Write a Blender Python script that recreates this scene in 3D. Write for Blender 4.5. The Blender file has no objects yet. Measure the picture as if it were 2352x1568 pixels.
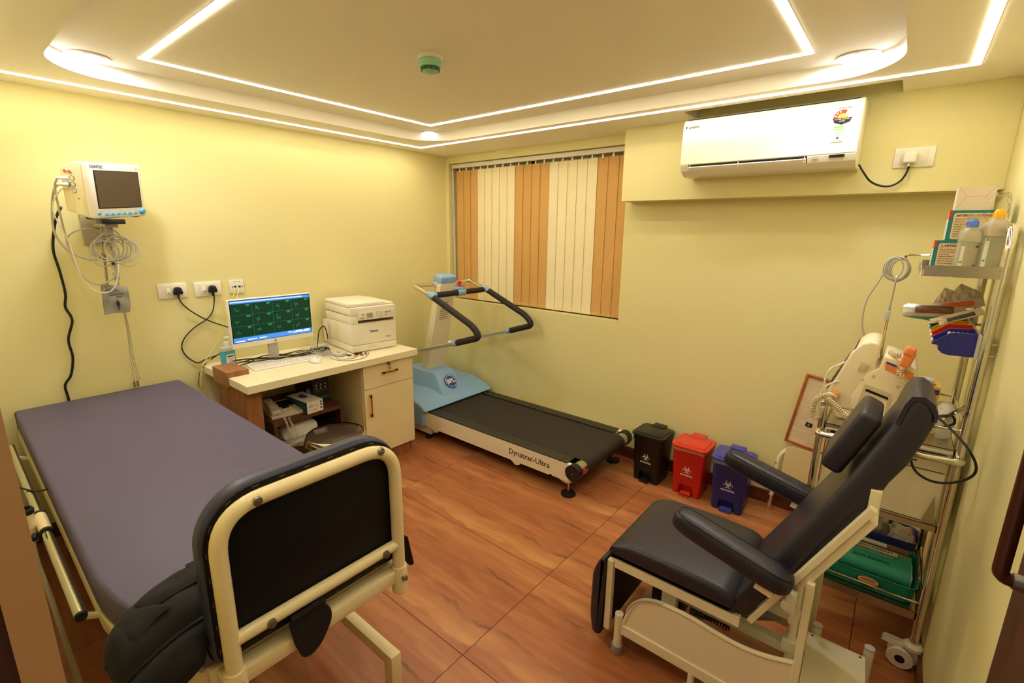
import bpy, bmesh, math, random
from mathutils import Vector, Matrix, Euler

random.seed(7)
R = math.radians
SC = bpy.context.scene
COL = SC.collection

# ------------------------------------------------------------------ camera
def set_camera():
    yaw, pitch, roll = -0.683605, -0.226043, 0.0131
    cy, sy = math.cos(yaw), math.sin(yaw)
    f0 = Vector((sy, cy, 0)); r0 = Vector((cy, -sy, 0)); u0 = Vector((0, 0, 1))
    cp, sp = math.cos(pitch), math.sin(pitch)
    f = f0 * cp + u0 * sp
    u = -f0 * sp + u0 * cp
    cr, sr = math.cos(roll), math.sin(roll)
    r = r0 * cr + u * sr
    u2 = -r0 * sr + u * cr
    cd = bpy.data.cameras.new('camera')
    cd.sensor_fit = 'HORIZONTAL'; cd.sensor_width = 36.0
    cd.lens = 16.7273
    cd.clip_start = 0.02; cd.clip_end = 60
    co = bpy.data.objects.new('camera', cd); COL.objects.link(co)
    m = Matrix(((r.x, u2.x, -f.x, 0.0), (r.y, u2.y, -f.y, 0.0), (r.z, u2.z, -f.z, 1.64), (0, 0, 0, 1)))
    co.matrix_world = m
    SC.camera = co
set_camera()

# ------------------------------------------------------------------ world, exposure, lamp strengths
w = bpy.data.worlds.new('World'); SC.world = w; w.use_nodes = True
w.node_tree.nodes['Background'].inputs[0].default_value = (1.0, 0.80, 0.52, 1)
w.node_tree.nodes['Background'].inputs[1].default_value = 0.22
SC.view_settings.view_transform = 'Standard'
SC.view_settings.look = 'None'
SC.view_settings.gamma = 1.0
SC.view_settings.use_curve_mapping = False
SC.view_settings.exposure = 0.97
LED_STRENGTH, LED_COLOUR = 15.0, (1.0, 0.90, 0.68)
SPOT_STRENGTH, SPOT_COLOUR = 95.0, (1.0, 1.02, 1.16)

# ------------------------------------------------------------------ helpers
WM = {}          # world matrix of every thing (parts share it)

def lin(c):
    out = []
    for v in c[:3]:
        v = v / 255.0
        out.append(v / 12.92 if v <= 0.04045 else ((v + 0.055) / 1.055) ** 2.4)
    return (out[0], out[1], out[2], 1.0)

MATS = {}
def mat(name, col, rough=0.5, metal=0.0, var=0.05, vs=6.0, bump=0.0, bs=80.0, coat=0.0, spec=0.5, trans=0.0,
        alpha=1.0, emis=None, es=0.0, ior=1.45, stretch=(1, 1, 1), sheen=0.0, rvar=0.0, aniso=0.0):
    if name in MATS: return MATS[name]
    m = bpy.data.materials.new(name); m.use_nodes = True
    nt = m.node_tree; N = nt.nodes; L = nt.links
    b = N['Principled BSDF']
    c = lin(col)
    tc = N.new('ShaderNodeTexCoord'); mp = N.new('ShaderNodeMapping'); mp.inputs['Scale'].default_value = stretch
    L.new(tc.outputs['Object'], mp.inputs['Vector'])
    if var > 0:
        no = N.new('ShaderNodeTexNoise'); no.inputs['Scale'].default_value = vs; no.inputs['Detail'].default_value = 3
        L.new(mp.outputs[0], no.inputs['Vector'])
        mx = N.new('ShaderNodeMix'); mx.data_type = 'RGBA'
        mx.inputs[6].default_value = (c[0]*(1-var), c[1]*(1-var), c[2]*(1-var), 1)
        mx.inputs[7].default_value = (min(1, c[0]*(1+var)), min(1, c[1]*(1+var)), min(1, c[2]*(1+var)), 1)
        L.new(no.outputs['Fac'], mx.inputs[0]); L.new(mx.outputs[2], b.inputs['Base Color'])
        if rvar > 0:
            mr = N.new('ShaderNodeMapRange'); mr.inputs[3].default_value = max(0.02, rough - rvar); mr.inputs[4].default_value = rough + rvar
            L.new(no.outputs['Fac'], mr.inputs[0]); L.new(mr.outputs[0], b.inputs['Roughness'])
    else:
        b.inputs['Base Color'].default_value = c
    if rvar == 0: b.inputs['Roughness'].default_value = rough
    b.inputs['Metallic'].default_value = metal
    b.inputs['Coat Weight'].default_value = coat
    b.inputs['Specular IOR Level'].default_value = spec
    b.inputs['Transmission Weight'].default_value = trans
    b.inputs['Alpha'].default_value = alpha
    b.inputs['IOR'].default_value = ior
    b.inputs['Sheen Weight'].default_value = sheen
    b.inputs['Anisotropic'].default_value = aniso
    if emis:
        b.inputs['Emission Color'].default_value = lin(emis); b.inputs['Emission Strength'].default_value = es
    if bump > 0:
        n2 = N.new('ShaderNodeTexNoise'); n2.inputs['Scale'].default_value = bs; n2.inputs['Detail'].default_value = 4
        L.new(mp.outputs[0], n2.inputs['Vector'])
        bp = N.new('ShaderNodeBump'); bp.inputs['Strength'].default_value = bump; bp.inputs['Distance'].default_value = 0.002
        L.new(n2.outputs['Fac'], bp.inputs['Height']); L.new(bp.outputs[0], b.inputs['Normal'])
    MATS[name] = m
    return m

def emitter(name, col, strength):
    m = bpy.data.materials.new(name); m.use_nodes = True
    nt = m.node_tree
    for n in list(nt.nodes): nt.nodes.remove(n)
    o = nt.nodes.new('ShaderNodeOutputMaterial'); e = nt.nodes.new('ShaderNodeEmission')
    e.inputs[0].default_value = (col[0], col[1], col[2], 1); e.inputs[1].default_value = strength
    nt.links.new(e.outputs[0], o.inputs[0])
    MATS[name] = m
    return m

def smooth_path(pts, n=6, closed=False):
    """Catmull-Rom through the points"""
    P = [Vector(p) for p in pts]; out = []
    m = len(P)
    rng = range(m) if closed else range(m - 1)
    for i in rng:
        if closed: p0, p1, p2, p3 = P[(i-1) % m], P[i], P[(i+1) % m], P[(i+2) % m]
        else: p0, p1, p2, p3 = P[max(i-1, 0)], P[i], P[i+1], P[min(i+2, m-1)]
        for k in range(n):
            t = k / n; t2 = t*t; t3 = t2*t
            out.append(0.5*((2*p1) + (-p0+p2)*t + (2*p0-5*p1+4*p2-p3)*t2 + (-p0+3*p1-3*p2+p3)*t3))
    if not closed: out.append(P[-1])
    return out

def fillet(pts, r, n=6, closed=False):
    """polyline with rounded corners"""
    P = [Vector(p) for p in pts]; out = []; m = len(P)
    for i in range(m):
        if not closed and i in (0, m-1): out.append(P[i]); continue
        p, a, b = P[i], P[i-1], P[(i+1) % m]
        da, db = (a-p), (b-p); la, lb = da.length, db.length
        if la < 1e-6 or lb < 1e-6: out.append(p); continue
        da /= la; db /= lb
        rr = r[i] if isinstance(r, (list, tuple)) else r
        d = min(rr, la*0.49, lb*0.49)
        s, e = p+da*d, p+db*d
        for k in range(n+1):
            t = k/n
            out.append(s*(1-t)**2 + p*2*t*(1-t) + e*t*t)
    return out

def coil(path, cr, turns, n=14):
    """helix of radius cr around a path"""
    P = smooth_path(path, 12); L = [0]
    for a, b in zip(P, P[1:]): L.append(L[-1] + (b-a).length)
    tot = L[-1]; out = []; N = int(turns*n); j = 0
    up = Vector((0.3, 0.2, 1)).normalized(); prev = None
    for k in range(N+1):
        s = tot*k/N
        while j < len(L)-2 and L[j+1] < s: j += 1
        f = (s-L[j])/max(1e-9, L[j+1]-L[j])
        p = P[j].lerp(P[j+1], f); t = (P[j+1]-P[j]).normalized()
        if prev is None:
            x = t.cross(up).normalized()
        else:
            x = (prev - t*prev.dot(t)).normalized()
        prev = x; y = t.cross(x)
        a = 2*math.pi*turns*k/N
        out.append(p + x*math.cos(a)*cr + y*math.sin(a)*cr)
    return out

class B:
    def __init__(s): s.bm = bmesh.new()
    def _new(s, geom_before): pass
    def box(s, x0, x1, y0, y1, z0, z1, bev=0.0, seg=2, M=None):
        t = bmesh.new(); bmesh.ops.create_cube(t, size=1)
        for v in t.verts:
            v.co = Vector(((x0+x1)/2 + v.co.x*(x1-x0), (y0+y1)/2 + v.co.y*(y1-y0), (z0+z1)/2 + v.co.z*(z1-z0)))
        if bev > 0:
            bev = min(bev, 0.49*min(abs(x1-x0), abs(y1-y0), abs(z1-z0)))
            bmesh.ops.bevel(t, geom=list(t.edges), offset=bev, segments=seg, profile=0.5, affect='EDGES')
        return s._join(t, M)
    def _join(s, t, M=None):
        if M is not None: bmesh.ops.transform(t, matrix=M, verts=t.verts)
        me = bpy.data.meshes.new('tmp'); t.to_mesh(me); t.free(); s.bm.from_mesh(me); bpy.data.meshes.remove(me)
        return s
    def cyl(s, p, q, r, r2=None, n=16, caps=True, M=None):
        p, q = Vector(p), Vector(q); d = q-p; h = d.length
        t = bmesh.new()
        bmesh.ops.create_cone(t, cap_ends=caps, cap_tris=False, segments=n, radius1=r, radius2=r if r2 is None else r2, depth=h)
        m = Matrix.Translation((p+q)/2) @ d.to_track_quat('Z', 'Y').to_matrix().to_4x4()
        bmesh.ops.transform(t, matrix=m, verts=t.verts)
        return s._join(t, M)
    def tube(s, path, r, n=8, closed=False, caps=True):
        P = [Vector(p) for p in path]
        Q = [P[0]]
        for p in P[1:]:
            if (p-Q[-1]).length > 1e-5: Q.append(p)
        if closed and (Q[0]-Q[-1]).length < 1e-5: Q.pop()
        P = Q; m = len(P); rings = []; x = None
        for i in range(m):
            if closed: t = P[(i+1) % m]-P[i-1]
            else: t = P[min(i+1, m-1)]-P[max(i-1, 0)]
            if t.length < 1e-9: t = Vector((0, 0, 1))
            t.normalize()
            if x is None:
                a = Vector((0, 0, 1)) if abs(t.z) < 0.9 else Vector((1, 0, 0))
                x = t.cross(a).normalized()
            else:
                x = x - t*x.dot(t)
                if x.length < 1e-6: x = t.orthogonal()
                x.normalize()
            y = t.cross(x)
            rr = r[i] if isinstance(r, (list, tuple)) else r
            rings.append([s.bm.verts.new(P[i] + (x*math.cos(2*math.pi*k/n) + y*math.sin(2*math.pi*k/n))*rr) for k in range(n)])
        for i in range(m if closed else m-1):
            a, b = rings[i], rings[(i+1) % m]
            for k in range(n): s.bm.faces.new((a[k], a[(k+1) % n], b[(k+1) % n], b[k]))
        if caps and not closed:
            s.bm.faces.new(list(reversed(rings[0]))); s.bm.faces.new(rings[-1])
        return s
    def lathe(s, prof, c=(0, 0, 0), n=24, M=None, cap=True):
        t = bmesh.new(); rings = []
        for r, z in prof:
            rings.append([t.verts.new((c[0]+r*math.cos(2*math.pi*k/n), c[1]+r*math.sin(2*math.pi*k/n), c[2]+z)) for k in range(n)])
        for a, b in zip(rings, rings[1:]):
            for k in range(n): t.faces.new((a[k], a[(k+1) % n], b[(k+1) % n], b[k]))
        if cap:
            if prof[0][0] > 1e-4: t.faces.new(list(reversed(rings[0])))
            if prof[-1][0] > 1e-4: t.faces.new(rings[-1])
        bmesh.ops.remove_doubles(t, verts=t.verts, dist=1e-6)
        return s._join(t, M)
    def prism(s, poly, a0, a1, axis='y', bev=0.0, seg=2, M=None):
        """poly in the two other axes (x,z for y; y,z for x; x,y for z)"""
        t = bmesh.new()
        def mk(p, a):
            return {'y': (p[0], a, p[1]), 'x': (a, p[0], p[1]), 'z': (p[0], p[1], a)}[axis]
        A = [t.verts.new(mk(p, a0)) for p in poly]; Bv = [t.verts.new(mk(p, a1)) for p in poly]
        n = len(poly)
        t.faces.new(A); t.faces.new(list(reversed(Bv)))
        for i in range(n): t.faces.new((A[i], Bv[i], Bv[(i+1) % n], A[(i+1) % n]))
        bmesh.ops.recalc_face_normals(t, faces=t.faces)
        if bev > 0: bmesh.ops.bevel(t, geom=list(t.edges), offset=bev, segments=seg, profile=0.5, affect='EDGES')
        return s._join(t, M)
    def sphere(s, c, r, sc=(1, 1, 1), u=16, v=10, M=None):
        t = bmesh.new(); bmesh.ops.create_uvsphere(t, u_segments=u, v_segments=v, radius=r)
        bmesh.ops.transform(t, matrix=Matrix.Translation(c) @ Matrix.Diagonal((sc[0], sc[1], sc[2], 1)), verts=t.verts)
        return s._join(t, M)
    def poly(s, pts):
        s.bm.faces.new([s.bm.verts.new(p) for p in pts]); return s
    def mesh(s, verts, faces):
        vs = [s.bm.verts.new(v) for v in verts]
        for f in faces: s.bm.faces.new([vs[i] for i in f])
        return s
    def xf(s, M): bmesh.ops.transform(s.bm, matrix=M, verts=s.bm.verts); return s
    def build(s, name, m, parent=None, smooth=True, world=False, origin=None, label=None, angle=35):
        bmesh.ops.recalc_face_normals(s.bm, faces=s.bm.faces)
        if parent is not None and world: s.xf(WM[parent.name].inverted())
        if origin is not None: s.xf(Matrix.Translation(-Vector(origin)))
        me = bpy.data.meshes.new(name); s.bm.to_mesh(me); s.bm.free()
        if smooth:
            me.polygons.foreach_set('use_smooth', [True]*len(me.polygons))
            me.set_sharp_from_angle(angle=R(angle))
        if m: me.materials.append(MATS[m] if isinstance(m, str) else m)
        o = bpy.data.objects.new(name, me); COL.objects.link(o)
        if origin is not None: o.location = origin
        if parent is not None:
            o.parent = parent; WM[o.name] = WM[parent.name]
        else:
            WM[o.name] = Matrix.Translation(origin) if origin is not None else Matrix()
        if label: o['label'] = label
        return o

def tag(o, label=None, cat=None, group=None, kind=None):
    if label: o['label'] = label
    if cat: o['category'] = cat
    if group: o['group'] = group
    if kind: o['kind'] = kind
    return o

def thing(name, label, cat, loc=(0, 0, 0), rz=0.0, rot=None, group=None):
    o = bpy.data.objects.new(name, None); COL.objects.link(o)
    o.empty_display_size = 0.05
    e = rot if rot is not None else Euler((0, 0, rz))
    o.location = loc; o.rotation_euler = e
    WM[o.name] = Matrix.Translation(loc) @ e.to_matrix().to_4x4()
    return tag(o, label, cat, group)

def struct(o): o['kind'] = 'structure'; return o

def copy_thing(root, loc, label=None, rz=None):
    r = root.copy(); COL.objects.link(r); r.location = loc
    if rz is not None: r.rotation_euler = (0, 0, rz)
    if label: r['label'] = label
    WM[r.name] = Matrix.Translation(loc) @ r.rotation_euler.to_matrix().to_4x4()
    def rec(src, dst):
        for ch in list(src.children):
            c = ch.copy(); COL.objects.link(c); c.parent = dst; WM[c.name] = WM[r.name]; rec(ch, c)
    rec(root, r)
    return r

def text(s, size, m, parent, M, name='lettering', ext=0.0004, align='CENTER', world=False, bold=0.0, shear=0.0, space=1.0):
    cu = bpy.data.curves.new('txt', 'FONT'); cu.body = s; cu.size = size; cu.extrude = ext
    cu.align_x = align; cu.align_y = 'CENTER'; cu.resolution_u = 2; cu.offset = bold; cu.shear = shear; cu.space_character = space
    to = bpy.data.objects.new('txt', cu)
    me = bpy.data.meshes.new_from_object(to)
    bpy.data.objects.remove(to); bpy.data.curves.remove(cu)
    me.transform(M)
    if world: me.transform(WM[parent.name].inverted())
    me.name = name
    me.materials.clear(); me.materials.append(MATS[m])
    o = bpy.data.objects.new(name, me); COL.objects.link(o)
    o.parent = parent; WM[o.name] = WM[parent.name]
    return o

def frame(o, x, y, z=None):
    """matrix: local x axis -> x, local y axis -> y, origin o"""
    x = Vector(x).normalized(); y = Vector(y).normalized(); z = x.cross(y).normalized(); y = z.cross(x)
    return Matrix(((x.x, y.x, z.x, o[0]), (x.y, y.y, z.y, o[1]), (x.z, y.z, z.z, o[2]), (0, 0, 0, 1)))

def rrect(x0, x1, y0, y1, r, n=6):
    r4 = r if isinstance(r, (list, tuple)) else (r,)*4
    out = []
    for (cx, cy, a0, rr) in ((x1, y1, 0, r4[0]), (x0, y1, 90, r4[1]), (x0, y0, 180, r4[2]), (x1, y0, 270, r4[3])):
        sx = -1 if cx == x1 else 1; sy = -1 if cy == y1 else 1
        for k in range(n+1):
            a = R(a0 + 90*k/n)
            out.append((cx + sx*rr + rr*math.cos(a), cy + sy*rr + rr*math.sin(a)))
    return out
# ------------------------------------------------------------------ materials
def wall_paint(name, col):
    m = mat(name, col, rough=0.55, var=0.015, vs=1.2, bump=0.10, bs=260, spec=0.35)
    return m
wall_paint('wall_yellow', (230, 220, 160))
mat('ceiling_white', (248, 242, 226), rough=0.75, var=0.012, vs=1.0, bump=0.05, bs=200, spec=0.3)
mat('white_plastic', (236, 232, 222), rough=0.35, var=0.015)
mat('warm_white_plastic', (232, 224, 206), rough=0.4, var=0.015)
mat('grey_plastic', (150, 146, 138), rough=0.45, var=0.03)
mat('light_grey_plastic', (196, 192, 184), rough=0.45, var=0.03)
mat('dark_plastic', (24, 24, 26), rough=0.4, var=0.1)
mat('black_rubber', (16, 15, 15), rough=0.6, var=0.15, bump=0.1)
mat('black_gloss', (10, 10, 11), rough=0.16, var=0.1)
mat('cream_metal', (238, 220, 170), rough=0.3, var=0.03, coat=0.2, vs=10)
mat('ivory_metal', (238, 226, 190), rough=0.33, var=0.03, coat=0.2, vs=14)
mat('white_metal', (240, 234, 214), rough=0.3, var=0.02, coat=0.2)
mat('chrome', (225, 222, 215), rough=0.09, metal=1.0, var=0.04, vs=20)
mat('steel', (205, 200, 190), rough=0.22, metal=1.0, var=0.08, vs=9, rvar=0.06)
mat('dull_metal', (160, 155, 145), rough=0.35, metal=1.0, var=0.08)
mat('gold_metal', (224, 172, 92), rough=0.28, metal=1.0, var=0.04)
mat('brass_dull', (150, 125, 80), rough=0.3, metal=1.0, var=0.06)
mat('ink', (20, 20, 22), rough=0.6, var=0.1)
mat('ink_grey', (90, 88, 84), rough=0.6, var=0.1)
mat('ink_white', (238, 232, 220), rough=0.6, var=0.02)
mat('ink_red', (200, 45, 35), rough=0.5, var=0.05)
mat('ink_blue', (40, 70, 160), rough=0.5, var=0.05)
mat('ink_green', (120, 180, 90), rough=0.5, var=0.05)
mat('ink_teal', (30, 120, 110), rough=0.5, var=0.05)
mat('paper', (240, 236, 224), rough=0.8, var=0.02)
MATS['led'] = emitter('led', LED_COLOUR, LED_STRENGTH)
MATS['spot'] = emitter('spot', SPOT_COLOUR, SPOT_STRENGTH)

def floor_wood():
    """printed wood-look tile: every tile carries the same print"""
    m = bpy.data.materials.new('wood_tile'); m.use_nodes = True
    nt = m.node_tree; N = nt.nodes; L = nt.links; b = N['Principled BSDF']
    tc = N.new('ShaderNodeTexCoord')
    def noise(scale, vec, detail=4, rough=0.55, dist=0.0):
        mp = N.new('ShaderNodeMapping'); mp.inputs['Scale'].default_value = vec
        L.new(tc.outputs['Object'], mp.inputs['Vector'])
        n = N.new('ShaderNodeTexNoise'); n.inputs['Scale'].default_value = scale; n.inputs['Detail'].default_value = detail
        n.inputs['Roughness'].default_value = rough; n.inputs['Distortion'].default_value = dist
        L.new(mp.outputs[0], n.inputs['Vector']); return n.outputs['Fac']
    def math_(op, a, bb=None, c=None):
        n = N.new('ShaderNodeMath'); n.operation = op
        for i, v in enumerate((a, bb, c)):
            if v is None: continue
            if isinstance(v, (int, float)): n.inputs[i].default_value = v
            else: L.new(v, n.inputs[i])
        return n.outputs[0]
    def ramp(f, stops):
        r = N.new('ShaderNodeValToRGB'); e = r.color_ramp.elements
        while len(e) < len(stops): e.new(0.5)
        for i, (p, c) in enumerate(stops): e[i].position = p; e[i].color = lin(c)
        L.new(f, r.inputs[0]); return r.outputs[0]
    def mix(f, a, c, mode='MIX'):
        x = N.new('ShaderNodeMix'); x.data_type = 'RGBA'; x.blend_type = mode
        if isinstance(f, (int, float)): x.inputs[0].default_value = f
        else: L.new(f, x.inputs[0])
        for i, v in ((6, a), (7, c)):
            if isinstance(v, tuple): x.inputs[i].default_value = v
            else: L.new(v, x.inputs[i])
        return x.outputs[2]
    sep = N.new('ShaderNodeSeparateXYZ'); L.new(tc.outputs['Object'], sep.inputs[0])
    X, Y = sep.outputs[0], sep.outputs[1]
    wob = noise(1.5, (1, 0.5, 1), 3)                       # slow waviness along the board
    wob_f = noise(7.0, (1, 0.8, 1), 4, 0.6)
    Yw = math_('ADD', math_('ADD', Y, math_('MULTIPLY', math_('SUBTRACT', wob, 0.5), 0.26)), math_('MULTIPLY', math_('SUBTRACT', wob_f, 0.5), 0.045))
    # swirling cathedral grain: rings of a noise field
    field = noise(0.9, (0.8, 4.6, 1), 3, 0.5, 0.5)
    rings = math_('PINGPONG', math_('MULTIPLY', field, 9.0), 0.5)
    rings = math_('MULTIPLY', rings, 2.0)
    grain = noise(2.0, (0.9, 7.5, 1), 7, 0.60, 1.0)
    fine = noise(5.0, (2.4, 46, 1), 5, 0.6, 0.5)
    mixg = math_('ADD', math_('MULTIPLY', grain, 0.84), math_('MULTIPLY', rings, 0.16))
    base = ramp(mixg, [(0.24, (146, 84, 50)), (0.42, (168, 100, 60)), (0.56, (182, 112, 68)), (0.78, (200, 134, 82))])
    base = mix(math_('MULTIPLY', fine, 0.34), base, lin((124, 70, 42)))
    def band(yv, centre, up, down):
        """one-sided soft band: sharp below, fading above"""
        d = math_('SUBTRACT', yv, centre)
        a_ = math_('MAXIMUM', math_('SUBTRACT', 1.0, math_('MULTIPLY', math_('MAXIMUM', d, 0.0), up)), 0.0)
        b_ = math_('MAXIMUM', math_('SUBTRACT', 1.0, math_('MULTIPLY', math_('MAXIMUM', math_('MULTIPLY', d, -1.0), 0.0), down)), 0.0)
        return math_('MULTIPLY', a_, b_)
    gx = ramp(noise(1.6, (1, 0.15, 1), 2), [(0.34, (60, 60, 60)), (0.60, (255, 255, 255))])
    s1 = band(Yw, -0.235, 9.0, 60.0)
    base = mix(math_('MULTIPLY', math_('MULTIPLY', s1, gx), 0.70), base, lin((216, 158, 98)))
    s1b = band(Yw, 0.20, 14.0, 40.0)
    base = mix(math_('MULTIPLY', s1b, 0.35), base, lin((206, 146, 90)))
    s3 = band(Yw, 0.06, 9.0, 9.0)
    base = mix(math_('MULTIPLY', s3, 0.30), base, lin((140, 78, 46)))
    # dark resin cracks
    wob2 = noise(3.2, (1.0, 0.3, 1), 5, 0.62)
    Yc = math_('ADD', Y, math_('MULTIPLY', math_('SUBTRACT', wob2, 0.5), 0.16))
    for c0, k_, g0 in ((-0.125, 90.0, 2.4), (0.13, 140.0, 3.7)):
        s2 = band(Yc, c0, k_, k_*0.6)
        gate = ramp(noise(g0, (1, 0.1, 1), 2), [(0.44, (0, 0, 0)), (0.60, (255, 255, 255))])
        base = mix(math_('MULTIPLY', math_('MULTIPLY', s2, gate), 0.70), base, lin((74, 58, 40)))
    # blotchy knots
    kn = ramp(noise(5.5, (1.0, 2.2, 1), 4, 0.6, 1.0), [(0.66, (0, 0, 0)), (0.80, (255, 255, 255))])
    base = mix(math_('MULTIPLY', kn, 0.38), base, lin((104, 62, 40)))
    L.new(base, b.inputs['Base Color'])
    b.inputs['Roughness'].default_value = 0.33
    b.inputs['Specular IOR Level'].default_value = 0.42
    bp = N.new('ShaderNodeBump'); bp.inputs['Strength'].default_value = 0.06; bp.inputs['Distance'].default_value = 0.002
    L.new(fine, bp.inputs['Height']); L.new(bp.outputs[0], b.inputs['Normal'])
    MATS['wood_tile'] = m
floor_wood()

def grain_wood(name, dark, light, axis_scale=(2, 2, 14), rough=0.4):
    m = bpy.data.materials.new(name); m.use_nodes = True
    nt = m.node_tree; N = nt.nodes; L = nt.links; b = N['Principled BSDF']
    tc = N.new('ShaderNodeTexCoord'); mp = N.new('ShaderNodeMapping'); mp.inputs['Scale'].default_value = axis_scale
    L.new(tc.outputs['Object'], mp.inputs[0])
    n = N.new('ShaderNodeTexNoise'); n.inputs['Scale'].default_value = 3; n.inputs['Detail'].default_value = 6; n.inputs['Distortion'].default_value = 0.8
    L.new(mp.outputs[0], n.inputs['Vector'])
    r = N.new('ShaderNodeValToRGB'); e = r.color_ramp.elements
    e[0].position = 0.3; e[0].color = lin(dark); e[1].position = 0.7; e[1].color = lin(light)
    L.new(n.outputs['Fac'], r.inputs[0]); L.new(r.outputs[0], b.inputs['Base Color'])
    b.inputs['Roughness'].default_value = rough
    MATS[name] = m
grain_wood('teak', (134, 84, 48), (172, 116, 72), (9, 9, 1.2))
grain_wood('dark_wood', (62, 34, 22), (92, 54, 36), (1.5, 6, 9))
grain_wood('baseboard_wood', (78, 36, 20), (112, 58, 34), (1.5, 1.5, 12), 0.35)
grain_wood('board_laminate', (212, 190, 152), (232, 214, 180), (3, 3, 14))
grain_wood('frame_teak', (150, 74, 34), (186, 100, 52), (5, 5, 5), 0.3)

# ------------------------------------------------------------------ room
XL, XR, YB, ZC = -3.34, 0.275, 3.12, 2.289
ZT = ZC + 0.065                       # tray panel
YF = 0.022                            # inside face of the door wall
TX0, TX1, TY0, TY1 = -2.945, -0.112, 0.424, 2.60

# floor: screed slab with printed tiles
fl = struct(B().box(XL-0.12, XR+0.12, -1.2, YB+0.15, -0.06, -0.004).build('floor', mat('grout', (92, 60, 40), rough=0.9), smooth=False))
tile_me = None
TW, TH, g = 1.1855, 0.5955, 0.0012
for i in range(-2, 3):
    for j in range(-4, 4):
        cx = -1.127 + (i+0.5)*TW; cy = 1.099 + (j+0.5)*TH
        x0, x1 = max(cx-TW/2+g, XL-0.1), min(cx+TW/2-g, XR+0.1)
        y0, y1 = max(cy-TH/2+g, -1.2), min(cy+TH/2-g, YB+0.1)
        if x1-x0 < 0.02 or y1-y0 < 0.02: continue
        full = (x1-x0 > TW-0.01) and (y1-y0 > TH-0.01)
        if full and tile_me:
            o = bpy.data.objects.new('floor_tile', tile_me); COL.objects.link(o)
        else:
            o = B().box(x0-cx, x1-cx, y0-cy, y1-cy, -0.004, 0.0, bev=0.0005, seg=1).build('floor_tile', 'wood_tile', smooth=False)
            if full: tile_me = o.data
        o.location = (cx, cy, 0); o.parent = fl; WM[o.name] = Matrix()

# walls
struct(B().box(XL-0.12, XL, -0.2, YB+0.15, 0, 2.6).build('wall_left', 'wall_yellow', smooth=False))
wx0, wx1, wz0, wz1 = -3.302, -1.553, 1.018, 2.226
b = B()
b.box(XL-0.12, wx0, YB, YB+0.16, 0, 2.6).box(wx1, XR+0.12, YB, YB+0.16, 0, 2.6)
b.box(wx0, wx1, YB, YB+0.16, 0, wz0).box(wx0, wx1, YB, YB+0.16, wz1, 2.6)
wall_back = struct(b.build('wall_back', 'wall_yellow', smooth=False))
BF = 2.976                            # face of the boxed-in beam
B().box(-1.512, XR, BF, YB, 1.845, 2.6, bev=0.002).build('beam', 'wall_yellow', wall_back, smooth=False)
struct(B().box(XR, XR+0.12, -0.2, YB+0.15, 0, 2.6).build('wall_right', 'wall_yellow', smooth=False))
# door wall: opening between the two jambs
DJ0, DJ1 = -0.62, 0.24
b = B().box(XL-0.12, DJ0-0.006, YF-0.03, YF, 0, 2.6).box(XL-0.12, DJ0-0.06, YF-0.16, YF-0.03, 0, 2.6)
b.box(DJ0, XR, YF-0.16, YF, 2.10, 2.6).box(DJ1+0.02, XR, YF-0.16, YF, 0, 2.6)
struct(b.build('wall_front', 'wall_yellow', smooth=False))
grain_wood('door_wood', (58, 28, 16), (84, 44, 26), (6, 6, 1), 0.45)
b = B().box(DJ0-0.06, DJ0-0.004, YF-0.16, YF-0.0302, 0, 2.10).box(DJ0-0.06, DJ1+0.02, YF-0.16, YF-0.0302, 2.04, 2.10)
b.box(DJ1-0.02, DJ1+0.0198, YF-0.16, YF-0.002, 0, 2.04)
struct(b.build('trim_1', 'door_wood', smooth=False))

B().box(DJ0-0.006, DJ0, YF-0.03, YF, 0, 2.10).build('trim_2', mat('jamb_tan', (196, 150, 100), rough=0.5, var=0.03), smooth=False)['kind'] = 'structure'

# ceiling: lowered border round a shallow rounded tray, notch over the air conditioner
def ceil_border():
    b = B(); bm = b.bm
    outer_x = (XL, XR); outer_y = (-0.2, YB)
    ring = rrect(TX0, TX1, TY0, TY1, (0.26, 0.28, 0.28, 0.26), 14)
    nx0, nx1, ny0 = -1.06, -0.128, 2.755
    # bottom face as quads from the tray ring out to the room outline
    import mathutils
    outer = [(XL, -0.2), (XR, -0.2), (XR, BF), (nx1, BF), (nx1, ny0), (nx0, ny0), (nx0, BF), (-1.512, BF), (-1.512, YB), (XL, YB)]
    vo = [Vector((x, y, ZC)) for x, y in outer]; vi = [Vector((x, y, ZC)) for x, y in ring]
    tess = mathutils.geometry.tessellate_polygon([vo, vi])
    vs = [bm.verts.new(v) for v in vo + vi]
    for t in tess: bm.faces.new([vs[i] for i in t])
    n0 = len(vo); n = len(vi)
    top = [bm.verts.new((v.x, v.y, ZT)) for v in vi]
    for k in range(n):
        bm.faces.new((vs[n0+k], vs[n0+(k+1) % n], top[(k+1) % n], top[k]))
    # notch sides
    np_ = [(nx1, BF), (nx1, ny0), (nx0, ny0), (nx0, BF)]
    for a, c in zip(np_, np_[1:]):
        bm.faces.new([bm.verts.new(p) for p in ((a[0], a[1], ZC), (c[0], c[1], ZC), (c[0], c[1], 2.5), (a[0], a[1], 2.5))])
    return b
ce = struct(ceil_border().build('ceiling', 'ceiling_white', smooth=True, angle=30))
B().box(TX0-0.02, TX1+0.02, TY0-0.02, TY1+0.02, ZT, ZT+0.012).build('tray_panel', 'ceiling_white', ce, smooth=False)
B().box(XL-0.1, XR+0.1, -0.2, YB+0.1, 2.5, 2.56).build('ceiling_slab', 'ceiling_white', ce, smooth=False)

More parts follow.
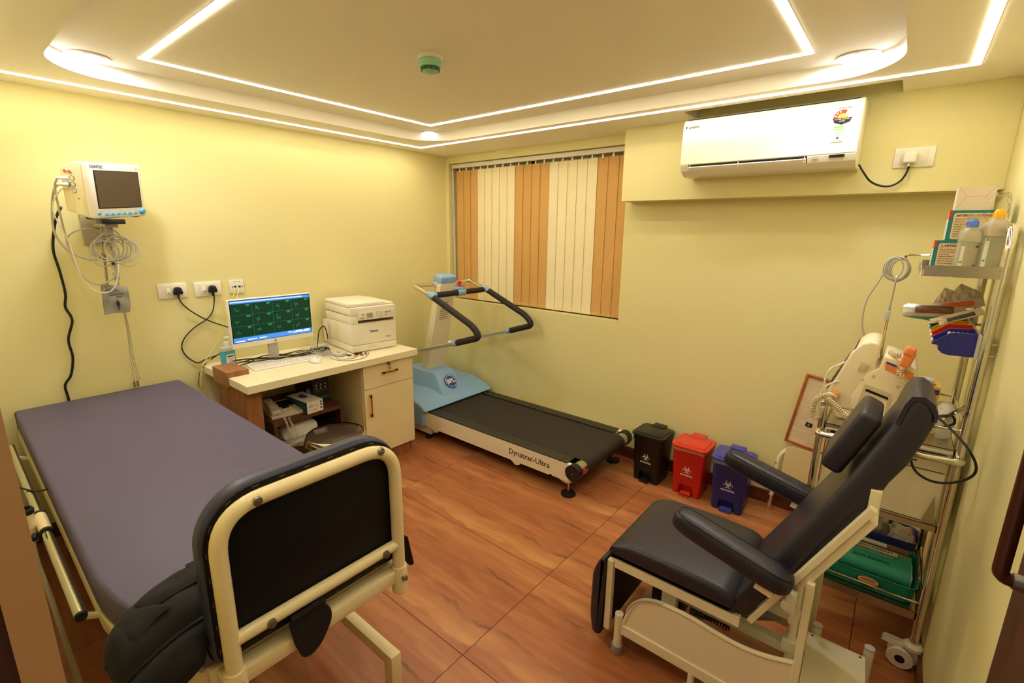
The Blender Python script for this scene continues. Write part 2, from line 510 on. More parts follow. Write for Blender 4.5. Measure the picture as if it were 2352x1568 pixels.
# baseboards
struct(B().box(XL, XR, YB-0.012, YB, 0, 0.085, bev=0.002).build('baseboard_back', 'baseboard_wood', smooth=False))
struct(B().box(XR-0.012, XR, 0.1, YB-0.012, 0, 0.085, bev=0.002).build('baseboard_right', 'baseboard_wood', smooth=False))
struct(B().box(XL, XL+0.012, YF, YB-0.012, 0, 0.085, bev=0.002).build('baseboard_left', 'baseboard_wood', smooth=False))

# ------------------------------------------------------------------ ceiling lights
def strip_ring(name, x0, x1, y0, y1, z, wd, label):
    t = thing(name, label, 'ceiling light', ((x0+x1)/2, (y0+y1)/2, z))
    for nm, q in (('diffuser', (x0, x1, y0, y0+wd)), ('diffuser', (x0, x1, y1-wd, y1)), ('diffuser', (x0, x0+wd, y0+wd, y1-wd)), ('diffuser', (x1-wd, x1, y0+wd, y1-wd))):
        B().box(q[0], q[1], q[2], q[3], z-0.0028, z+0.004).build(nm, 'led', t, smooth=False, world=True)
    # thin painted channel lips either side
    lip = 0.004
    b = B()
    b.box(x0-lip, x1+lip, y0-lip, y0, z-0.001, z+0.003).box(x0-lip, x1+lip, y1, y1+lip, z-0.001, z+0.003)
    b.box(x0-lip, x0, y0, y1, z-0.001, z+0.003).box(x1, x1+lip, y0, y1, z-0.001, z+0.003)
    b.build('channel', 'ceiling_white', t, smooth=False, world=True)
strip_ring('led_strip_light', -3.163, 0.104, 0.22, 2.688, ZC, 0.023, 'long white LED strip in the lowered ceiling border along the walls')
strip_ring('led_strip_light', -2.714, -0.413, 0.735, 2.398, ZT, 0.023, 'inner LED strip rectangle set in the raised ceiling tray')

dl0 = thing('downlight', 'round recessed downlight in the ceiling corner above the patient monitor', 'ceiling light', (-2.857, 0.591, ZT), group='recessed downlights')
B().lathe([(0.062, 0.0), (0.078, -0.001), (0.080, -0.004), (0.068, -0.008), (0.060, -0.006)], n=40, cap=False).build('trim_ring', 'white_plastic', dl0)
B().lathe([(0.0, -0.0035), (0.0615, -0.0035)], n=40, cap=False).build('lens', 'spot', dl0)
copy_thing(dl0, (-2.897, 2.552, ZT), 'round recessed downlight above the far room corner near the blinds')
copy_thing(dl0, (-0.275, 2.548, ZT), 'round recessed downlight in front of the air conditioner')

sd = thing('smoke_detector', 'small green smoke detector on the ceiling', 'smoke detector', (-1.675, 1.487, ZT))
mat('pale_green', (150, 205, 165), rough=0.4, var=0.03)
B().lathe([(0.0, 0), (0.052, 0), (0.053, -0.012), (0.049, -0.016), (0, -0.016)], n=32).build('base', 'warm_white_plastic', sd)
B().lathe([(0.047, -0.016), (0.050, -0.02), (0.050, -0.034), (0.044, -0.044), (0.030, -0.047), (0, -0.047)], n=32).build('body', 'pale_green', sd)
b = B()
for k in range(10):
    a = 2*math.pi*k/10
    b.box(-0.010, 0.010, 0.0335, 0.0385, -0.058, -0.047, M=Matrix.Rotation(a, 4, 'Z'))
b.build('vent_grille', mat('dark_green', (60, 100, 84), rough=0.6), sd)
B().lathe([(0.0, -0.066), (0.022, -0.065), (0.034, -0.0585), (0.036, -0.056), (0, -0.056)], n=32).build('cap', 'pale_green', sd)
# ------------------------------------------------------------------ window and vertical blinds
mat('window_paint', (226, 214, 180), rough=0.5)
mat('window_glass', (60, 66, 70), rough=0.05, spec=0.6, var=0.05)
wn = struct(B().box(wx0, wx1, YB+0.115, YB+0.155, wz0, wz0+0.05).box(wx0, wx1, YB+0.115, YB+0.155, wz1-0.05, wz1)
            .box(wx0, wx0+0.05, YB+0.115, YB+0.155, wz0, wz1).box(wx1-0.05, wx1, YB+0.115, YB+0.155, wz0, wz1)
            .box((wx0+wx1)/2-0.03, (wx0+wx1)/2+0.03, YB+0.115, YB+0.155, wz0, wz1).build('window_1', 'window_paint', smooth=False))
B().box(wx0+0.045, (wx0+wx1)/2-0.025, YB+0.132, YB+0.138, wz0+0.045, wz1-0.045).build('pane', 'window_glass', wn, smooth=False)
B().box((wx0+wx1)/2+0.025, wx1-0.045, YB+0.132, YB+0.138, wz0+0.045, wz1-0.045).build('pane', 'window_glass', wn, smooth=False)

def blind_fabric(name, col, col2):
    m = bpy.data.materials.new(name); m.use_nodes = True
    nt = m.node_tree; N = nt.nodes; L = nt.links; b = N['Principled BSDF']
    tc = N.new('ShaderNodeTexCoord'); wv = N.new('ShaderNodeTexWave'); wv.inputs['Scale'].default_value = 38; wv.inputs['Distortion'].default_value = 0.6
    wv.inputs['Detail'].default_value = 2
    L.new(tc.outputs['Object'], wv.inputs['Vector'])
    mx = N.new('ShaderNodeMix'); mx.data_type = 'RGBA'; mx.inputs[6].default_value = lin(col); mx.inputs[7].default_value = lin(col2)
    L.new(wv.outputs['Fac'], mx.inputs[0]); L.new(mx.outputs[2], b.inputs['Base Color'])
    b.inputs['Roughness'].default_value = 0.8; b.inputs['Specular IOR Level'].default_value = 0.2
    bp = N.new('ShaderNodeBump'); bp.inputs['Strength'].default_value = 0.25; bp.inputs['Distance'].default_value = 0.001
    L.new(wv.outputs['Fac'], bp.inputs['Height']); L.new(bp.outputs[0], b.inputs['Normal'])
    MATS[name] = m
blind_fabric('blind_ochre', (220, 174, 106), (210, 162, 94))
blind_fabric('blind_cream', (248, 236, 196), (242, 226, 180))
vb = thing('vertical_blind', 'vertical window blind with wide ochre and cream stripes', 'window blind', ((wx0+wx1)/2, YB+0.055, wz0+0.003))
B().box(wx0+0.008, wx1-0.004, YB+0.030, YB+0.066, 2.188, 2.221, bev=0.002).build('head_rail', 'warm_white_plastic', vb, world=True)
cols = ['o']*3 + ['c']*5 + ['o']*4 + ['c']*5 + ['o']*3
sp = (wx1-0.012-(wx0+0.045))/20
mes = {}
for i, cc in enumerate(cols):
    cx = wx0+0.045+sp*(i+0.5)
    key = cc
    if key not in mes:
        bb = B(); hw = sp*0.54
        nseg = 6; pts = []
        for k in range(nseg+1):
            u = -1 + 2*k/nseg
            pts.append((u*hw, -0.0025*u + 0.001*(1-u*u)))
        th = 0.0008; z0, z1 = 1.030, 2.166
        poly = pts + [(p[0], p[1]+th) for p in reversed(pts)]
        bb.prism(poly, z0, z1, axis='z')
        # weighted hem
        hem = [(p[0], p[1]-0.0008) for p in pts] + [(p[0], p[1]+th+0.0008) for p in reversed(pts)]
        bb.prism(hem, z0, z0+0.034, axis='z')
        o = bb.build('slat', 'blind_ochre' if cc == 'o' else 'blind_cream', vb)
        mes[key] = o.data
        for v in o.data.vertices: v.co.z -= wz0+0.003
    else:
        o = bpy.data.objects.new('slat', mes[key]); COL.objects.link(o); o.parent = vb; WM[o.name] = WM[vb.name]
    o.location = (cx-(wx0+wx1)/2, 0, 0)
    c = B().box(cx-0.006, cx+0.006, YB+0.052, YB+0.058, 2.160, 2.190, bev=0.002).cyl((cx, YB+0.05, 2.170), (cx, YB+0.062, 2.170), 0.007, n=10)
    c.build('carrier_clip', 'white_plastic', vb, world=True)
# beaded chain, one scallop per gap
for i in range(19):
    a = wx0+0.045+sp*(i+0.62); e = a+sp
    bb = B(); n = 14
    for k in range(n+1):
        t = k/n
        bb.sphere((a+(e-a)*t, YB+0.044, 1.062-0.016*4*t*(1-t)), 0.0019, u=6, v=4)
    bb.build('bead_chain', 'white_plastic', vb, world=True)
B().tube(smooth_path([(wx0+0.016, YB+0.03, 2.19), (wx0+0.020, YB+0.028, 1.9), (wx0+0.028, YB+0.028, 1.5), (wx0+0.030, YB+0.028, 1.25), (wx0+0.038, YB+0.028, 1.22), (wx0+0.038, YB+0.030, 1.5), (wx0+0.026, YB+0.03, 2.19)], 6), 0.0022, n=6).build('pull_cord', 'white_plastic', vb, world=True)

# ------------------------------------------------------------------ air conditioner
ac = thing('air_conditioner', 'white split air conditioner with a star-rating sticker on the beam', 'air conditioner', (-0.655, BF, 1.955))
AW = 0.405                       # half width
prof = [(0.0, 0.300), (-0.150, 0.302), (-0.190, 0.290), (-0.203, 0.262), (-0.208, 0.14), (-0.205, 0.055), (-0.190, 0.026), (-0.140, 0.002), (-0.02, 0.0), (0, 0.004)]
mat('ac_white', (242, 234, 214), rough=0.28, var=0.01, coat=0.3)
poly = prof
b = B().prism(poly, -AW, AW, axis='x', bev=0.004)
b.build('casing', 'ac_white', ac, angle=25)
# glossy front panel standing a little proud
pan = [(-0.192, 0.278), (-0.205, 0.258), (-0.2105, 0.14), (-0.2082, 0.062), (-0.2050, 0.0625), (-0.2065, 0.14), (-0.201, 0.256), (-0.189, 0.274)]
B().prism(pan, -AW+0.002, AW-0.004, axis='x').build('front_panel', 'ac_white', ac, angle=50)
B().box(-AW+0.02, AW-0.02, -0.197, -0.150, 0.293, 0.2965).build('top_seam', 'ink_grey', ac, smooth=False)
# outlet: dark slot, louvre flap, guide fins
mat('ac_slot', (30, 26, 22), rough=0.7)
sl = [(-0.2065, 0.078), (-0.196, 0.052), (-0.176, 0.030), (-0.165, 0.040), (-0.170, 0.060), (-0.185, 0.080)]
B().prism([(-0.2078, 0.058), (-0.2030, 0.043), (-0.1900, 0.0255), (-0.150, 0.030), (-0.160, 0.058)], -AW+0.045, AW-0.195, axis='x').build('air_outlet', 'ac_slot', ac, smooth=False)
fp = [(-0.213, 0.043), (-0.211, 0.047), (-0.190, 0.024), (-0.168, 0.010), (-0.170, 0.006), (-0.195, 0.020)]
B().prism(fp, -AW+0.048, AW-0.198, axis='x').build('louvre', 'ac_white', ac, angle=60)
for x in (-AW+0.055, -0.10, 0.2):
    B().box(x-0.002, x+0.002, -0.208, -0.185, 0.030, 0.056).build('louvre_bracket', 'warm_white_plastic', ac, smooth=False)
B().box(AW-0.170, AW-0.150, -0.2080, -0.20, 0.040, 0.054).build('receiver', 'grey_plastic', ac, smooth=False)
B().prism([(-0.2086, 0.055), (-0.2062, 0.043), (-0.200, 0.044), (-0.200, 0.056)], AW-0.105, AW-0.045, axis='x').build('display_window', 'dark_plastic', ac, smooth=False)
Mf = frame((0, -0.2108, 0.14), (1, 0, 0), (0, 0.0, 1))
def acface(x, z):      # a frame on the panel, leaning with it
    y = -0.2112 if z > 0.14 else -0.2112
    y += (z-0.14)*0.047 if z > 0.14 else (0.14-z)*0.075
    return frame((x, y-0.0006, z), (1, 0, 0), (0, 0.047, 1))
text('DAIKIN', 0.017, 'ink', ac, acface(-0.345, 0.250), 'brand_lettering', bold=0.0004)
B().mesh([(-0.005, 0.006, 0), (0.009, 0.006, 0), (-0.001, -0.007, 0)], [(0, 1, 2)]).xf(acface(-0.387, 0.250)).build('brand_mark', 'ink', ac, smooth=False)
text('DAIKIN', 0.014, 'ink_grey', ac, acface(0.335, 0.254), 'brand_lettering')
# energy sticker: half-disc of stars over a printed slip
st = B().mesh([(0.036*math.cos(R(a)), 0.036*math.sin(R(a)), 0) for a in range(0, 181, 12)] + [(0, 0, 0)], [list(range(17))]).xf(acface(0.330, 0.212))
stk = st.build('energy_sticker', mat('sticker_red', (214, 42, 44), rough=0.4), ac, smooth=False)
B().mesh([(0.0355*math.cos(R(a)), 0.0355*math.sin(R(a)), 0.0003) for a in range(0, 64, 9)] + [(0, 0, 0.0003)], [list(range(9))]).xf(acface(0.330, 0.212)).build('sticker_blank', 'paper', stk, smooth=False)
B().mesh([(0.020*math.cos(R(a)), 0.020*math.sin(R(a)), 0.0005) for a in range(0, 181, 15)], [list(range(13))]).xf(acface(0.330, 0.212)).build('sticker_scale', mat('sticker_yellow', (232, 200, 90), rough=0.5), stk, smooth=False)
B().mesh([(-0.037, 0, 0.0006), (-0.030, -0.018, 0.0006), (0.0, -0.028, 0.0006), (0.030, -0.018, 0.0006), (0.037, 0, 0.0006)], [(0, 1, 2, 3, 4)]).xf(acface(0.330, 0.212)).build('sticker_band', 'ink', stk, smooth=False)
text('POWER SAVINGS', 0.0075, 'ink_white', stk, acface(0.330, 0.2062) @ Matrix.Translation((0, 0, 0.0009)), 'sticker_text')
text('GUIDE', 0.0075, 'ink_white', stk, acface(0.330, 0.198) @ Matrix.Translation((0, 0, 0.0009)), 'sticker_text')
for a in (112, 136, 160, 84):
    pts = []
    for k in range(10):
        rr = 0.0058 if k % 2 == 0 else 0.0024
        t = R(a-90) + math.pi/2 + k*math.pi/5
        pts.append((0.0285*math.cos(R(a))+rr*math.cos(t), 0.0285*math.sin(R(a))+rr*math.sin(t), 0.0007))
    B().mesh(pts, [list(range(10))]).xf(acface(0.330, 0.212)).build('star', 'ink_white' if a > 90 else 'ink_grey', stk, smooth=False)
slip = B().box(-0.030, 0.030, -0.045, 0.045, 0, 0.0004).xf(acface(0.322, 0.146) @ Matrix.Scale(0.8, 4)).build('sticker_slip', mat('slip_paper', (214, 226, 190), rough=0.6), stk, smooth=False)
for k, (yy, ww, mm, hh) in enumerate(((0.034, 0.05, 'ink_green', 0.008), (0.022, 0.05, 'ink_green', 0.006), (0.012, 0.044, 'ink_grey', 0.0016), (0.006, 0.036, 'ink_grey', 0.0016), (0.0, 0.04, 'ink_grey', 0.0016), (-0.006, 0.03, 'ink_grey', 0.0016), (-0.012, 0.036, 'ink_grey', 0.0016), (-0.025, 0.012, 'ink_blue', 0.012), (-0.037, 0.05, 'ink_grey', 0.002))):
    B().box(-ww/2, ww/2, yy-hh/2, yy+hh/2, 0.0004, 0.0007).xf(acface(0.322, 0.146) @ Matrix.Scale(0.8, 4)).build('slip_print', mm, stk, smooth=False)
text('3', 0.018, 'ink', stk, acface(0.330, 0.186) @ Matrix.Translation((0, 0, 0.001)), 'sticker_text')

# ------------------------------------------------------------------ switch plates
def switch_plate(label, o, xdir, plug, sw_left=True):
    """o centre on the wall, xdir = left->right along the wall"""
    n = Vector(xdir).cross(Vector((0, 0, 1)))          # out of the wall
    M = frame(o, xdir, (0, 0, 1))
    ob = thing('switch_plate', label, 'wall socket', o)
    def bb(): return B()
    def fin(b, nm, mt): return b.xf(M).build(nm, mt, ob, world=True)
    fin(B().box(-0.074, 0.074, -0.044, 0.044, 0, 0.009, bev=0.004), 'cover_plate', 'white_plastic')
    fin(B().box(-0.050, 0.050, -0.034, 0.034, 0.0085, 0.0115, bev=0.0015), 'socket_insert', 'warm_white_plastic')
    sx = -0.024 if sw_left else 0.030
    s = fin(B().prism([(-0.016, 0.0115), (0.016, 0.0115), (0.016, 0.0135), (-0.016, 0.018)], sx-0.009, sx+0.009, axis='x', bev=0.001), 'rocker_switch', 'white_plastic')
    fin(B().box(sx-0.004, sx+0.004, -0.013, -0.009, 0.0165, 0.0185), 'indicator', mat('indicator_red', (120, 40, 30), rough=0.4))
    return ob, M
def fix(b, M): return b.xf(M)
def plug3(label, M, x, mt):
    p = thing('power_plug', label, 'plug', (M @ Vector((x, -0.02, 0.0116))))
    outline = fillet([(-0.027, -0.022, 0), (0.027, -0.022, 0), (0.016, 0.022, 0), (-0.016, 0.022, 0)], 0.014, 5, True)
    B().prism([(v.x + x, v.y) for v in outline], 0.0116, 0.040, axis='z', bev=0.004).xf(M).build('plug_body', mt, p, world=True)
    B().cyl((x, -0.020, 0.028), (x, -0.044, 0.024), 0.008, 0.0055, n=12).xf(M).build('strain_relief', mt, p, world=True)
    return p
pl1, M1 = switch_plate('left of the two white switched sockets above the bed', (XL, 0.905, 1.2755), (0, 1, 0), True)
pl2, M2 = switch_plate('right of the two white switched sockets, nearer the desk', (XL, 1.092, 1.2715), (0, 1, 0), True)
pl3, M3 = switch_plate('white switched socket on the beam right of the air conditioner', (-0.045, BF, 1.999), (1, 0, 0), True)
pg1 = plug3('black plug in the left socket above the bed', M1, 0.020, 'dark_plastic')
pg2 = plug3('black plug in the socket nearer the desk', M2, 0.018, 'dark_plastic')
# air-conditioner plug sits in a socket at the left of its plate
pg3 = p = thing('power_plug', 'white plug of the air conditioner cord', 'plug', (-0.068, BF-0.012, 1.985))
B().box(-0.040, 0.010, -0.028, 0.024, 0.0186, 0.046, bev=0.008, seg=3).xf(M3).build('plug_body', 'white_plastic', p, world=True)
B().cyl((-0.016, -0.028, 0.030), (-0.014, -0.040, 0.028), 0.007, 0.006, n=12).xf(M3).build('strain_relief', 'white_plastic', p, world=True)

do = thing('data_outlet', 'small square network outlet above the computer screen', 'wall socket', (XL, 1.258, 1.2725))
Md = frame((XL, 1.258, 1.2725), (0, 1, 0), (0, 0, 1))
B().box(-0.043, 0.043, -0.043, 0.043, 0, 0.010, bev=0.003).xf(Md).build('cover_plate', 'white_plastic', do, world=True)
for x in (-0.010, 0.016):
    B().box(x-0.007, x+0.007, -0.006, 0.006, 0.0095, 0.0108).xf(Md).build('jack', 'dark_plastic', do, world=True, smooth=False)
for x in (-0.026, 0.033):
    B().cyl((x, 0, 0.009), (x, 0, 0.0112), 0.0035, n=10).xf(Md).build('screw', 'ink', do, world=True)
for xa, xb in ((-0.020, -0.002), (0.006, 0.024)):
    B().box(xa, xb, 0.031, 0.035, 0.0098, 0.0104).xf(Md).build('port_label', 'light_grey_plastic', do, world=True, smooth=False)

CB = {
'mon_power':[(-3.200,0.463,1.728),(-3.280,0.446,1.669),(-3.315,0.421,1.531),(-3.315,0.429,1.412),(-3.315,0.433,1.301),(-3.315,0.423,1.234),(-3.315,0.439,1.163),(-3.315,0.410,1.064),(-3.315,0.413,0.969),(-3.315,0.393,0.878),(-3.320,0.363,0.826),(-3.322,0.365,0.760),(-3.322,0.366,0.700),(-3.322,0.37,0.560),(-3.322,0.38,0.30)],
'lead_a':[(-3.060,0.468,1.863),(-3.070,0.448,1.848),(-3.100,0.440,1.795),(-3.150,0.452,1.598),(-3.150,0.467,1.462),(-3.150,0.501,1.379),(-3.130,0.553,1.357),(-3.120,0.617,1.413),(-3.120,0.621,1.523)],
'lead_b':[(-3.070,0.462,1.832),(-3.100,0.440,1.811),(-3.150,0.426,1.737),(-3.180,0.419,1.617),(-3.180,0.447,1.535),(-3.170,0.496,1.492),(-3.150,0.552,1.478),(-3.130,0.587,1.534)],
'lead_c':[(-3.050,0.481,1.811),(-3.080,0.454,1.801),(-3.120,0.422,1.727),(-3.130,0.437,1.638),(-3.130,0.459,1.557),(-3.120,0.471,1.432),(-3.120,0.500,1.349),(-3.100,0.542,1.317),(-3.100,0.591,1.335),(-3.100,0.621,1.425),(-3.120,0.629,1.545)],
'loop_top':[(-3.150,0.459,1.587),(-3.150,0.495,1.618),(-3.150,0.545,1.629),(-3.150,0.582,1.619)],
'ecg_trunk':[(-3.140,0.612,1.555),(-3.140,0.621,1.489),(-3.140,0.617,1.412),(-3.140,0.616,1.379)],
'ecg_lead1':[(-3.140,0.609,1.379),(-3.150,0.617,1.315),(-3.180,0.628,1.191),(-3.250,0.644,1.084),(-3.310,0.651,0.949),(-3.318,0.651,0.815),(-3.322,0.650,0.765)],
'ecg_lead2':[(-3.140,0.616,1.379),(-3.150,0.624,1.314),(-3.180,0.633,1.190),(-3.250,0.648,1.058),(-3.310,0.657,0.922),(-3.318,0.666,0.811),(-3.322,0.666,0.765)],
'ecg_lead3':[(-3.140,0.621,1.378),(-3.150,0.629,1.314),(-3.180,0.637,1.189),(-3.250,0.654,1.058),(-3.310,0.665,0.908),(-3.318,0.675,0.805),(-3.322,0.678,0.765)],
'plug1':[(-3.290,0.918,1.267),(-3.290,0.922,1.220),(-3.310,0.959,1.167),(-3.310,1.022,1.108),(-3.310,1.089,1.063),(-3.250,1.154,1.029)],
'plug2':[(-3.290,1.108,1.261),(-3.290,1.103,1.201),(-3.310,1.100,1.131),(-3.310,1.063,1.086),(-3.310,0.991,1.044),(-3.310,0.933,0.991),(-3.310,0.908,0.935),(-3.310,0.924,0.875),(-3.310,0.976,0.820),(-3.310,1.026,0.832),(-3.240,1.067,0.868)],
'yellow':[(-3.325,1.245,1.268),(-3.300,1.219,1.217),(-3.300,1.188,1.164),(-3.300,1.163,1.083),(-3.300,1.122,0.990),(-3.300,1.067,0.900),(-3.300,1.003,0.814),(-3.300,0.976,0.749),(-3.300,0.963,0.661)],
'whitedata':[(-3.325,1.269,1.267),(-3.300,1.247,1.228),(-3.290,1.215,1.162),(-3.290,1.182,1.096),(-3.290,1.122,0.977),(-3.290,1.035,0.865),(-3.290,0.987,0.791),(-3.290,0.968,0.667)],
'yellow2':[(-3.280,1.079,0.844),(-3.290,1.044,0.835),(-3.300,1.005,0.785),(-3.300,0.978,0.663)],
'blackdrop':[(-3.260,1.087,0.869),(-3.290,1.044,0.835),(-3.310,0.988,0.778),(-3.310,0.965,0.692),(-3.310,0.968,0.657)],
'ac_cord':[(-0.247,2.930,1.977),(-0.225,2.930,1.942),(-0.194,2.940,1.901),(-0.155,2.955,1.879),(-0.113,2.955,1.875),(-0.079,2.955,1.896),(-0.061,2.955,1.934),(-0.056,2.955,1.972)],
'cart_coil_c':[(-0.029,2.600,1.508)],
'cart_sig1':[(-0.062,2.600,1.502),(-0.083,2.600,1.445),(-0.110,2.600,1.366),(-0.111,2.600,1.269),(-0.091,2.600,1.202),(-0.073,2.600,1.165)],
'cart_sig2':[(-0.021,2.500,1.483),(-0.022,2.500,1.421),(-0.024,2.500,1.367),(-0.027,2.500,1.339)],
'cart_sig3':[(-0.025,2.450,1.309),(-0.026,2.450,1.264),(-0.020,2.450,1.191),(-0.016,2.450,1.145)],
'cart_arm':[(-0.020,2.600,1.562),(0.000,2.600,1.569),(0.083,2.600,1.567)],
'mains':[(0.171,2.200,1.021),(0.209,2.200,1.039),(0.221,2.200,1.001),(0.188,2.200,0.992)],
'mains2':[(0.165,2.120,1.043),(0.202,2.120,1.022),(0.260,2.120,0.968),(0.289,2.120,0.914),(0.281,2.120,0.871),(0.239,2.120,0.827),(0.187,2.120,0.801),(0.143,2.120,0.814),(0.121,2.120,0.854),(0.117,2.120,0.882)],
'mains3':[(0.159,2.150,0.982),(0.203,2.150,0.988),(0.238,2.150,0.982),(0.270,2.150,0.952)],
'hose':[(-1.651,0.060,0.893),(-1.501,0.060,0.929),(-1.307,0.060,0.986),(-1.384,0.060,0.877),(-1.222,0.060,0.905),(-1.003,0.060,1.000),(-0.808,0.060,1.094),(-0.775,0.060,1.087),(-0.834,0.060,1.002),(-0.848,0.060,0.969)],
'phone_cord':[(-2.720,1.152,0.555),(-2.720,1.153,0.492),(-2.720,1.174,0.443),(-2.720,1.225,0.426),(-2.720,1.265,0.427)],
'dfcord':[(-0.167,2.150,1.037),(-0.192,2.150,1.004),(-0.196,2.150,0.957),(-0.176,2.150,0.935),(-0.171,2.150,0.964)],
'dfcord2':[(-0.149,2.130,1.020),(-0.118,2.130,1.001),(-0.086,2.130,0.974),(-0.056,2.130,0.956)],
}
def cable(name, key, r, m, label=None, cat='cable', n=6, seg=8, pts=None, parent=None):
    P = smooth_path(pts if pts else CB[key], seg)
    if parent is not None: return B().tube(P, r, n=n).build(name, m, parent, world=True)
    o = B().tube(P, r, n=n).build(name, m, origin=P[-1])
    return tag(o, label, cat)
mat('black_cable', (18, 17, 17), rough=0.45, var=0.1)
mat('grey_cable', (188, 182, 168), rough=0.45, var=0.04)
mat('white_cable', (226, 220, 204), rough=0.45, var=0.03)
mat('yellow_cable', (236, 208, 60), rough=0.45, var=0.03)
cable('power_cord', 'ac_cord', 0.0048, 'black_cable', parent=pg3)
cable('power_cord', 'plug1', 0.0036, 'black_cable', parent=pg1)
CB['plug2'] = [(x-0.018 if i > 1 and x < -3.3 else x, y, z) for i, (x, y, z) in enumerate(CB['plug2'])]
cable('power_cord', 'plug2', 0.0036, 'black_cable', parent=pg2)
cable('network_cable', 'yellow', 0.0029, 'yellow_cable', 'yellow network cable hanging behind the desk end')
cable('network_cable', 'yellow2', 0.0029, 'yellow_cable', 'short yellow cable curling over the desk edge by the sanitizer')
cable('network_cable', 'whitedata', 0.0022, 'white_cable', 'thin white network cable hanging beside the yellow one')
cable('black_cable', 'blackdrop', 0.0034, 'black_cable', 'black cable dropping off the left end of the desk')
# ------------------------------------------------------------------ patient monitor on its wall bracket
def rotm(yaw, tilt, roll):
    return (Matrix.Rotation(yaw, 3, 'Z') @ Matrix.Rotation(tilt, 3, 'X') @ Matrix.Rotation(roll, 3, 'Y'))
mr = rotm(2.208, 0.093, -0.081)
pm = thing('patient_monitor', 'white patient monitor with dark screen and blue keys on a wall bracket', 'monitor', (-3.063, 0.664, 1.812), rot=mr.to_euler())
W2, H2, D2 = 0.153, 0.127, 0.135
mat('monitor_white', (240, 234, 222), rough=0.35, var=0.01)
mat('monitor_cream', (240, 228, 188), rough=0.4, var=0.015)
mat('dead_screen', (92, 78, 62), rough=0.12, var=0.04, vs=2)
mat('key_blue', (84, 172, 214), rough=0.35, var=0.04)
# rear case: tapering body with a handle scoop
side = [(0.028, -H2), (D2, -H2+0.028), (D2, H2-0.035), (D2-0.012, H2-0.030), (0.062, H2-0.002), (0.028, H2)]
B().prism([(y, z) for y, z in side], -W2+0.002, W2-0.002, axis='x', bev=0.008, seg=3).build('rear_case', 'monitor_cream', pm)
bz = B().box(-W2, W2, -0.004, 0.030, -H2, H2, bev=0.010, seg=3)
bezel = bz.build('front_bezel', 'monitor_white', pm)
B().box(-W2+0.027, W2-0.021, -0.0052, 0.004, -H2+0.046, H2-0.033, bev=0.001).build('screen_rim', 'dark_plastic', pm)
B().box(-W2+0.033, W2-0.027, -0.0060, 0.004, -H2+0.051, H2-0.037).build('screen', 'dead_screen', pm, smooth=False)
for k in range(6):
    x = -0.090 + k*0.034
    B().prism([(x-0.012, -0.1125), (x+0.012, -0.1125), (x+0.006, -0.100), (x-0.004, -0.099)], -0.010, 0.0, axis='y', bev=0.0015).build('menu_key', 'key_blue', pm)
B().cyl((-0.127, 0, -0.103), (-0.127, -0.010, -0.103), 0.008, 0.007, n=16).build('power_button', 'key_blue', pm)
B().lathe([(0, 0), (0.015, 0), (0.0145, 0.010), (0.011, 0.015), (0, 0.016)], n=20, M=Matrix.Translation((0.125, -0.003, -0.101)) @ Matrix.Rotation(R(90), 4, 'X')).build('rotary_knob', 'key_blue', pm)
text('CONTEC', 0.017, 'ink_grey', pm, frame((-W2+0.047, -0.0045, H2-0.018), (1, 0, 0), (0, 0, 1)), 'brand_lettering', bold=0.0004)
text('5', 0.011, 'ink', pm, frame((W2-0.030, -0.0045, H2-0.021), (1, 0, 0), (0, 0, 1)), 'mark')
B().cyl((-0.123, -0.004, -0.119), (-0.123, -0.0055, -0.119), 0.002, n=8).build('status_light', mat('lamp_green', (150, 210, 80), rough=0.4), pm)
B().cyl((-0.112, -0.004, -0.119), (-0.112, -0.0055, -0.119), 0.002, n=8).build('status_light', mat('lamp_red', (220, 90, 60), rough=0.4), pm)
# side ports
def port(y, z, r, m, rim=None):
    q = B().cyl((-W2+0.003, y, z), (-W2-0.001, y, z), r, n=18)
    o = q.build('port', m, pm)
    if rim: B().lathe([(r, 0), (r+0.003, 0), (r+0.003, 0.003), (r, 0.003)], n=18, cap=False, M=Matrix.Translation((-W2+0.0025, y, z)) @ Matrix.Rotation(R(-90), 4, 'Y')).build('rim', rim, o)
mat('port_orange', (224, 110, 50), rough=0.4)
port(0.105, 0.078, 0.007, 'port_orange', 'light_grey_plastic'); port(0.083, 0.076, 0.007, 'port_orange', 'light_grey_plastic')
for z in (0.050, 0.022, -0.006): port(0.076, z, 0.0085, 'warm_white_plastic', 'grey_plastic')
B().box(-W2-0.0005, -W2+0.002, 0.040, 0.082, -0.112, -0.034).build('battery_door', 'monitor_cream', pm, smooth=False)
B().box(-W2-0.0012, -W2+0.002, 0.055, 0.063, -0.042, -0.037).build('door_latch', 'ink_grey', pm, smooth=False)
B().box(-W2+0.02, -W2+0.06, 0.03, 0.06, -H2-0.006, -H2+0.004).build('rubber_foot', 'dark_plastic', pm, smooth=False)
B().box(W2-0.05, W2-0.02, 0.02, 0.05, -H2-0.006, -H2+0.002).build('rubber_foot', 'dark_plastic', pm, smooth=False)
Wm = WM[pm.name]
# connectors plugged in the side
for (y, z, rr, ring) in ((0.100, 0.048, 0.0085, None), (0.098, 0.020, 0.009, 'green')):
    c0 = Wm @ Vector((-W2-0.0005, y, z)); d = (Wm.to_3x3() @ Vector((-1, 0.05, 0))).normalized()
    pc = thing('lead_connector', 'white round connector with a green ring in the monitor side' if ring else 'plain white round connector in the monitor side', 'connector', c0)
    B().cyl(c0+d*0.0005, c0+d*0.036, rr, rr*0.9, n=14).cyl(c0+d*0.036, c0+d*0.052, rr*0.5, rr*0.35, n=10).build('connector_body', 'white_plastic', pc, world=True)
    if ring: B().cyl(c0+d*0.0004, c0+d*0.006, rr*1.08, n=14).build('ring', mat('ring_green', (60, 140, 80), rough=0.4), pc, world=True)

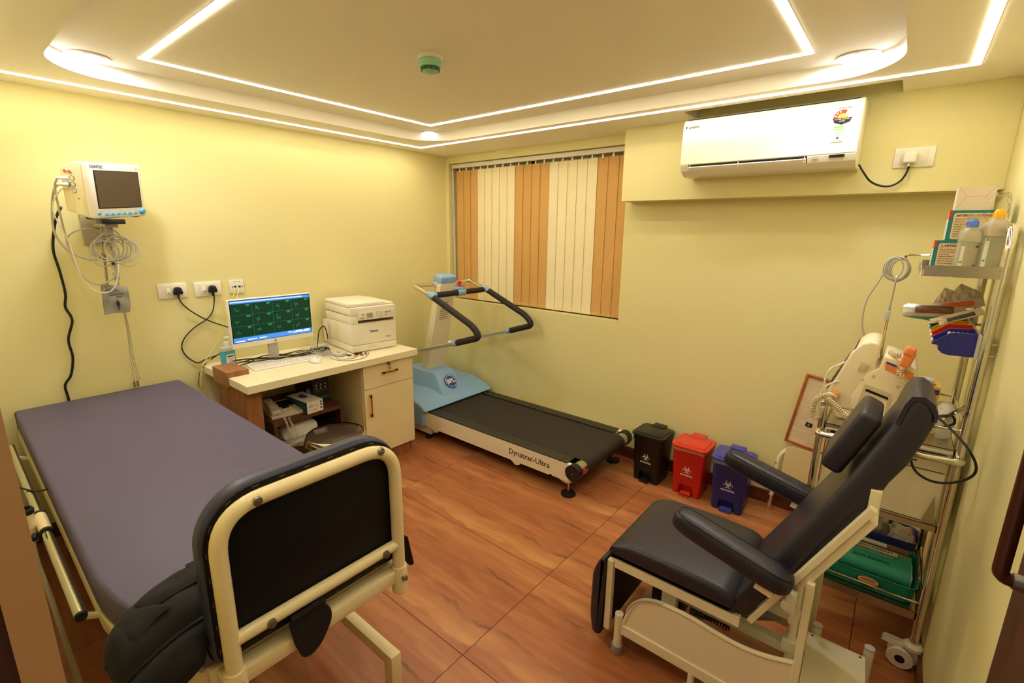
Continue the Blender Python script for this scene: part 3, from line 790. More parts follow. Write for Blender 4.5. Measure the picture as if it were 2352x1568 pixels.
wb = thing('wall_bracket', 'grey steel wall bracket with clamp under the patient monitor', 'bracket', (-3.338, 0.60, 1.62))
mat('bracket_grey', (176, 168, 152), rough=0.4, metal=0.4, var=0.05)
B().box(-3.3395, -3.318, 0.545, 0.665, 1.545, 1.725, bev=0.002).build('wall_plate', 'bracket_grey', wb, world=True)
B().box(-3.318, -3.07, 0.592, 0.645, 1.636, 1.652, bev=0.002).build('arm', 'bracket_grey', wb, world=True)
B().box(-3.15, -3.03, 0.575, 0.668, 1.653, 1.677, bev=0.003).build('clamp_block', 'dark_plastic', wb, world=True)
B().cyl((-3.11, 0.618, 1.636), (-3.11, 0.618, 1.585), 0.011, n=14).build('clamp_screw', 'grey_plastic', wb, world=True)
B().cyl((-3.13, 0.588, 1.640), (-3.13, 0.572, 1.330), 0.0055, n=10).build('hanging_rod', 'dull_metal', wb, world=True)

mons = []
cable('monitor_mains_cable', 'mon_power', 0.0062, 'black_cable', 'thick wavy black mains cable hanging from the patient monitor down the wall', n=8)
cable('sensor_cable', 'lead_a', 0.0042, 'grey_cable', 'pale cable drooping from the upper monitor connector in a wide loop')
cable('sensor_cable', 'lead_b', 0.0050, 'grey_cable', 'thicker pale cable curving from the ringed monitor connector to the coil')
cable('sensor_cable', 'lead_c', 0.0028, 'white_cable', 'thin white cable hanging lowest under the monitor, past the grey bag')
cable('sensor_cable', 'loop_top', 0.0036, 'grey_cable', 'short pale cable arching left from the hanging coil', pts=[(-3.16, 0.452, 1.545), (-3.155, 0.459, 1.587), (-3.15, 0.495, 1.618), (-3.15, 0.545, 1.629), (-3.14, 0.582, 1.614), (-3.13, 0.600, 1.585)])
# coil of leads hung over the clamp screw: each loop its own hang
for k in range(11):
    yc = 0.572 + 0.0095*k; zc = 1.545 - 0.010*abs(k-5)*0.6 + random.uniform(-0.008, 0.008)
    ry = 0.052 + random.uniform(-0.006, 0.014); rz = 0.060 + random.uniform(-0.012, 0.018)
    tx = random.uniform(-0.5, 0.5); x0 = -3.115 + 0.012*math.sin(k*2.1)
    pts = []
    for j in range(16):
        a = 2*math.pi*j/16
        y = yc + ry*math.sin(a)*math.cos(tx*0.5) ; z = zc + rz*math.cos(a)
        pts.append((x0 + 0.03*math.sin(a)*tx + 0.004*math.cos(2*a), y, z))
    o = B().tube(smooth_path(pts, 3, True), 0.0033, n=6, closed=True).build('lead_loop', 'grey_cable', None, origin=(x0, yc, zc-rz))
    if k == 0: coil_root = None
    mons.append(o)
root = thing('cable_coil', 'bundle of pale sensor cable coiled and hung under the patient monitor', 'cable', (-3.115, 0.62, 1.48))
for o in mons:
    mw = Matrix.Translation(o.location); o.data.transform(WM[root.name].inverted() @ mw); o.location = (0, 0, 0); o.parent = root; WM[o.name] = WM[root.name]
B().tube(smooth_path(CB['ecg_trunk'], 6), 0.0042, n=7).build('trunk', 'grey_cable', root, world=True)

el = thing('lead_set', 'five thin sensor leads with coloured clips hanging behind the bed end', 'cable', (-3.31, 0.664, 0.76))
B().box(-3.147, -3.133, 0.604, 0.630, 1.372, 1.412, bev=0.004).build('yoke', 'light_grey_plastic', el, world=True)
for i, (k, cm) in enumerate((('ecg_lead1', (40, 130, 70)), ('ecg_lead2', (190, 50, 40)), ('ecg_lead3', (235, 230, 220)))):
    B().tube(smooth_path(CB[k], 6), 0.0017, n=5).build('lead', 'grey_cable', el, world=True)
    e = Vector(CB[k][-1])
    B().cyl(e+Vector((0, 0, 0.012)), e+Vector((0, 0, -0.02)), 0.0045, n=8).build('clip', mat('clip%d' % i, cm, rough=0.4), el, world=True)
B().box(-3.150, -3.140, 0.602, 0.632, 1.425, 1.470, bev=0.002).build('tag', 'paper', el, world=True, smooth=False)
B().box(-3.1395, -3.1390, 0.608, 0.620, 1.450, 1.464).build('tag_print', 'ink', el, world=True, smooth=False)

# pouch hanging from the rod
def crumple_sheet(w, h, nx, ny, amp, seed):
    rn = random.Random(seed); ph = [rn.uniform(0, 6.28) for _ in range(6)]
    def f(u, v): return amp*(math.sin(7*u+ph[0]+3*v)*0.5 + math.sin(11*v+ph[1]-4*u)*0.35 + math.sin(17*u+9*v+ph[2])*0.25)
    return f
hb = thing('foil_pouch', 'grey foil pouch printed with a small figure, hung below the monitor leads', 'pouch', (-3.14, 0.598, 1.20))
mat('foil_grey', (168, 166, 160), rough=0.35, metal=0.35, var=0.08, vs=14, bump=0.3, bs=30)
f = crumple_sheet(1, 1, 1, 1, 0.004, 3); vs = []; fs = []; nx, ny = 14, 16
for s_, off in ((1, 0.0), (-1, -0.010)):
    base = len(vs)
    for j in range(ny+1):
        for i in range(nx+1):
            u, v = i/nx, j/ny
            bul = 0.007*math.sin(math.pi*u)*math.sin(math.pi*v)
            x = -3.137 + off + s_*bul + f(u, v)
            y = 0.548 + 0.103*u + (0.008*math.sin(3*v) if i == nx else 0) - 0.004*v
            z = 1.350 - 0.153*v - 0.012*u*(1-v) + 0.008*u*v + 0.004*math.sin(5*u)
            vs.append((x, y, z))
    for j in range(ny):
        for i in range(nx):
            a = base + j*(nx+1)+i; fs.append((a, a+1, a+nx+2, a+nx+1))
bb = B().mesh(vs, fs); bmesh.ops.remove_doubles(bb.bm, verts=bb.bm.verts, dist=0.0005)
bb.build('pouch', 'foil_grey', hb, world=True)
for k, (yy, zz, ww, hh) in enumerate(((0.585, 1.325, 0.05, 0.003), (0.590, 1.317, 0.045, 0.003), (0.600, 1.306, 0.065, 0.0035), (0.600, 1.299, 0.06, 0.0035), (0.610, 1.288, 0.022, 0.006))):
    B().box(-3.1235, -3.1225, yy-ww/2, yy+ww/2, zz-hh/2, zz+hh/2).build('print_line', 'ink_grey', hb, world=True, smooth=False)
B().cyl((-3.1235, 0.602, 1.268), (-3.1222, 0.602, 1.268), 0.004, n=10).box(-3.1235, -3.1222, 0.5985, 0.6055, 1.240, 1.263).box(-3.1235, -3.1222, 0.599, 0.601, 1.222, 1.240).box(-3.1235, -3.1222, 0.603, 0.605, 1.222, 1.240).box(-3.1235, -3.1222, 0.5945, 0.597, 1.243, 1.262).box(-3.1235, -3.1222, 0.607, 0.6095, 1.243, 1.262).build('print_figure', 'ink', hb, world=True, smooth=False)

# ------------------------------------------------------------------ desk
DZ = 0.80
dk = thing('desk', 'cream laminate desk with a teak end panel', 'desk', (-2.98, 1.55, 0))
mat('desk_laminate', (242, 232, 196), rough=0.14, var=0.012, spec=0.55)
mat('desk_edge', (236, 220, 170), rough=0.25, var=0.015)
B().box(XL+0.002, -2.668, 1.0, 2.18, DZ-0.045, DZ, bev=0.0015).build('table_top', 'desk_laminate', dk, world=True, smooth=False)
B().box(-3.135, -2.745, 1.012, 1.10, 0.0, DZ-0.046).build('end_panel', 'teak', dk, world=True, smooth=False)
B().box(-3.130, -2.912, 0.992, 1.112, DZ-0.060, DZ+0.032, bev=0.002).build('end_block', 'teak', dk, world=True, smooth=False)
B().box(XL+0.003, XL+0.02, 1.01, 2.17, 0.05, DZ-0.046).build('back_panel', 'desk_edge', dk, world=True, smooth=False)

cu = thing('drawer_cabinet', 'cream cabinet with a locked drawer and a door under the desk end', 'cabinet', (-3.0, 1.955, 0))
B().box(-3.31, -2.722, 1.738, 1.756, 0.085, DZ-0.046).box(-3.31, -2.722, 2.142, 2.160, 0.085, DZ-0.046).box(-3.31, -2.722, 1.756, 2.142, 0.085, 0.103).box(-3.31, -2.74, 1.756, 2.142, 0.57, 0.588).build('carcass', 'desk_edge', cu, world=True, smooth=False)
B().box(-3.29, -2.735, 1.75, 2.15, 0.0, 0.085).build('plinth', 'teak', cu, world=True, smooth=False)
mat('cab_front', (236, 220, 172), rough=0.12, var=0.012, spec=0.5)
dr = B().box(-2.721, -2.702, 1.742, 2.158, 0.582, DZ-0.049, bev=0.001).build('drawer', 'cab_front', cu, world=True, smooth=False)
do_ = B().box(-2.721, -2.702, 1.742, 2.158, 0.088, 0.578, bev=0.001).build('door', 'cab_front', cu, world=True, smooth=False)
def bar_handle(p, q, parent):
    p, q = Vector(p), Vector(q); d = (q-p).normalized(); b = B(); n = Vector((1, 0, 0))
    o = frame(p, d, d.cross(n)*-1 if abs(d.z) < 0.5 else Vector((0, 1, 0)))
    L = (q-p).length
    w = Vector((0, 1, 0)) if abs(d.z) > 0.5 else Vector((0, 0, 1))
    def bx(c0, c1, hw, x0, x1):
        a = p + d*c0 - w*hw; e = p + d*c1 + w*hw
        b.box(x0, x1, min(a.y, e.y), max(a.y, e.y), min(a.z, e.z), max(a.z, e.z), bev=0.001)
    bx(0, 0.022, 0.006, p.x, p.x+0.022); bx(L-0.022, L, 0.006, p.x, p.x+0.022); bx(0, L, 0.006, p.x+0.016, p.x+0.022)
    b.build('handle', 'gold_metal', parent, world=True, label='polished gold bar handle')
bar_handle((-2.7018, 1.884, 0.678), (-2.7018, 2.012, 0.678), dr)
bar_handle((-2.7018, 1.782, 0.386), (-2.7018, 1.782, 0.545), do_)
B().cyl((-2.702, 1.945, 0.732), (-2.694, 1.945, 0.732), 0.011, n=18).build('lock', 'dull_metal', dr, world=True)
B().box(-2.695, -2.676, 1.944, 1.947, 0.727, 0.737).lathe([(0.006, -0.0012), (0.010, -0.0012), (0.010, 0.0012), (0.006, 0.0012)], n=16, cap=False, M=Matrix.Translation((-2.686, 1.947, 0.706)) @ Matrix.Rotation(R(80), 4, 'Y')).box(-2.687, -2.685, 1.946, 1.949, 0.682, 0.697).lathe([(0.004, -0.001), (0.0085, -0.001), (0.0085, 0.001), (0.004, 0.001)], n=12, cap=False, M=Matrix.Translation((-2.685, 1.9475, 0.700)) @ Matrix.Rotation(R(70), 4, 'Y')).build('key', 'dull_metal', dr, world=True)

# shelf unit under the desk
su = thing('under_desk_shelf', 'low dark brown open shelf unit under the desk', 'shelf', (-2.98, 1.38, 0))
B().box(-3.28, -2.775, 1.165, 1.185, 0.0, 0.48).build('side_panel', 'dark_wood', su, world=True, smooth=False)
B().box(-3.28, -2.775, 1.600, 1.620, 0.0, 0.48).build('side_panel', 'dark_wood', su, world=True, smooth=False)
B().box(-3.28, -2.770, 1.160, 1.625, 0.480, 0.505).build('top_board', 'dark_wood', su, world=True, smooth=False)
B().box(-3.28, -2.775, 1.185, 1.600, 0.305, 0.325).build('shelf_board', 'dark_wood', su, world=True, smooth=False)
B().box(-2.795, -2.775, 1.185, 1.600, 0.02, 0.305).build('front_board', 'dark_wood', su, world=True, smooth=False)
B().box(-3.28, -3.262, 1.185, 1.600, 0.0, 0.48).build('back_board', 'dark_wood', su, world=True, smooth=False)

# telephone
ph = thing('desk_phone', 'beige corded desk telephone on the dark shelf', 'telephone', (-2.92, 1.275, 0.505), rz=R(-6))
mat('phone_beige', (216, 202, 176), rough=0.4, var=0.02)
wedge = [(-0.095, 0.0), (0.095, 0.0), (0.095, 0.018), (-0.085, 0.055), (-0.095, 0.05)]
B().prism(wedge, -0.085, 0.105, axis='y', bev=0.004).build('base', 'phone_beige', ph)
sl_ = math.atan2(-0.037, 0.18)
Mp = Matrix.Translation((0, 0, 0.0366)) @ Matrix.Rotation(-sl_, 4, 'Y')
B().box(-0.085, 0.085, -0.080, -0.030, 0.004, 0.020, bev=0.008).box(-0.092, -0.045, -0.084, -0.026, 0.002, 0.034, bev=0.010, seg=3).box(0.045, 0.092, -0.084, -0.026, 0.002, 0.034, bev=0.010, seg=3).box(-0.08, 0.08, -0.076, -0.034, 0.014, 0.034, bev=0.009, seg=3).xf(Mp).build('handset', 'phone_beige', ph)
B().box(-0.075, 0.000, -0.005, 0.085, 0.0, 0.0025).xf(Mp).build('display_panel', 'dark_plastic', ph, smooth=False)
B().box(0.004, 0.022, 0.002, 0.05, 0.0, 0.003).xf(Mp).build('label_strip', 'dark_plastic', ph, smooth=False)
for i in range(4):
    for j in range(3):
        B().box(0.028+i*0.015, 0.037+i*0.015, 0.004+j*0.018, 0.016+j*0.018, 0.0, 0.004, bev=0.001).xf(Mp).build('key', 'warm_white_plastic', ph, smooth=False)
for i in range(5):
    B().box(-0.05+i*0.03, -0.035+i*0.03, 0.092, 0.1, 0.0, 0.003, bev=0.001).xf(Mp).build('side_key', 'light_grey_plastic', ph, smooth=False)
B().box(0.006, 0.018, 0.058, 0.072, 0.0, 0.004, bev=0.001).xf(Mp).build('red_key', 'ink_red', ph, smooth=False)
cpath = [(-2.792, 1.235, 0.522), (-2.765, 1.232, 0.505), (-2.757, 1.238, 0.46), (-2.753, 1.250, 0.415), (-2.755, 1.268, 0.385), (-2.757, 1.290, 0.40), (-2.76, 1.275, 0.45), (-2.762, 1.258, 0.49), (-2.785, 1.262, 0.515)]
B().tube(coil(cpath, 0.0055, 46, 9), 0.0018, n=5).build('handset_cord', 'phone_beige', ph, world=True)
cable('phone_cable', '', 0.0016, 'white_cable', 'thin white cable from the telephone down the shelf side', pts=[(-3.02, 1.20, 0.515), (-2.95, 1.155, 0.50), (-2.90, 1.150, 0.45), (-2.88, 1.152, 0.38), (-2.87, 1.152, 0.30)])

# carton of gloves with a pen holder on it, dark mask carton
gb = thing('glove_box', 'open white and teal carton of gloves beside the telephone', 'box', (-2.885, 1.418, 0.505), rz=R(4))
mat('carton_white', (226, 220, 206), rough=0.6, var=0.02)
B().box(-0.115, 0.115, -0.055, 0.055, 0, 0.075).build('carton', 'carton_white', gb, smooth=False)
B().box(-0.1155, 0.1145, -0.0555, -0.0545, 0.001, 0.074).build('side_print', mat('carton_teal', (26, 92, 96), rough=0.55), gb, smooth=False)
text('Nitrile', 0.011, 'ink_grey', gb, frame((0.1153, -0.03, 0.052), (0, 1, 0), (0, 0, 1)), 'print')
text('Examination Gloves', 0.008, 'ink_grey', gb, frame((0.1153, -0.012, 0.041), (0, 1, 0), (0, 0, 1)), 'print')
text('TRUST', 0.015, 'ink_red', gb, frame((0.1153, -0.006, 0.018), (0, 1, 0), (0, 0, 1)), 'print')
for z in (0.060, 0.041, 0.021):
    B().cyl((0.1148, 0.042, z), (0.1156, 0.042, z), 0.007, n=14).build('print_dot', 'carton_teal', gb)
B().lathe([(0.0, 0), (0.022, 0), (0.024, 0.001), (0.0, 0.001)], n=20, M=Matrix.Translation((-0.02, 0.0, 0.0752)) @ Matrix.Diagonal((1.6, 1, 1, 1))).build('opening', mat('glove_blue', (58, 54, 120), rough=0.5), gb)
B().sphere((-0.02, 0, 0.078), 0.02, (1.5, 0.9, 0.5)).build('glove_tip', 'glove_blue', gb)
mb = thing('mask_box', 'tall dark carton printed with a face mask and pictograms', 'box', (-3.005, 1.545, 0.505), rz=R(6))
mat('carton_dark', (34, 27, 26), rough=0.45, var=0.06)
B().box(-0.115, 0.085, -0.062, 0.062, 0, 0.165, bev=0.001).build('carton', 'carton_dark', mb, smooth=False)
for z0, z1, y0, y1 in ((0.020, 0.036, -0.050, 0.055), (0.075, 0.082, -0.05, 0.05), (0.138, 0.143, -0.035, 0.035)):
    B().box(0.0848, 0.0854, y0, y1, z0, z1).build('print_band', 'carton_teal', mb, smooth=False)
for r_ in range(2):
    for c_ in range(3):
        cx, cz = -0.034+c_*0.034, 0.122-r_*0.024
        B().prism([(cx-0.007, cz-0.007), (cx+0.007, cz-0.007), (cx+0.003, cz+0.001), (cx+0.003, cz+0.006), (cx-0.003, cz+0.006), (cx-0.003, cz+0.001)], 0.0848, 0.0854, axis='x').build('pictogram', 'light_grey_plastic', mb, smooth=False)
B().sphere((0.035, -0.062, 0.068), 0.028, (0.9, 0.08, 1.0)).build('mask_print', mat('mask_blue', (150, 178, 190), rough=0.6), mb)
B().box(-0.06, 0.02, -0.03, 0.03, 0.1648, 0.1655).build('top_opening', mat('carton_inner', (90, 72, 54), rough=0.8), mb, smooth=False)

# plastic bags pushed into the lower shelf
mat('clear_bag', (206, 200, 190), rough=0.22, var=0.1, vs=12, trans=0.35, bump=0.8, bs=28)
mat('white_bag', (214, 206, 192), rough=0.5, var=0.05, bump=0.6, bs=22)
def lump(name, m, loc, sx, sy, sz, seed, amp=0.18, label=None, cat='bag', parent=None, sub=3, dom=2.2):
    from mathutils import noise as nz
    t = bmesh.new(); bmesh.ops.create_icosphere(t, subdivisions=sub+1, radius=1)
    for v in t.verts:
        q = v.co.normalized(); q = Vector((math.copysign(abs(q.x)**0.55, q.x), math.copysign(abs(q.y)**0.55, q.y), math.copysign(abs(q.z)**0.7, q.z)))
        n = nz.fractal(v.co*dom + Vector((seed*3.1, seed*1.7, seed)), 0.8, 2.2, 4)
        q = q*(1+amp*n)
        v.co = Vector((q.x*sx, q.y*sy, max(-sz, q.z*sz)+sz))
    b = B(); b._join(t)
    if parent is not None:
        return b.xf(Matrix.Translation(loc)).build(name, m, parent, world=True)
    o = b.build(name, m); o.location = loc; WM[o.name] = Matrix.Translation(loc)
    return tag(o, label, cat)
lump('paper_bundle', 'white_bag', (-2.90, 1.345, 0.325), 0.10, 0.12, 0.06, 5, 0.08, 'crumpled white package on the lower dark shelf', 'package')
cb = lump('plastic_bag', 'clear_bag', (-2.775, 1.36, 0.326), 0.055, 0.150, 0.022, 8, 0.2, 'shiny plastic bag of dark lettered packs on the lower shelf', 'bag')

# stool
stl = thing('round_stool', 'round stool with chrome-edged dark seat under the desk', 'stool', (-2.42, 1.355, 0))
mat('stool_top', (62, 48, 38), rough=0.18, var=0.05, coat=0.3)
B().lathe([(0.0, 0.487), (0.150, 0.487), (0.156, 0.484), (0.158, 0.480), (0.0, 0.480)], n=48).build('seat', 'stool_top', stl)
B().lathe([(0.158, 0.489), (0.162, 0.486), (0.176, 0.448), (0.174, 0.446), (0.158, 0.480)], n=48, cap=False).build('rim', 'chrome', stl)
B().lathe([(0.0, 0.446), (0.150, 0.446), (0.150, 0.458), (0, 0.458)], n=32).build('seat_plate', 'dull_metal', stl)
B().cyl((0, 0, 0.446), (0, 0, 0.10), 0.019, n=16).build('screw_post', 'chrome', stl)
for k in range(4):
    a = R(45+90*k); c, s_ = math.cos(a), math.sin(a)
    B().tube(smooth_path([(0.02*c, 0.02*s_, 0.30), (0.08*c, 0.08*s_, 0.27), (0.15*c, 0.15*s_, 0.10), (0.17*c, 0.17*s_, 0.012)], 6), 0.011, n=10).build('leg', 'chrome', stl)
    B().lathe([(0.0, 0), (0.016, 0), (0.014, 0.02), (0, 0.02)], (0.17*c, 0.17*s_, 0), n=12).build('foot_cap', 'black_rubber', stl)
B().tube([(0.135*math.cos(2*math.pi*k/32), 0.135*math.sin(2*math.pi*k/32), 0.14) for k in range(32)], 0.007, n=8, closed=True).build('foot_ring', 'chrome', stl)
# ------------------------------------------------------------------ things on the desk
# all-in-one computer
pc = thing('desktop_computer', 'white all-in-one computer showing a green ECG grid', 'computer', (-3.05, 1.345, DZ))
mat('pc_white', (240, 236, 226), rough=0.3, var=0.01)
y0, y1, z0, z1, xf_ = 1.088, 1.602, 0.928, 1.228, -3.05
B().box(xf_-0.030, xf_, y0, y1, z0, z1, bev=0.006, seg=3).build('housing', 'pc_white', pc, world=True)
def scr(name, col, st):
    m = mat(name, col, rough=0.25, var=0.0, emis=col, es=st); return name
scr('scr_black', (6, 8, 10), 0.05); scr('scr_green', (10, 44, 28), 0.45); scr('scr_blue', (52, 104, 196), 0.9); scr('scr_pale', (170, 190, 235), 0.95)
scr('scr_line', (40, 96, 110), 0.8); scr('scr_wave', (50, 150, 84), 0.7); scr('scr_text', (50, 150, 80), 0.6)
sx = xf_+0.0006
B().box(xf_-0.001, sx, y0+0.008, y1-0.008, z0+0.034, z1-0.006).build('screen', 'scr_black', pc, world=True, smooth=False)
ya, yb, za, zb = y0+0.012, y1-0.012, z0+0.037, z1-0.010
B().box(sx, sx+0.0004, ya, yb, za, zb).build('display_grid', 'scr_green', pc, world=True, smooth=False)
B().box(sx, sx+0.0008, ya, yb, zb-0.017, zb).build('title_bar', 'scr_blue', pc, world=True, smooth=False)
B().box(sx, sx+0.0010, ya, yb-0.05, zb-0.010, zb-0.005).build('title_text', 'scr_pale', pc, world=True, smooth=False)
B().box(sx, sx+0.0008, ya, yb, za, za+0.028).build('tool_bar', 'scr_blue', pc, world=True, smooth=False)
for k, (u0, u1, v) in enumerate(((0.01, 0.07, 0.003), (0.08, 0.14, 0.009), (0.15, 0.2, 0.009), (0.36, 0.40, 0.012), (0.40, 0.48, 0.012), (0.33, 0.36, 0.018), (0.38, 0.43, 0.019), (0.44, 0.48, 0.019))):
    B().box(sx, sx+0.0011, ya+u0, ya+u1-0.006, za+v, za+v+0.006).build('tool_button', 'scr_pale', pc, world=True, smooth=False)
gz0, gz1 = za+0.030, zb-0.019
for k in range(1, 4):
    yy = ya+(yb-ya)*k/4
    B().box(sx, sx+0.0007, yy-0.0005, yy+0.0005, gz0, gz1).build('grid_line', 'scr_line', pc, world=True, smooth=False)
for k in range(0, 4):
    zz = gz0+(gz1-gz0)*k/3
    B().box(sx, sx+0.0007, ya, yb, zz-0.0005, zz+0.0005).build('grid_line', 'scr_line', pc, world=True, smooth=False)
rn = random.Random(4)
for r_ in range(3):
    for c_ in range(4):
        cy = ya+(yb-ya)*(c_+0.5)/4; cz = gz0+(gz1-gz0)*(r_+0.45)/3
        pts = []; n = 15
        for k in range(n):
            amp = rn.uniform(-0.018, 0.022) if 3 <= k <= 11 and k % 2 else rn.uniform(-0.003, 0.003)
            pts.append((sx+0.001, cy-0.044+0.0022*k, cz+amp))
        b = B()
        for a, e in zip(pts, pts[1:]): b.tube([a, e], 0.00035, n=4)
        b.build('ecg_trace', 'scr_wave', pc, world=True, smooth=False)
        b = B()
        for k in range(3): b.box(sx, sx+0.0009, cy+0.026, cy+0.026+0.026-0.004*k, cz+0.031-0.0045*k, cz+0.0328-0.0045*k)
        o = b.build('readout', 'scr_text', pc, world=True, smooth=False); o['kind'] = 'stuff'
B().cyl((xf_, 1.345, z0+0.016), (xf_+0.0006, 1.345, z0+0.016), 0.0085, n=20).build('badge', 'grey_plastic', pc, world=True)
text('hp', 0.011, 'ink_white', pc, frame((xf_+0.001, 1.345, z0+0.017), (0, 1, 0), (0, 0, 1)), 'badge_lettering', world=True, shear=0.2)
B().box(xf_-0.060, xf_-0.035, 1.315, 1.375, DZ+0.008, z0+0.06, bev=0.004).build('stand_neck', 'light_grey_plastic', pc, world=True)
B().box(xf_-0.045, xf_-0.028, 1.30, 1.39, z0+0.02, z0+0.10, bev=0.004).build('stand_hinge', 'light_grey_plastic', pc, world=True)
B().prism(rrect(xf_-0.16, xf_+0.075, 1.235, 1.455, 0.03), DZ+0.0005, DZ+0.009, axis='z', bev=0.002).build('stand_foot', 'pc_white', pc, world=True)

# keyboard and mouse
kb = thing('keyboard', 'slim white computer keyboard on the desk', 'keyboard', (-2.995, 1.375, DZ), rz=R(-3))
B().prism([(-0.068, 0.0006), (0.070, 0.0006), (0.070, 0.008), (-0.068, 0.020)], -0.215, 0.215, axis='y', bev=0.003).build('tray', 'pc_white', kb)
tilt = math.atan2(-0.012, 0.138)
Mk = Matrix.Translation((0, 0, 0.0142)) @ Matrix.Rotation(-tilt, 4, 'Y')
rows = [(-0.052, 0.011, 16), (-0.033, 0.015, 15), (-0.014, 0.015, 15), (0.005, 0.015, 14), (0.024, 0.015, 13), (0.043, 0.015, 9)]
ks = []
mat('key_white', (228, 222, 208), rough=0.45, var=0.02)
for (x, hh, n) in rows:
    for blk0, blk1, m_ in ((-0.207, 0.085, n), (0.095, 0.145, 3), (0.152, 0.207, 4)):
        wv_ = (blk1-blk0)/m_
        for k in range(m_):
            B().box(x, x+hh, blk0+k*wv_+0.0012, blk0+(k+1)*wv_-0.0012, 0.0, 0.0035, bev=0.0007, seg=1).xf(Mk).build('key', 'key_white', kb, smooth=False)
ms = thing('computer_mouse', 'small white computer mouse beside the keyboard', 'mouse', (-2.87, 1.505, DZ+0.0006))
B().sphere((0, 0, 0), 1, (0.052, 0.031, 0.034), 20, 12).build('shell', 'pc_white', ms)
for v in ms.children[0].data.vertices: v.co.z = max(v.co.z, 0.0)
B().cyl((0.022, -0.004, 0.0285), (0.022, 0.004, 0.0285), 0.006, n=12).build('scroll_wheel', 'light_grey_plastic', ms)

# hand sanitizer
sz_ = thing('sanitizer_bottle', 'pump bottle of pale blue hand sanitizer on the desk', 'bottle', (-3.215, 1.115, DZ+0.0004), rz=R(15))
mat('gel_blue', (90, 196, 226), rough=0.12, var=0.03, trans=0.35, ior=1.35)
mat('bottle_clear', (226, 234, 230), rough=0.2, var=0.02, trans=0.35, ior=1.2)
def rbottle(hx, hy, z0, z1, r):
    return B().prism(rrect(-hx, hx, -hy, hy, r, 5), z0, z1, axis='z', bev=0.003)
rbottle(0.024, 0.041, 0, 0.088, 0.014).build('gel', 'gel_blue', sz_)
b = rbottle(0.0245, 0.0415, 0.0885, 0.118, 0.014)
b.build('upper_bottle', 'bottle_clear', sz_)
B().lathe([(0.020, 0.118), (0.014, 0.128), (0.012, 0.132), (0, 0.132)], n=20).build('shoulder', 'bottle_clear', sz_)
B().lathe([(0.0135, 0.130), (0.0135, 0.146), (0.009, 0.150), (0, 0.150)], n=20).build('collar', 'white_plastic', sz_)
B().cyl((0, 0, 0.150), (0, 0, 0.170), 0.004, n=10).box(-0.012, 0.012, -0.012, 0.008, 0.170, 0.178, bev=0.003).tube(smooth_path([(0, 0.006, 0.175), (0, 0.024, 0.176), (0, 0.034, 0.170)], 4), 0.0042, n=8).build('pump_head', 'white_plastic', sz_)
B().box(0.0243, 0.0250, -0.027, 0.027, 0.012, 0.070).build('label', 'paper', sz_, smooth=False)
B().box(0.0250, 0.0254, -0.020, 0.020, 0.054, 0.062).build('label_band', mat('label_violet', (90, 50, 80), rough=0.6), sz_, smooth=False)
for k in range(5): B().box(0.0250, 0.0253, -0.018, 0.018-0.003*k, 0.044-k*0.007, 0.0455-k*0.007).build('label_line', 'ink_grey', sz_, smooth=False)

# printer
pr = thing('printer', 'white multifunction laser printer on the desk', 'printer', (-2.859, 1.956, DZ+0.0004), rz=1.447)
mat('printer_white', (236, 228, 208), rough=0.42, var=0.012)
mat('printer_cream', (228, 216, 190), rough=0.45, var=0.012)
PW, PD, PH = 0.1735, 0.415, 0.353
pbd = B().box(-PW, PW, 0.0, PD, 0.004, 0.052, bev=0.006).build('paper_tray', 'printer_white', pr)
B().box(-PW, PW, 0.0, PD, 0.0535, 0.205, bev=0.007).build('lower_body', 'printer_white', pr)
B().box(-PW, -PW+0.056, 0.0, PD, 0.200, 0.262, bev=0.006).box(PW-0.02, PW, 0.0, PD, 0.200, 0.262, bev=0.006).box(-PW+0.015, PW-0.015, 0.10, PD, 0.200, 0.262).build('upper_body', 'printer_white', pr)
B().box(-PW+0.055, PW-0.014, 0.088, 0.098, 0.205, 0.262).build('exit_cavity', 'dark_plastic', pr, smooth=False)
B().box(-PW+0.014, PW-0.014, 0.0, 0.10, 0.2045, 0.2065).build('exit_tray', 'printer_cream', pr, smooth=False)
B().box(-PW, PW, -0.002, PD, 0.263, 0.318, bev=0.007).build('scanner_unit', 'printer_white', pr)
B().prism([(0.0, 0.0), (0.008, 0.062), (0.020, 0.062), (0.020, 0.0)], -PW+0.052, PW-0.012, axis='x', bev=0.002, M=Matrix.Translation((0, -0.012, 0.228))).build('control_panel', 'printer_cream', pr)
def pface(x, z): return frame((x, -0.0118+0.129*(z-0.226)-0.0006, z), (1, 0, 0), (0, 0.129, 1))
B().box(-0.022, 0.022, -0.016, 0.016, 0, 0.0012).xf(pface(-0.035, 0.258)).build('display', 'grey_plastic', pr, smooth=False)
for i in range(4):
    for j in range(3):
        B().cyl((0, 0, 0), (0, 0, 0.0015), 0.0045, n=10).xf(pface(0.022+j*0.018, 0.240+i*0.012)).build('panel_key', 'light_grey_plastic', pr)
for (x, z) in ((-0.10, 0.243), (-0.085, 0.243), (-0.085, 0.268), (0.090, 0.270), (0.105, 0.27), (0.125, 0.272), (0.09, 0.25)):
    B().cyl((0, 0, 0), (0, 0, 0.0018), 0.006, n=12).xf(pface(x, z)).build('panel_key', 'grey_plastic', pr)
B().box(-PW, PW-0.070, 0.02, PD, 0.319, 0.345, bev=0.008, seg=3).build('document_feeder', 'printer_white', pr)
B().box(PW-0.068, PW, 0.03, PD, 0.319, 0.332, bev=0.004).build('feeder_tray', 'printer_white', pr)
B().box(-0.030, 0.010, -0.0008, 0.01, 0.052, 0.057).box(-0.055, 0.015, -0.0008, 0.006, 0.020, 0.042).build('tray_grip', 'printer_cream', pr, smooth=False)
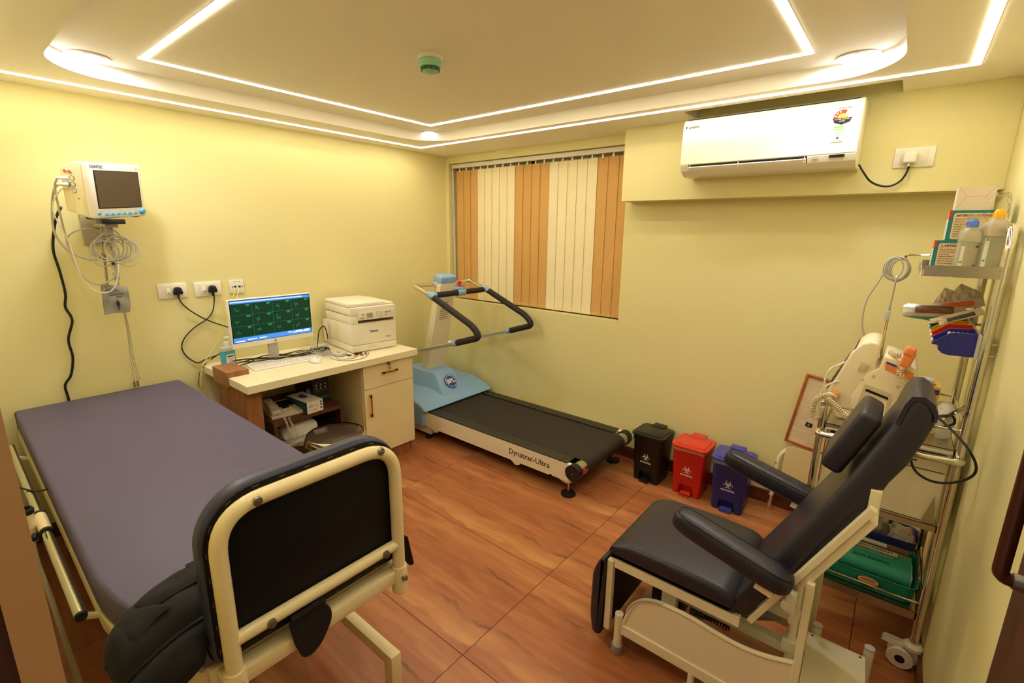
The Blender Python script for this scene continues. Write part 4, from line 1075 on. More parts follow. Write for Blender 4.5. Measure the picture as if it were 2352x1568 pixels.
B().box(-0.030, 0.040, -0.0012, 0.006, 0.197, 0.206, bev=0.001).build('cover_grip', 'printer_cream', pr, smooth=False)
text('Canon', 0.024, 'ink', pr, frame((-0.005, -0.0010, 0.142), (1, 0, 0), (0, 0, 1)), 'brand_lettering', bold=0.0005)
B().box(0.085, 0.125, -0.0008, 0.002, 0.084, 0.094).build('model_badge', mat('badge_gold', (180, 170, 120), rough=0.4), pr, smooth=False)
B().cyl((-0.118, 0.002, 0.10), (-0.118, -0.001, 0.10), 0.009, n=16).build('power_key', 'printer_cream', pr)
for z in (0.262, 0.205): B().box(-PW-0.0006, -PW+0.001, 0.03, PD-0.01, z, z+0.0012).build('side_seam', 'ink_grey', pr, smooth=False)
B().box(-PW-0.018, -PW, PD-0.06, PD+0.02, 0.03, 0.19, bev=0.003).build('cable_cover', 'printer_cream', pr)
B().box(-PW-0.0188, -PW-0.0182, PD-0.045, PD-0.02, 0.09, 0.115).build('side_label', 'paper', pr, smooth=False)

# ECG acquisition box with its tangle of leads
eb = thing('ecg_recorder', 'small grey ECG acquisition box with leads on the desk', 'medical device', (-2.915, 1.700, DZ+0.0004), rz=R(20))
B().box(-0.045, 0.045, -0.034, 0.034, 0, 0.022, bev=0.008, seg=3).build('case', 'light_grey_plastic', eb)
B().lathe([(0, 0.022), (0.014, 0.022), (0.014, 0.0235), (0, 0.0235)], n=18).build('membrane_key', 'grey_plastic', eb)
rn = random.Random(11)
for k in range(8):
    c0 = Vector((-3.02+rn.uniform(-0.02, 0.05), 1.60+rn.uniform(-0.03, 0.05), DZ+0.0)); P = []
    r1 = rn.uniform(0.03, 0.07); h = rn.uniform(0.03, 0.12); ph_ = rn.uniform(0, 6)
    for j in range(15):
        a = ph_+j*0.62
        P.append(c0 + Vector((r1*math.cos(a)*rn.uniform(0.7, 1.1), r1*1.2*math.sin(a)*rn.uniform(0.7, 1.1), 0.004+h*abs(math.sin(a*0.5+ph_))*rn.uniform(0.6, 1))))
    P.append(Vector((-2.95, 1.685, DZ+0.012)))
    B().tube(smooth_path(P, 5), 0.0013, n=5).build('lead', 'grey_cable', eb, world=True)
B().tube(smooth_path([(-2.945, 1.67, DZ+0.02), (-2.95, 1.64, DZ+0.045), (-2.90, 1.615, DZ+0.02), (-2.84, 1.615, DZ+0.003), (-2.76, 1.64, DZ+0.003), (-2.72, 1.70, DZ+0.003), (-2.73, 1.78, DZ+0.003), (-2.78, 1.84, DZ+0.004), (-2.82, 1.87, DZ+0.004), (-2.86, 1.86, DZ+0.006)], 6), 0.0022, n=6).build('lead', 'grey_plastic', eb, world=True)
B().tube(smooth_path([(-2.93, 1.66, DZ+0.018), (-2.90, 1.635, DZ+0.04), (-2.83, 1.64, DZ+0.004), (-2.78, 1.68, DZ+0.003), (-2.77, 1.73, DZ+0.003), (-2.80, 1.775, DZ+0.006)], 6), 0.0022, n=6).build('lead', 'grey_plastic', eb, world=True)
for k, (x, y, c) in enumerate(((-2.845, 1.735, 'dark_plastic'), (-2.825, 1.775, 'dark_plastic'), (-2.815, 1.755, 'clipy'), (-2.80, 1.80, 'ink_red'), (-2.855, 1.79, 'dark_plastic'), (-2.84, 1.815, 'dark_plastic'), (-2.80, 1.835, 'dark_plastic'))):
    if c == 'clipy': mat('clipy', (236, 208, 40), rough=0.4)
    a = R(35+k*50)
    d = Vector((math.cos(a), math.sin(a), 0))*0.016
    p0 = Vector((x, y, DZ+0.007))
    B().cyl(p0-d, p0+d, 0.0065, 0.004, n=10).build('clamp', c, eb, world=True)
# cords behind the screen
mats_ = thing('cable_tangle', 'tangle of black cords lying behind the computer stand', 'cable', (-3.2, 1.35, DZ))
rn = random.Random(5)
for k in range(5):
    P = []
    for j in range(9):
        t = j/8
        P.append((-3.10-0.10*math.sin(t*3+k*0.8)+rn.uniform(-0.02, 0.02), 1.13+0.56*t+rn.uniform(-0.015, 0.015), DZ+0.006+0.006*k+rn.uniform(0, 0.010)))
    B().tube(smooth_path(P, 6), 0.0036, n=6).build('cord', 'black_cable', mats_, world=True)
B().box(-3.16, -3.10, 1.62, 1.74, DZ+0.0005, DZ+0.022, bev=0.006).build('power_brick', 'dark_plastic', mats_, world=True)
B().tube(smooth_path([(-3.10, 1.60, DZ+0.012), (-3.13, 1.545, DZ+0.02), (-3.14, 1.46, DZ+0.012), (-3.12, 1.40, DZ+0.01), (-3.15, 1.28, DZ+0.012), (-3.24, 1.20, DZ+0.012), (-3.25, 1.16, DZ+0.006)], 6), 0.0028, n=6).build('cord', 'yellow_cable', mats_, world=True)
cable('printer_cable', '', 0.0036, 'black_cable', 'short black cable arching behind the printer with an orange tie', pts=[(-3.20, 1.70, DZ+0.004), (-3.22, 1.72, DZ+0.06), (-3.215, 1.735, DZ+0.13), (-3.20, 1.765, DZ+0.155), (-3.185, 1.775, DZ+0.10), (-3.18, 1.775, DZ+0.06)])
# ------------------------------------------------------------------ examination bed
bd = thing('examination_bed', 'cream steel examination bed with navy mattress and padded footboard', 'bed', (-2.2, 0.51, 0))
def vinyl(name, col, rough=0.42, spec=0.5):
    return mat(name, col, rough=rough, var=0.06, vs=18, bump=0.25, bs=420, spec=spec)
vinyl('navy_vinyl', (88, 80, 108), 0.50)
vinyl('dark_vinyl', (12, 11, 16), 0.45, 0.3)
vinyl('navy_edge', (52, 52, 78), 0.35)
# mattress: rectangular, narrowing towards the foot
out = [(-3.308, 0.160), (-1.50, 0.143), (-1.34, 0.165), (-1.105, 0.255), (-1.105, 0.775), (-1.34, 0.845), (-1.50, 0.862), (-3.308, 0.866)]
outl = [(v.x, v.y) for v in fillet([(x, y, 0) for x, y in out], [0.02, 0.05, 0.05, 0.04, 0.04, 0.05, 0.05, 0.02], 5, True)]
B().prism(outl, 0.642, 0.745, axis='z', bev=0.012, seg=3).build('mattress', 'navy_vinyl', bd, world=True)
def inset(o, d):
    cx = sum(p[0] for p in o)/len(o); cy = sum(p[1] for p in o)/len(o)
    return [(p[0]-math.copysign(d, p[0]-cx)*0.6, p[1]-math.copysign(d, p[1]-cy)) for p in o]
fr = [(-3.285, 0.168), (-1.50, 0.155), (-1.34, 0.175), (-1.115, 0.262), (-1.115, 0.768), (-1.34, 0.835), (-1.50, 0.852), (-3.285, 0.857)]
# frame: rails
def rail(a, b_, w=0.03, z0=0.595, z1=0.641, nm='frame_rail'):
    a, b_ = Vector((a[0], a[1], 0)), Vector((b_[0], b_[1], 0)); d = (b_-a); L = d.length; d.normalize()
    M = Matrix.Translation((a.x, a.y, 0)) @ Matrix.Rotation(math.atan2(d.y, d.x), 4, 'Z')
    B().box(0, L, -w/2, w/2, z0, z1, bev=0.003).xf(M).build(nm, 'cream_metal', bd, world=True)
for i in range(len(fr)):
    rail(fr[i], fr[(i+1) % len(fr)], 0.028)
for x in (-2.8, -2.2, -1.6): rail((x, 0.17), (x, 0.85), 0.03)
# foot cross beam with the post sockets
B().box(-1.10, -1.05, 0.275, 0.765, 0.596, 0.637, bev=0.004).build('foot_beam', 'cream_metal', bd, world=True)
fy0, fy1, fx = 0.300, 0.768, -1.060
B().tube(fillet([(fx, fy0, 0.58), (fx, fy0, 1.045), (fx, fy1, 1.045), (fx, fy1, 0.58)], 0.105, 10), 0.0185, n=16).build('foot_tube', 'cream_metal', bd, world=True)
B().tube([(fx, fy0, 0.720), (fx, fy1, 0.720)], 0.0165, n=14).build('cross_tube', 'cream_metal', bd, world=True)
for y in (fy0, fy1):
    B().lathe([(0.0, 0.552), (0.018, 0.552), (0.024, 0.560), (0.024, 0.640), (0.0225, 0.645), (0, 0.645)], (fx, y, 0), n=20).build('post_socket', 'cream_metal', bd, world=True)
    B().cyl((fx+0.022, y, 0.612), (fx+0.030, y, 0.612), 0.010, 0.008, n=14).cyl((fx+0.030, y, 0.612), (fx+0.035, y, 0.612), 0.006, n=8).build('bolt', 'dull_metal', bd, world=True)
for y, z in ((fy0+0.085, 1.045), (fy1-0.055, 1.045), (fy0+0.085, 0.720), (fy1-0.055, 0.720)):
    B().cyl((fx+0.015, y, z), (fx+0.022, y, z), 0.012, 0.010, n=14).cyl((fx+0.022, y, z), (fx+0.027, y, z), 0.006, n=6).build('bolt', 'dull_metal', bd, world=True)
# padded panel in front of the tube (mattress side)
pp = rrect(0.268, 0.800, 0.655, 1.080, (0.13, 0.13, 0.03, 0.03), 10)
B().prism(pp, -1.128, -1.080, axis='x', bev=0.014, seg=4).build('foot_pad', 'navy_edge', bd, world=True)
pb = rrect(0.275, 0.793, 0.664, 1.073, (0.122, 0.122, 0.025, 0.025), 10)
B().prism(pb, -1.0815, -1.0755, axis='x', bev=0.0015).build('pad_back', 'dark_vinyl', bd, world=True)
# staples round the pad's edge
stp = rrect(0.2815, 0.7865, 0.671, 1.0665, (0.112, 0.112, 0.02, 0.02), 8)
tot = 0; seg_ = []
for a, c in zip(stp, stp[1:]+stp[:1]): seg_.append((a, c, math.dist(a, c)))
s = 0; nxt = 0.02
for a, c, L in seg_:
    while nxt < s+L:
        t = (nxt-s)/L if L > 0 else 0
        y, z = a[0]+(c[0]-a[0])*t, a[1]+(c[1]-a[1])*t
        ang = math.atan2(c[1]-a[1], c[0]-a[0])
        B().box(-0.007, 0.007, -0.0007, 0.0007, 0, 0.0008).xf(frame((-1.0755, y, z), (0, math.cos(ang), math.sin(ang)), (0, -math.sin(ang), math.cos(ang)))).build('staple', 'brass_dull', bd, world=True, smooth=False)
        nxt += 0.062
    s += L
# under frame: two leg frames with casters, long stays
def leg_frame(x, y):
    B().box(x-0.022, x+0.022, y-0.020, y+0.020, 0.075, 0.235, bev=0.003).build('leg', 'cream_metal', bd, world=True)
    B().cyl((x, y, 0.10), (x, y, 0.085), 0.014, n=10).box(x-0.022, x+0.022, y-0.018, y-0.012, 0.03, 0.078).box(x-0.022, x+0.022, y+0.012, y+0.018, 0.03, 0.078).build('caster_fork', 'steel', bd, world=True, smooth=False)
    B().cyl((x, y-0.011, 0.033), (x, y+0.011, 0.033), 0.033, n=20).build('caster_wheel', 'black_rubber', bd, world=True)
for y in (0.235, 0.795):
    B().box(-3.06, -1.140, y-0.0195, y+0.0195, 0.190, 0.2348, bev=0.003).build('base_bar', 'cream_metal', bd, world=True)
    for x in (-1.158, -3.04): leg_frame(x, y)
for x in (-1.55, -2.75):
    B().box(x-0.02, x+0.02, 0.255, 0.775, 0.192, 0.232, bev=0.003).build('base_cross', 'cream_metal', bd, world=True)
    for y in (0.30, 0.73):
        B().box(x-0.018, x+0.018, y-0.018, y+0.018, 0.232, 0.616, bev=0.003).build('upright', 'cream_metal', bd, world=True)
B().prism([(-1.56, 0.235), (-1.53, 0.235), (-1.16, 0.60), (-1.16, 0.616), (-1.20, 0.616)], 0.205, 0.225, axis='y').build('gusset_plate', 'cream_metal', bd, world=True)
# chrome side rail with clamp
B().cyl((-2.93, 0.108, 0.685), (-1.472, 0.103, 0.685), 0.0130, n=20).build('side_rail', 'chrome', bd, world=True)
B().cyl((-1.4722, 0.103, 0.685), (-1.465, 0.103, 0.685), 0.0138, 0.012, n=20).build('rail_cap', 'black_rubber', bd, world=True)
B().cyl((-2.938, 0.108, 0.685), (-2.93, 0.108, 0.685), 0.0138, n=20).build('rail_cap', 'chrome', bd, world=True)
for x in (-2.88, -1.515):
    B().tube(smooth_path([(x, 0.104, 0.676), (x, 0.112, 0.655), (x, 0.135, 0.640), (x, 0.165, 0.632)], 4), 0.009, n=10).build('rail_bracket', 'cream_metal', bd, world=True)
B().cyl((-2.13, 0.106, 0.685), (-2.00, 0.105, 0.685), 0.0165, n=20).build('clamp_sleeve', 'cream_metal', bd, world=True)
for x in (-2.142, -2.00): B().cyl((x, 0.1055, 0.685), (x+0.012, 0.1055, 0.685), 0.0185, n=20).build('clamp_ring', 'black_rubber', bd, world=True)
B().cyl((-2.07, 0.075, 0.635), (-2.07, 0.075, 0.735), 0.0135, 0.0165, n=18).cyl((-2.07, 0.075, 0.685), (-2.07, 0.104, 0.685), 0.008, n=12).build('pole_holder', 'cream_metal', bd, world=True)
B().lathe([(0.012, 0.735), (0.0185, 0.735), (0.0195, 0.750), (0.015, 0.756), (0.012, 0.752)], (-2.07, 0.075, 0), n=20, cap=False).build('holder_collar', 'black_rubber', bd, world=True)
B().cyl((-2.04, 0.082, 0.668), (-2.02, 0.076, 0.664), 0.009, n=14).build('clamp_knob', 'black_rubber', bd, world=True)
B().tube(smooth_path([(-2.45, 0.055, 0.72), (-2.40, 0.080, 0.705), (-2.32, 0.12, 0.70), (-2.28, 0.146, 0.712)], 5), 0.003, n=7).build('wire_stay', 'black_rubber', bd, world=True)
mat('hose_clear', (206, 194, 160), rough=0.3, trans=0.3, var=0.03)
o = B().tube(smooth_path([(-2.03, 0.072, 0.655), (-1.98, 0.070, 0.60), (-1.90, 0.078, 0.50), (-1.74, 0.080, 0.42), (-1.64, 0.085, 0.33), (-1.56, 0.095, 0.24), (-1.52, 0.10, 0.12), (-1.50, 0.105, 0.012)], 7), 0.0075, n=8).build('clear_hose', 'hose_clear', origin=(-1.50, 0.105, 0.01))
tag(o, 'clear plastic hose hanging beside the bed rail', 'hose')

# black belt pouch slumped over the foot corner, with its strap and flap
mat('nylon_black', (13, 11, 10), rough=0.75, var=0.15, vs=30, bump=0.5, bs=500)
mat('nylon_grey', (22, 19, 18), rough=0.8, var=0.15, vs=40, bump=0.5, bs=600)
bg = thing('belt_pouch', 'black nylon belt pouch lying over the foot corner of the bed', 'bag', (-1.2, 0.22, 0.745))
def slab(pts, th, bev=0.01, nm='body', m='nylon_black', parent=None, seg=3):
    """closed outline of 3d points thickened along its normal"""
    P = [Vector(p) for p in pts]; c = sum(P, Vector())/len(P)
    n = Vector()
    for a, e in zip(P, P[1:]+P[:1]): n += (a-c).cross(e-c)
    n.normalize(); t = bmesh.new()
    A = [t.verts.new(p+n*th/2) for p in P]; Bq = [t.verts.new(p-n*th/2) for p in P]
    t.faces.new(A); t.faces.new(list(reversed(Bq)))
    for i in range(len(P)): t.faces.new((A[i], Bq[i], Bq[(i+1) % len(P)], A[(i+1) % len(P)]))
    bmesh.ops.recalc_face_normals(t, faces=t.faces)
    if bev: bmesh.ops.bevel(t, geom=list(t.edges), offset=bev, segments=seg, profile=0.5, affect='EDGES')
    return B()._join(t).build(nm, m, parent, world=True)
def loft(A, Bc, bulge, th, nm, m, n=8, seed=1, up=Vector((0, 0, 1))):
    """soft padded patch between two edge curves"""
    from mathutils import noise as nz
    PA, PB = smooth_path(A, 5), smooth_path(Bc, 5)
    k = min(len(PA), len(PB)); v = []; f = []
    for s_ in (1, 0):
        for i in range(k):
            for j in range(n+1):
                t = j/n; u_ = i/(k-1)
                p = PA[i].lerp(PB[i], t)
                hgt = (4*t*(1-t))**0.45 * (1-abs(2*u_-1)**6)
                w = nz.noise(p*26+Vector((seed, 0, 0)))*0.006 + nz.noise(p*60)*0.0022
                v.append(p + up*(s_*(bulge*hgt + w*hgt) - (1-s_)*th*hgt))
    o_ = k*(n+1)
    for s_ in (0, 1):
        for i in range(k-1):
            for j in range(n):
                a = s_*o_+i*(n+1)+j; q = (a, a+1, a+n+2, a+n+1)
                f.append(q if s_ == 0 else tuple(reversed(q)))
    b = B().mesh(v, f); bmesh.ops.remove_doubles(b.bm, verts=b.bm.verts, dist=0.0003)
    return b.build(nm, m, bg, world=True, angle=60)
eA = [(-1.345, 0.360, 0.750), (-1.325, 0.270, 0.756), (-1.285, 0.190, 0.768), (-1.215, 0.122, 0.770), (-1.165, 0.100, 0.735)]
eB = [(-1.138, 0.370, 0.752), (-1.136, 0.300, 0.756), (-1.130, 0.225, 0.752), (-1.112, 0.150, 0.738), (-1.105, 0.105, 0.715)]
eC = [(-1.060, 0.255, 0.690), (-1.070, 0.245, 0.690), (-1.075, 0.205, 0.665), (-1.085, 0.150, 0.640), (-1.110, 0.108, 0.645)]
loft(eA, eB, 0.042, 0.004, 'main_pocket', 'nylon_black', 10, 1)
loft([(-1.136, 0.300, 0.758), (-1.130, 0.225, 0.755), (-1.112, 0.150, 0.740), (-1.105, 0.105, 0.716), (-1.125, 0.095, 0.70)], [(-1.075, 0.250, 0.695), (-1.078, 0.215, 0.670), (-1.088, 0.160, 0.645), (-1.105, 0.112, 0.640), (-1.130, 0.100, 0.655)], 0.030, 0.020, 'hanging_pocket', 'nylon_black', 8, 4, Vector((0.75, -0.35, 0.55)))
loft([(-1.318, 0.345, 0.789), (-1.300, 0.270, 0.796), (-1.262, 0.205, 0.805), (-1.235, 0.172, 0.806)], [(-1.225, 0.350, 0.796), (-1.220, 0.290, 0.800), (-1.205, 0.225, 0.803), (-1.190, 0.185, 0.800)], 0.010, 0.002, 'front_pocket', 'nylon_grey', 6, 7)
loft([(-1.225, 0.160, 0.808), (-1.200, 0.135, 0.802), (-1.170, 0.118, 0.785)], [(-1.178, 0.235, 0.804), (-1.160, 0.190, 0.796), (-1.138, 0.150, 0.778)], 0.008, 0.002, 'flap', 'nylon_grey', 6, 9)
B().tube(smooth_path([Vector(p)+Vector((0, 0, 0.004)) for p in eA], 6), 0.0042, n=6).build('piping', 'black_rubber', bg, world=True)
B().tube(smooth_path([Vector(p)+Vector((0.002, -0.002, 0.006)) for p in eB], 6), 0.0042, n=6).build('piping', 'black_rubber', bg, world=True)
slab([(-1.30, 0.318, 0.806), (-1.14, 0.325, 0.800), (-1.14, 0.300, 0.800), (-1.295, 0.292, 0.808)], 0.003, 0.0, 'webbing_strap', 'nylon_black', bg)
# fabric tongue of the belt hanging under the footboard
tg = []
for y, z in ((0.420, 0.700), (0.505, 0.710), (0.535, 0.66), (0.533, 0.625), (0.500, 0.575), (0.470, 0.560), (0.447, 0.570), (0.432, 0.62)):
    tg.append((-1.043, y, z))
slab([tuple(v) for v in fillet(tg, 0.02, 4, True)], 0.006, 0.002, 'belt_tongue', 'nylon_black', bg, 1)
b = B().box(-1.047, -1.030, 0.43, 0.515, 0.700, 0.704)
b.build('belt_fold', 'nylon_black', bg, world=True)
slab([(-1.11, 0.815, 0.70), (-1.085, 0.822, 0.70), (-1.075, 0.835, 0.60), (-1.09, 0.835, 0.588), (-1.112, 0.825, 0.60)], 0.005, 0.0, 'strap_end', 'nylon_black', bg)
ov = B().lathe([(0.0, 0.0), (0.95, 0.0), (1.0, 0.035), (0.95, 0.07), (0.0, 0.07)], n=36, M=Matrix.Translation((-1.315, 0.350, 0.7458)) @ Matrix.Rotation(R(18), 4, 'Z') @ Matrix.Diagonal((0.034, 0.062, 0.055, 1))).build('oval_plate', mat('plate_brown', (70, 54, 42), rough=0.25, var=0.05), origin=(-1.315, 0.350, 0.7458))
tag(ov, 'thin brown oval plate lying on the mattress by the pouch', 'plate')
# ------------------------------------------------------------------ treadmill
tm = thing('treadmill', 'stress-test treadmill with blue hood and black belt by the window wall', 'treadmill', (-2.15, 2.68, 0))
mat('tm_white', (236, 224, 194), rough=0.35, var=0.015)
mat('tm_blue', (142, 182, 222), rough=0.42, var=0.02)
mat('tm_belt', (44, 36, 32), rough=0.65, var=0.08, vs=40, bump=0.3, bs=900)
mat('tm_step', (48, 44, 34), rough=0.42, var=0.08, vs=30, bump=0.4, bs=700, stretch=(1, 14, 1))
mat('foam_black', (40, 32, 28), rough=0.7, var=0.1, bump=0.3, bs=300)
y0, y1 = 2.332, 3.040
# side frames (white), profile with a scooped end that hugs the roller
def side(y, yy, text_=False):
    cx, cz, r = -1.398, 0.190, 0.050
    arc = [(cx - r*math.cos(R(a)), cz + r*math.sin(R(a))) for a in range(62, -63, -12)]
    poly = [(-2.80, 0.118), (-2.80, 0.232), (-1.455, 0.236)] + arc + [(-1.425, 0.118), (-1.555, 0.118), (-1.56, 0.126), (-1.575, 0.122), (-1.58, 0.115)]
    o = B().prism(poly, y, yy, axis='y').build('side_frame', 'tm_white', tm, world=True, angle=30)
    return o
side(y0, y0+0.03); side(y1-0.03, y1)
text('Dynatrac-Ultra', 0.056, 'ink', tm, frame((-1.745, y0-0.0012, 0.178), (1, 0, 0), (0, 0, 1)), 'model_lettering', world=True)
# step strips
for a, c in ((y0+0.002, y0+0.096), (y1-0.088, y1-0.002)):
    B().box(-2.80, -1.447, a, c, 0.2365, 0.2435, bev=0.0015).build('step_strip', 'tm_step', tm, world=True)
    for x in (-1.475, -1.49, -2.13, -2.145):
        B().cyl((x, (a+c)/2+0.02*(1 if int(x*1000) % 2 else -1), 0.2436), (x, (a+c)/2+0.02*(1 if int(x*1000) % 2 else -1), 0.2444), 0.0028, n=8).build('screw', 'ink', tm, world=True)
# belt: runs round the rear roller
bl = []
r, cx, cz = 0.0475, -1.398, 0.190
path = [(-2.80, 0.2375), (-1.398, 0.2375)] + [(cx + r*math.sin(R(a)), cz + r*math.cos(R(a))) for a in range(12, 181, 12)] + [(-2.80, cz-r)]
inner = [(-2.80, cz-r+0.004), (-1.398, cz-r+0.004)] + [(cx + (r-0.004)*math.sin(R(a)), cz + (r-0.004)*math.cos(R(a))) for a in range(168, 11, -12)] + [(-1.398, 0.2335), (-2.80, 0.2335)]
B().prism(path + inner, y0+0.108, y1-0.098, axis='y').build('running_belt', 'tm_belt', tm, world=True, angle=40)
B().box(-2.80, -1.47, y0+0.098, y1-0.090, 0.205, 0.2325).build('running_deck', 'dark_plastic', tm, world=True, smooth=False)
# roller ends: chrome tube and black end caps
for a, c, d in ((y0+0.034, y0+0.112, y0-0.012), (y1-0.034, y1-0.10, y1+0.012)):
    s0, s1 = sorted((a, c))
    B().cyl((cx, s0, cz), (cx, s1, cz), 0.0455, n=28).build('roller', 'steel', tm, world=True)
    s0, s1 = sorted((a, d))
    B().cyl((cx, s0, cz), (cx, s1, cz), 0.052, n=28).build('roller_cap', 'dark_plastic', tm, world=True)
    e = d-0.002 if d < 2.6 else d+0.002
    B().cyl((cx, d, cz-0.004), (cx, e, cz-0.004), 0.004, n=8).build('cap_screw', 'steel', tm, world=True)
B().prism([(cx+0.0462*math.sin(R(a)), cz+0.0462*math.cos(R(a))) for a in range(62, 99, 6)] + [(cx+0.0455*math.sin(R(a)), cz+0.0455*math.cos(R(a))) for a in range(98, 61, -6)], y0+0.05, y0+0.078, axis='y').build('warning_label', 'ink_red', tm, world=True)
# levelling feet
for y in (2.38, 2.99):
    B().prism([(-1.565, 0.120), (-1.425, 0.120), (-1.428, 0.100), (-1.455, 0.088), (-1.485, 0.092)], y-0.026, y+0.026, axis='y').build('foot_bracket', 'tm_white', tm, world=True, smooth=False)
    B().cyl((-1.456, y, 0.018), (-1.456, y, 0.092), 0.0062, n=10).cyl((-1.456, y, 0.028), (-1.456, y, 0.040), 0.011, n=6).build('foot_screw', 'steel', tm, world=True)
    B().lathe([(0.0, 0.0), (0.046, 0.0), (0.048, 0.006), (0.046, 0.014), (0.012, 0.022), (0, 0.022)], (-1.456, y, 0), n=28).build('foot_pad', 'black_rubber', tm, world=True)
for x in (-1.86, -2.68):
    B().prism([(x-0.05, 0.119), (x+0.05, 0.119), (x+0.03, 0.095), (x, 0.088)], y0+0.004, y0+0.10, axis='y').build('frame_bracket', 'tm_white', tm, world=True, smooth=False)
B().box(-3.30, -2.745, y0+0.02, y0+0.09, 0.045, 0.115, bev=0.004).box(-3.30, -2.745, y1-0.09, y1-0.02, 0.045, 0.115, bev=0.004).box(-3.28, -2.80, y0+0.09, y1-0.09, 0.06, 0.112).build('front_base', 'tm_white', tm, world=True)
for y in (y0+0.05, y1-0.05):
    B().cyl((-3.2, y-0.02, 0.046), (-3.2, y+0.02, 0.046), 0.046, n=20).build('transport_wheel', 'black_rubber', tm, world=True)
    B().lathe([(0, 0), (0.03, 0), (0.028, 0.045), (0, 0.045)], (-2.80, y, 0), n=16).build('front_foot', 'black_rubber', tm, world=True)
# hood: low blue shell with a raised nose in the middle
hy0, hy1 = y0-0.035, y1+0.035
shell = [(-2.745, 0.246), (-2.735, 0.256), (-2.80, 0.296), (-2.98, 0.345), (-3.27, 0.350), (-3.30, 0.330), (-3.30, 0.12), (-2.79, 0.12), (-2.775, 0.246)]
t = bmesh.new()
vs0 = [t.verts.new((p[0], hy0, p[1])) for p in shell]; vs1 = [t.verts.new((p[0], hy1, p[1])) for p in shell]
t.faces.new(vs0); t.faces.new(list(reversed(vs1)))
for i in range(len(shell)): t.faces.new((vs0[i], vs1[i], vs1[(i+1) % len(shell)], vs0[(i+1) % len(shell)]))
bmesh.ops.recalc_face_normals(t, faces=t.faces)
bmesh.ops.bevel(t, geom=list(t.edges), offset=0.008, segments=3, profile=0.5, affect='EDGES')
B()._join(t).build('hood', 'tm_blue', tm, world=True)
def nose():
    """raised nose: trapezoid in plan with a sloping front"""
    t = bmesh.new()
    lo = [(-2.79, 2.565), (-2.79, 2.815), (-3.27, 2.90), (-3.27, 2.48)]
    hi = [(-2.945, 2.585), (-2.945, 2.795), (-3.25, 2.83), (-3.25, 2.55)]
    zl = [0.288, 0.288, 0.330, 0.330]; zh = [0.470, 0.470, 0.492, 0.492]
    a = [t.verts.new((p[0], p[1], z)) for p, z in zip(lo, zl)]; b_ = [t.verts.new((p[0], p[1], z)) for p, z in zip(hi, zh)]
    t.faces.new(a); t.faces.new(list(reversed(b_)))
    for i in range(4): t.faces.new((a[i], b_[i], b_[(i+1) % 4], a[(i+1) % 4]))
    bmesh.ops.recalc_face_normals(t, faces=t.faces)
    ed = [e for e in t.edges if all(v.co.z > 0.4 for v in e.verts) or (e.verts[0].co.z > 0.4) != (e.verts[1].co.z > 0.4)]
    bmesh.ops.bevel(t, geom=ed, offset=0.022, segments=4, profile=0.5, affect='EDGES')
    return B()._join(t)
nose().build('hood_nose', 'tm_blue', tm, world=True)
nf = frame((-2.8625, 2.69, 0.390), (0, 1, 0), (-0.155, 0, 0.182)) @ Matrix.Scale(1.4, 4)
bdg = B().lathe([(0, 0), (0.044, 0), (0.044, 0.002), (0, 0.002)], n=32).xf(nf).build('logo_badge', mat('bpl_blue', (42, 70, 160), rough=0.35), tm, world=True)
B().lathe([(0.036, 0.002), (0.039, 0.002), (0.039, 0.0026), (0.036, 0.0026)], n=32, cap=False).xf(nf).build('logo_ring', 'ink_white', bdg, world=True)
text('BPL', 0.040, 'ink_white', bdg, nf @ Matrix.Translation((0, 0, 0.0026)), 'logo_lettering', world=True, bold=0.001)
# console column: leans back towards the runner
def col_pt(t, x, y): # t 0..1 up the column
    return (-3.10+0.20*t + x, 2.69 + y, 0.40+0.83*t)
vs = []
for t_ in (0, 1):
    for (x, y) in ((-0.035, -0.095), (0.035, -0.095), (0.035, 0.095), (-0.035, 0.095)):
        w = 1.12 - 0.20*t_
        vs.append(col_pt(t_, x, y*w))
cb_ = B().mesh(vs, [(0, 1, 2, 3), (7, 6, 5, 4), (0, 4, 5, 1), (1, 5, 6, 2), (2, 6, 7, 3), (3, 7, 4, 0)])
bmesh.ops.recalc_face_normals(cb_.bm, faces=cb_.bm.faces)
bmesh.ops.bevel(cb_.bm, geom=list(cb_.bm.edges), offset=0.008, segments=3, profile=0.5, affect='EDGES')
cb_.build('column', 'tm_white', tm, world=True)
cf = Matrix.Translation((-2.89, 2.69, 1.262))
B().box(-0.060, 0.032, -0.088, 0.088, -0.045, 0.028, bev=0.016, seg=4, M=cf @ Matrix.Rotation(R(14), 4, 'Y')).build('column_cap', 'tm_blue', tm, world=True)
# ventilation holes
b = B(); n = 0
ax = Vector((0.20, 0, 0.83)).normalized(); outn = Vector((0.83, 0, -0.20)).normalized()
for i in range(7):
    for j in range(9):
        p = Vector(col_pt(0.63+i*0.020, 0.035, (-0.045 + j*0.0105)))
        b.cyl(p-outn*0.001, p+outn*0.0012, 0.0036, n=8)
o = b.build('vent_holes', 'brass_dull', tm, world=True); o['kind'] = 'stuff'
mt = mat('hole_brown', (110, 88, 58), rough=0.7); o.data.materials.clear(); o.data.materials.append(mt)
text('BPL', 0.014, 'ink_grey', tm, frame(Vector(col_pt(0.80, 0.036, 0.01)) + outn*0.001, (0, 1, 0), ax), 'lettering', world=True)
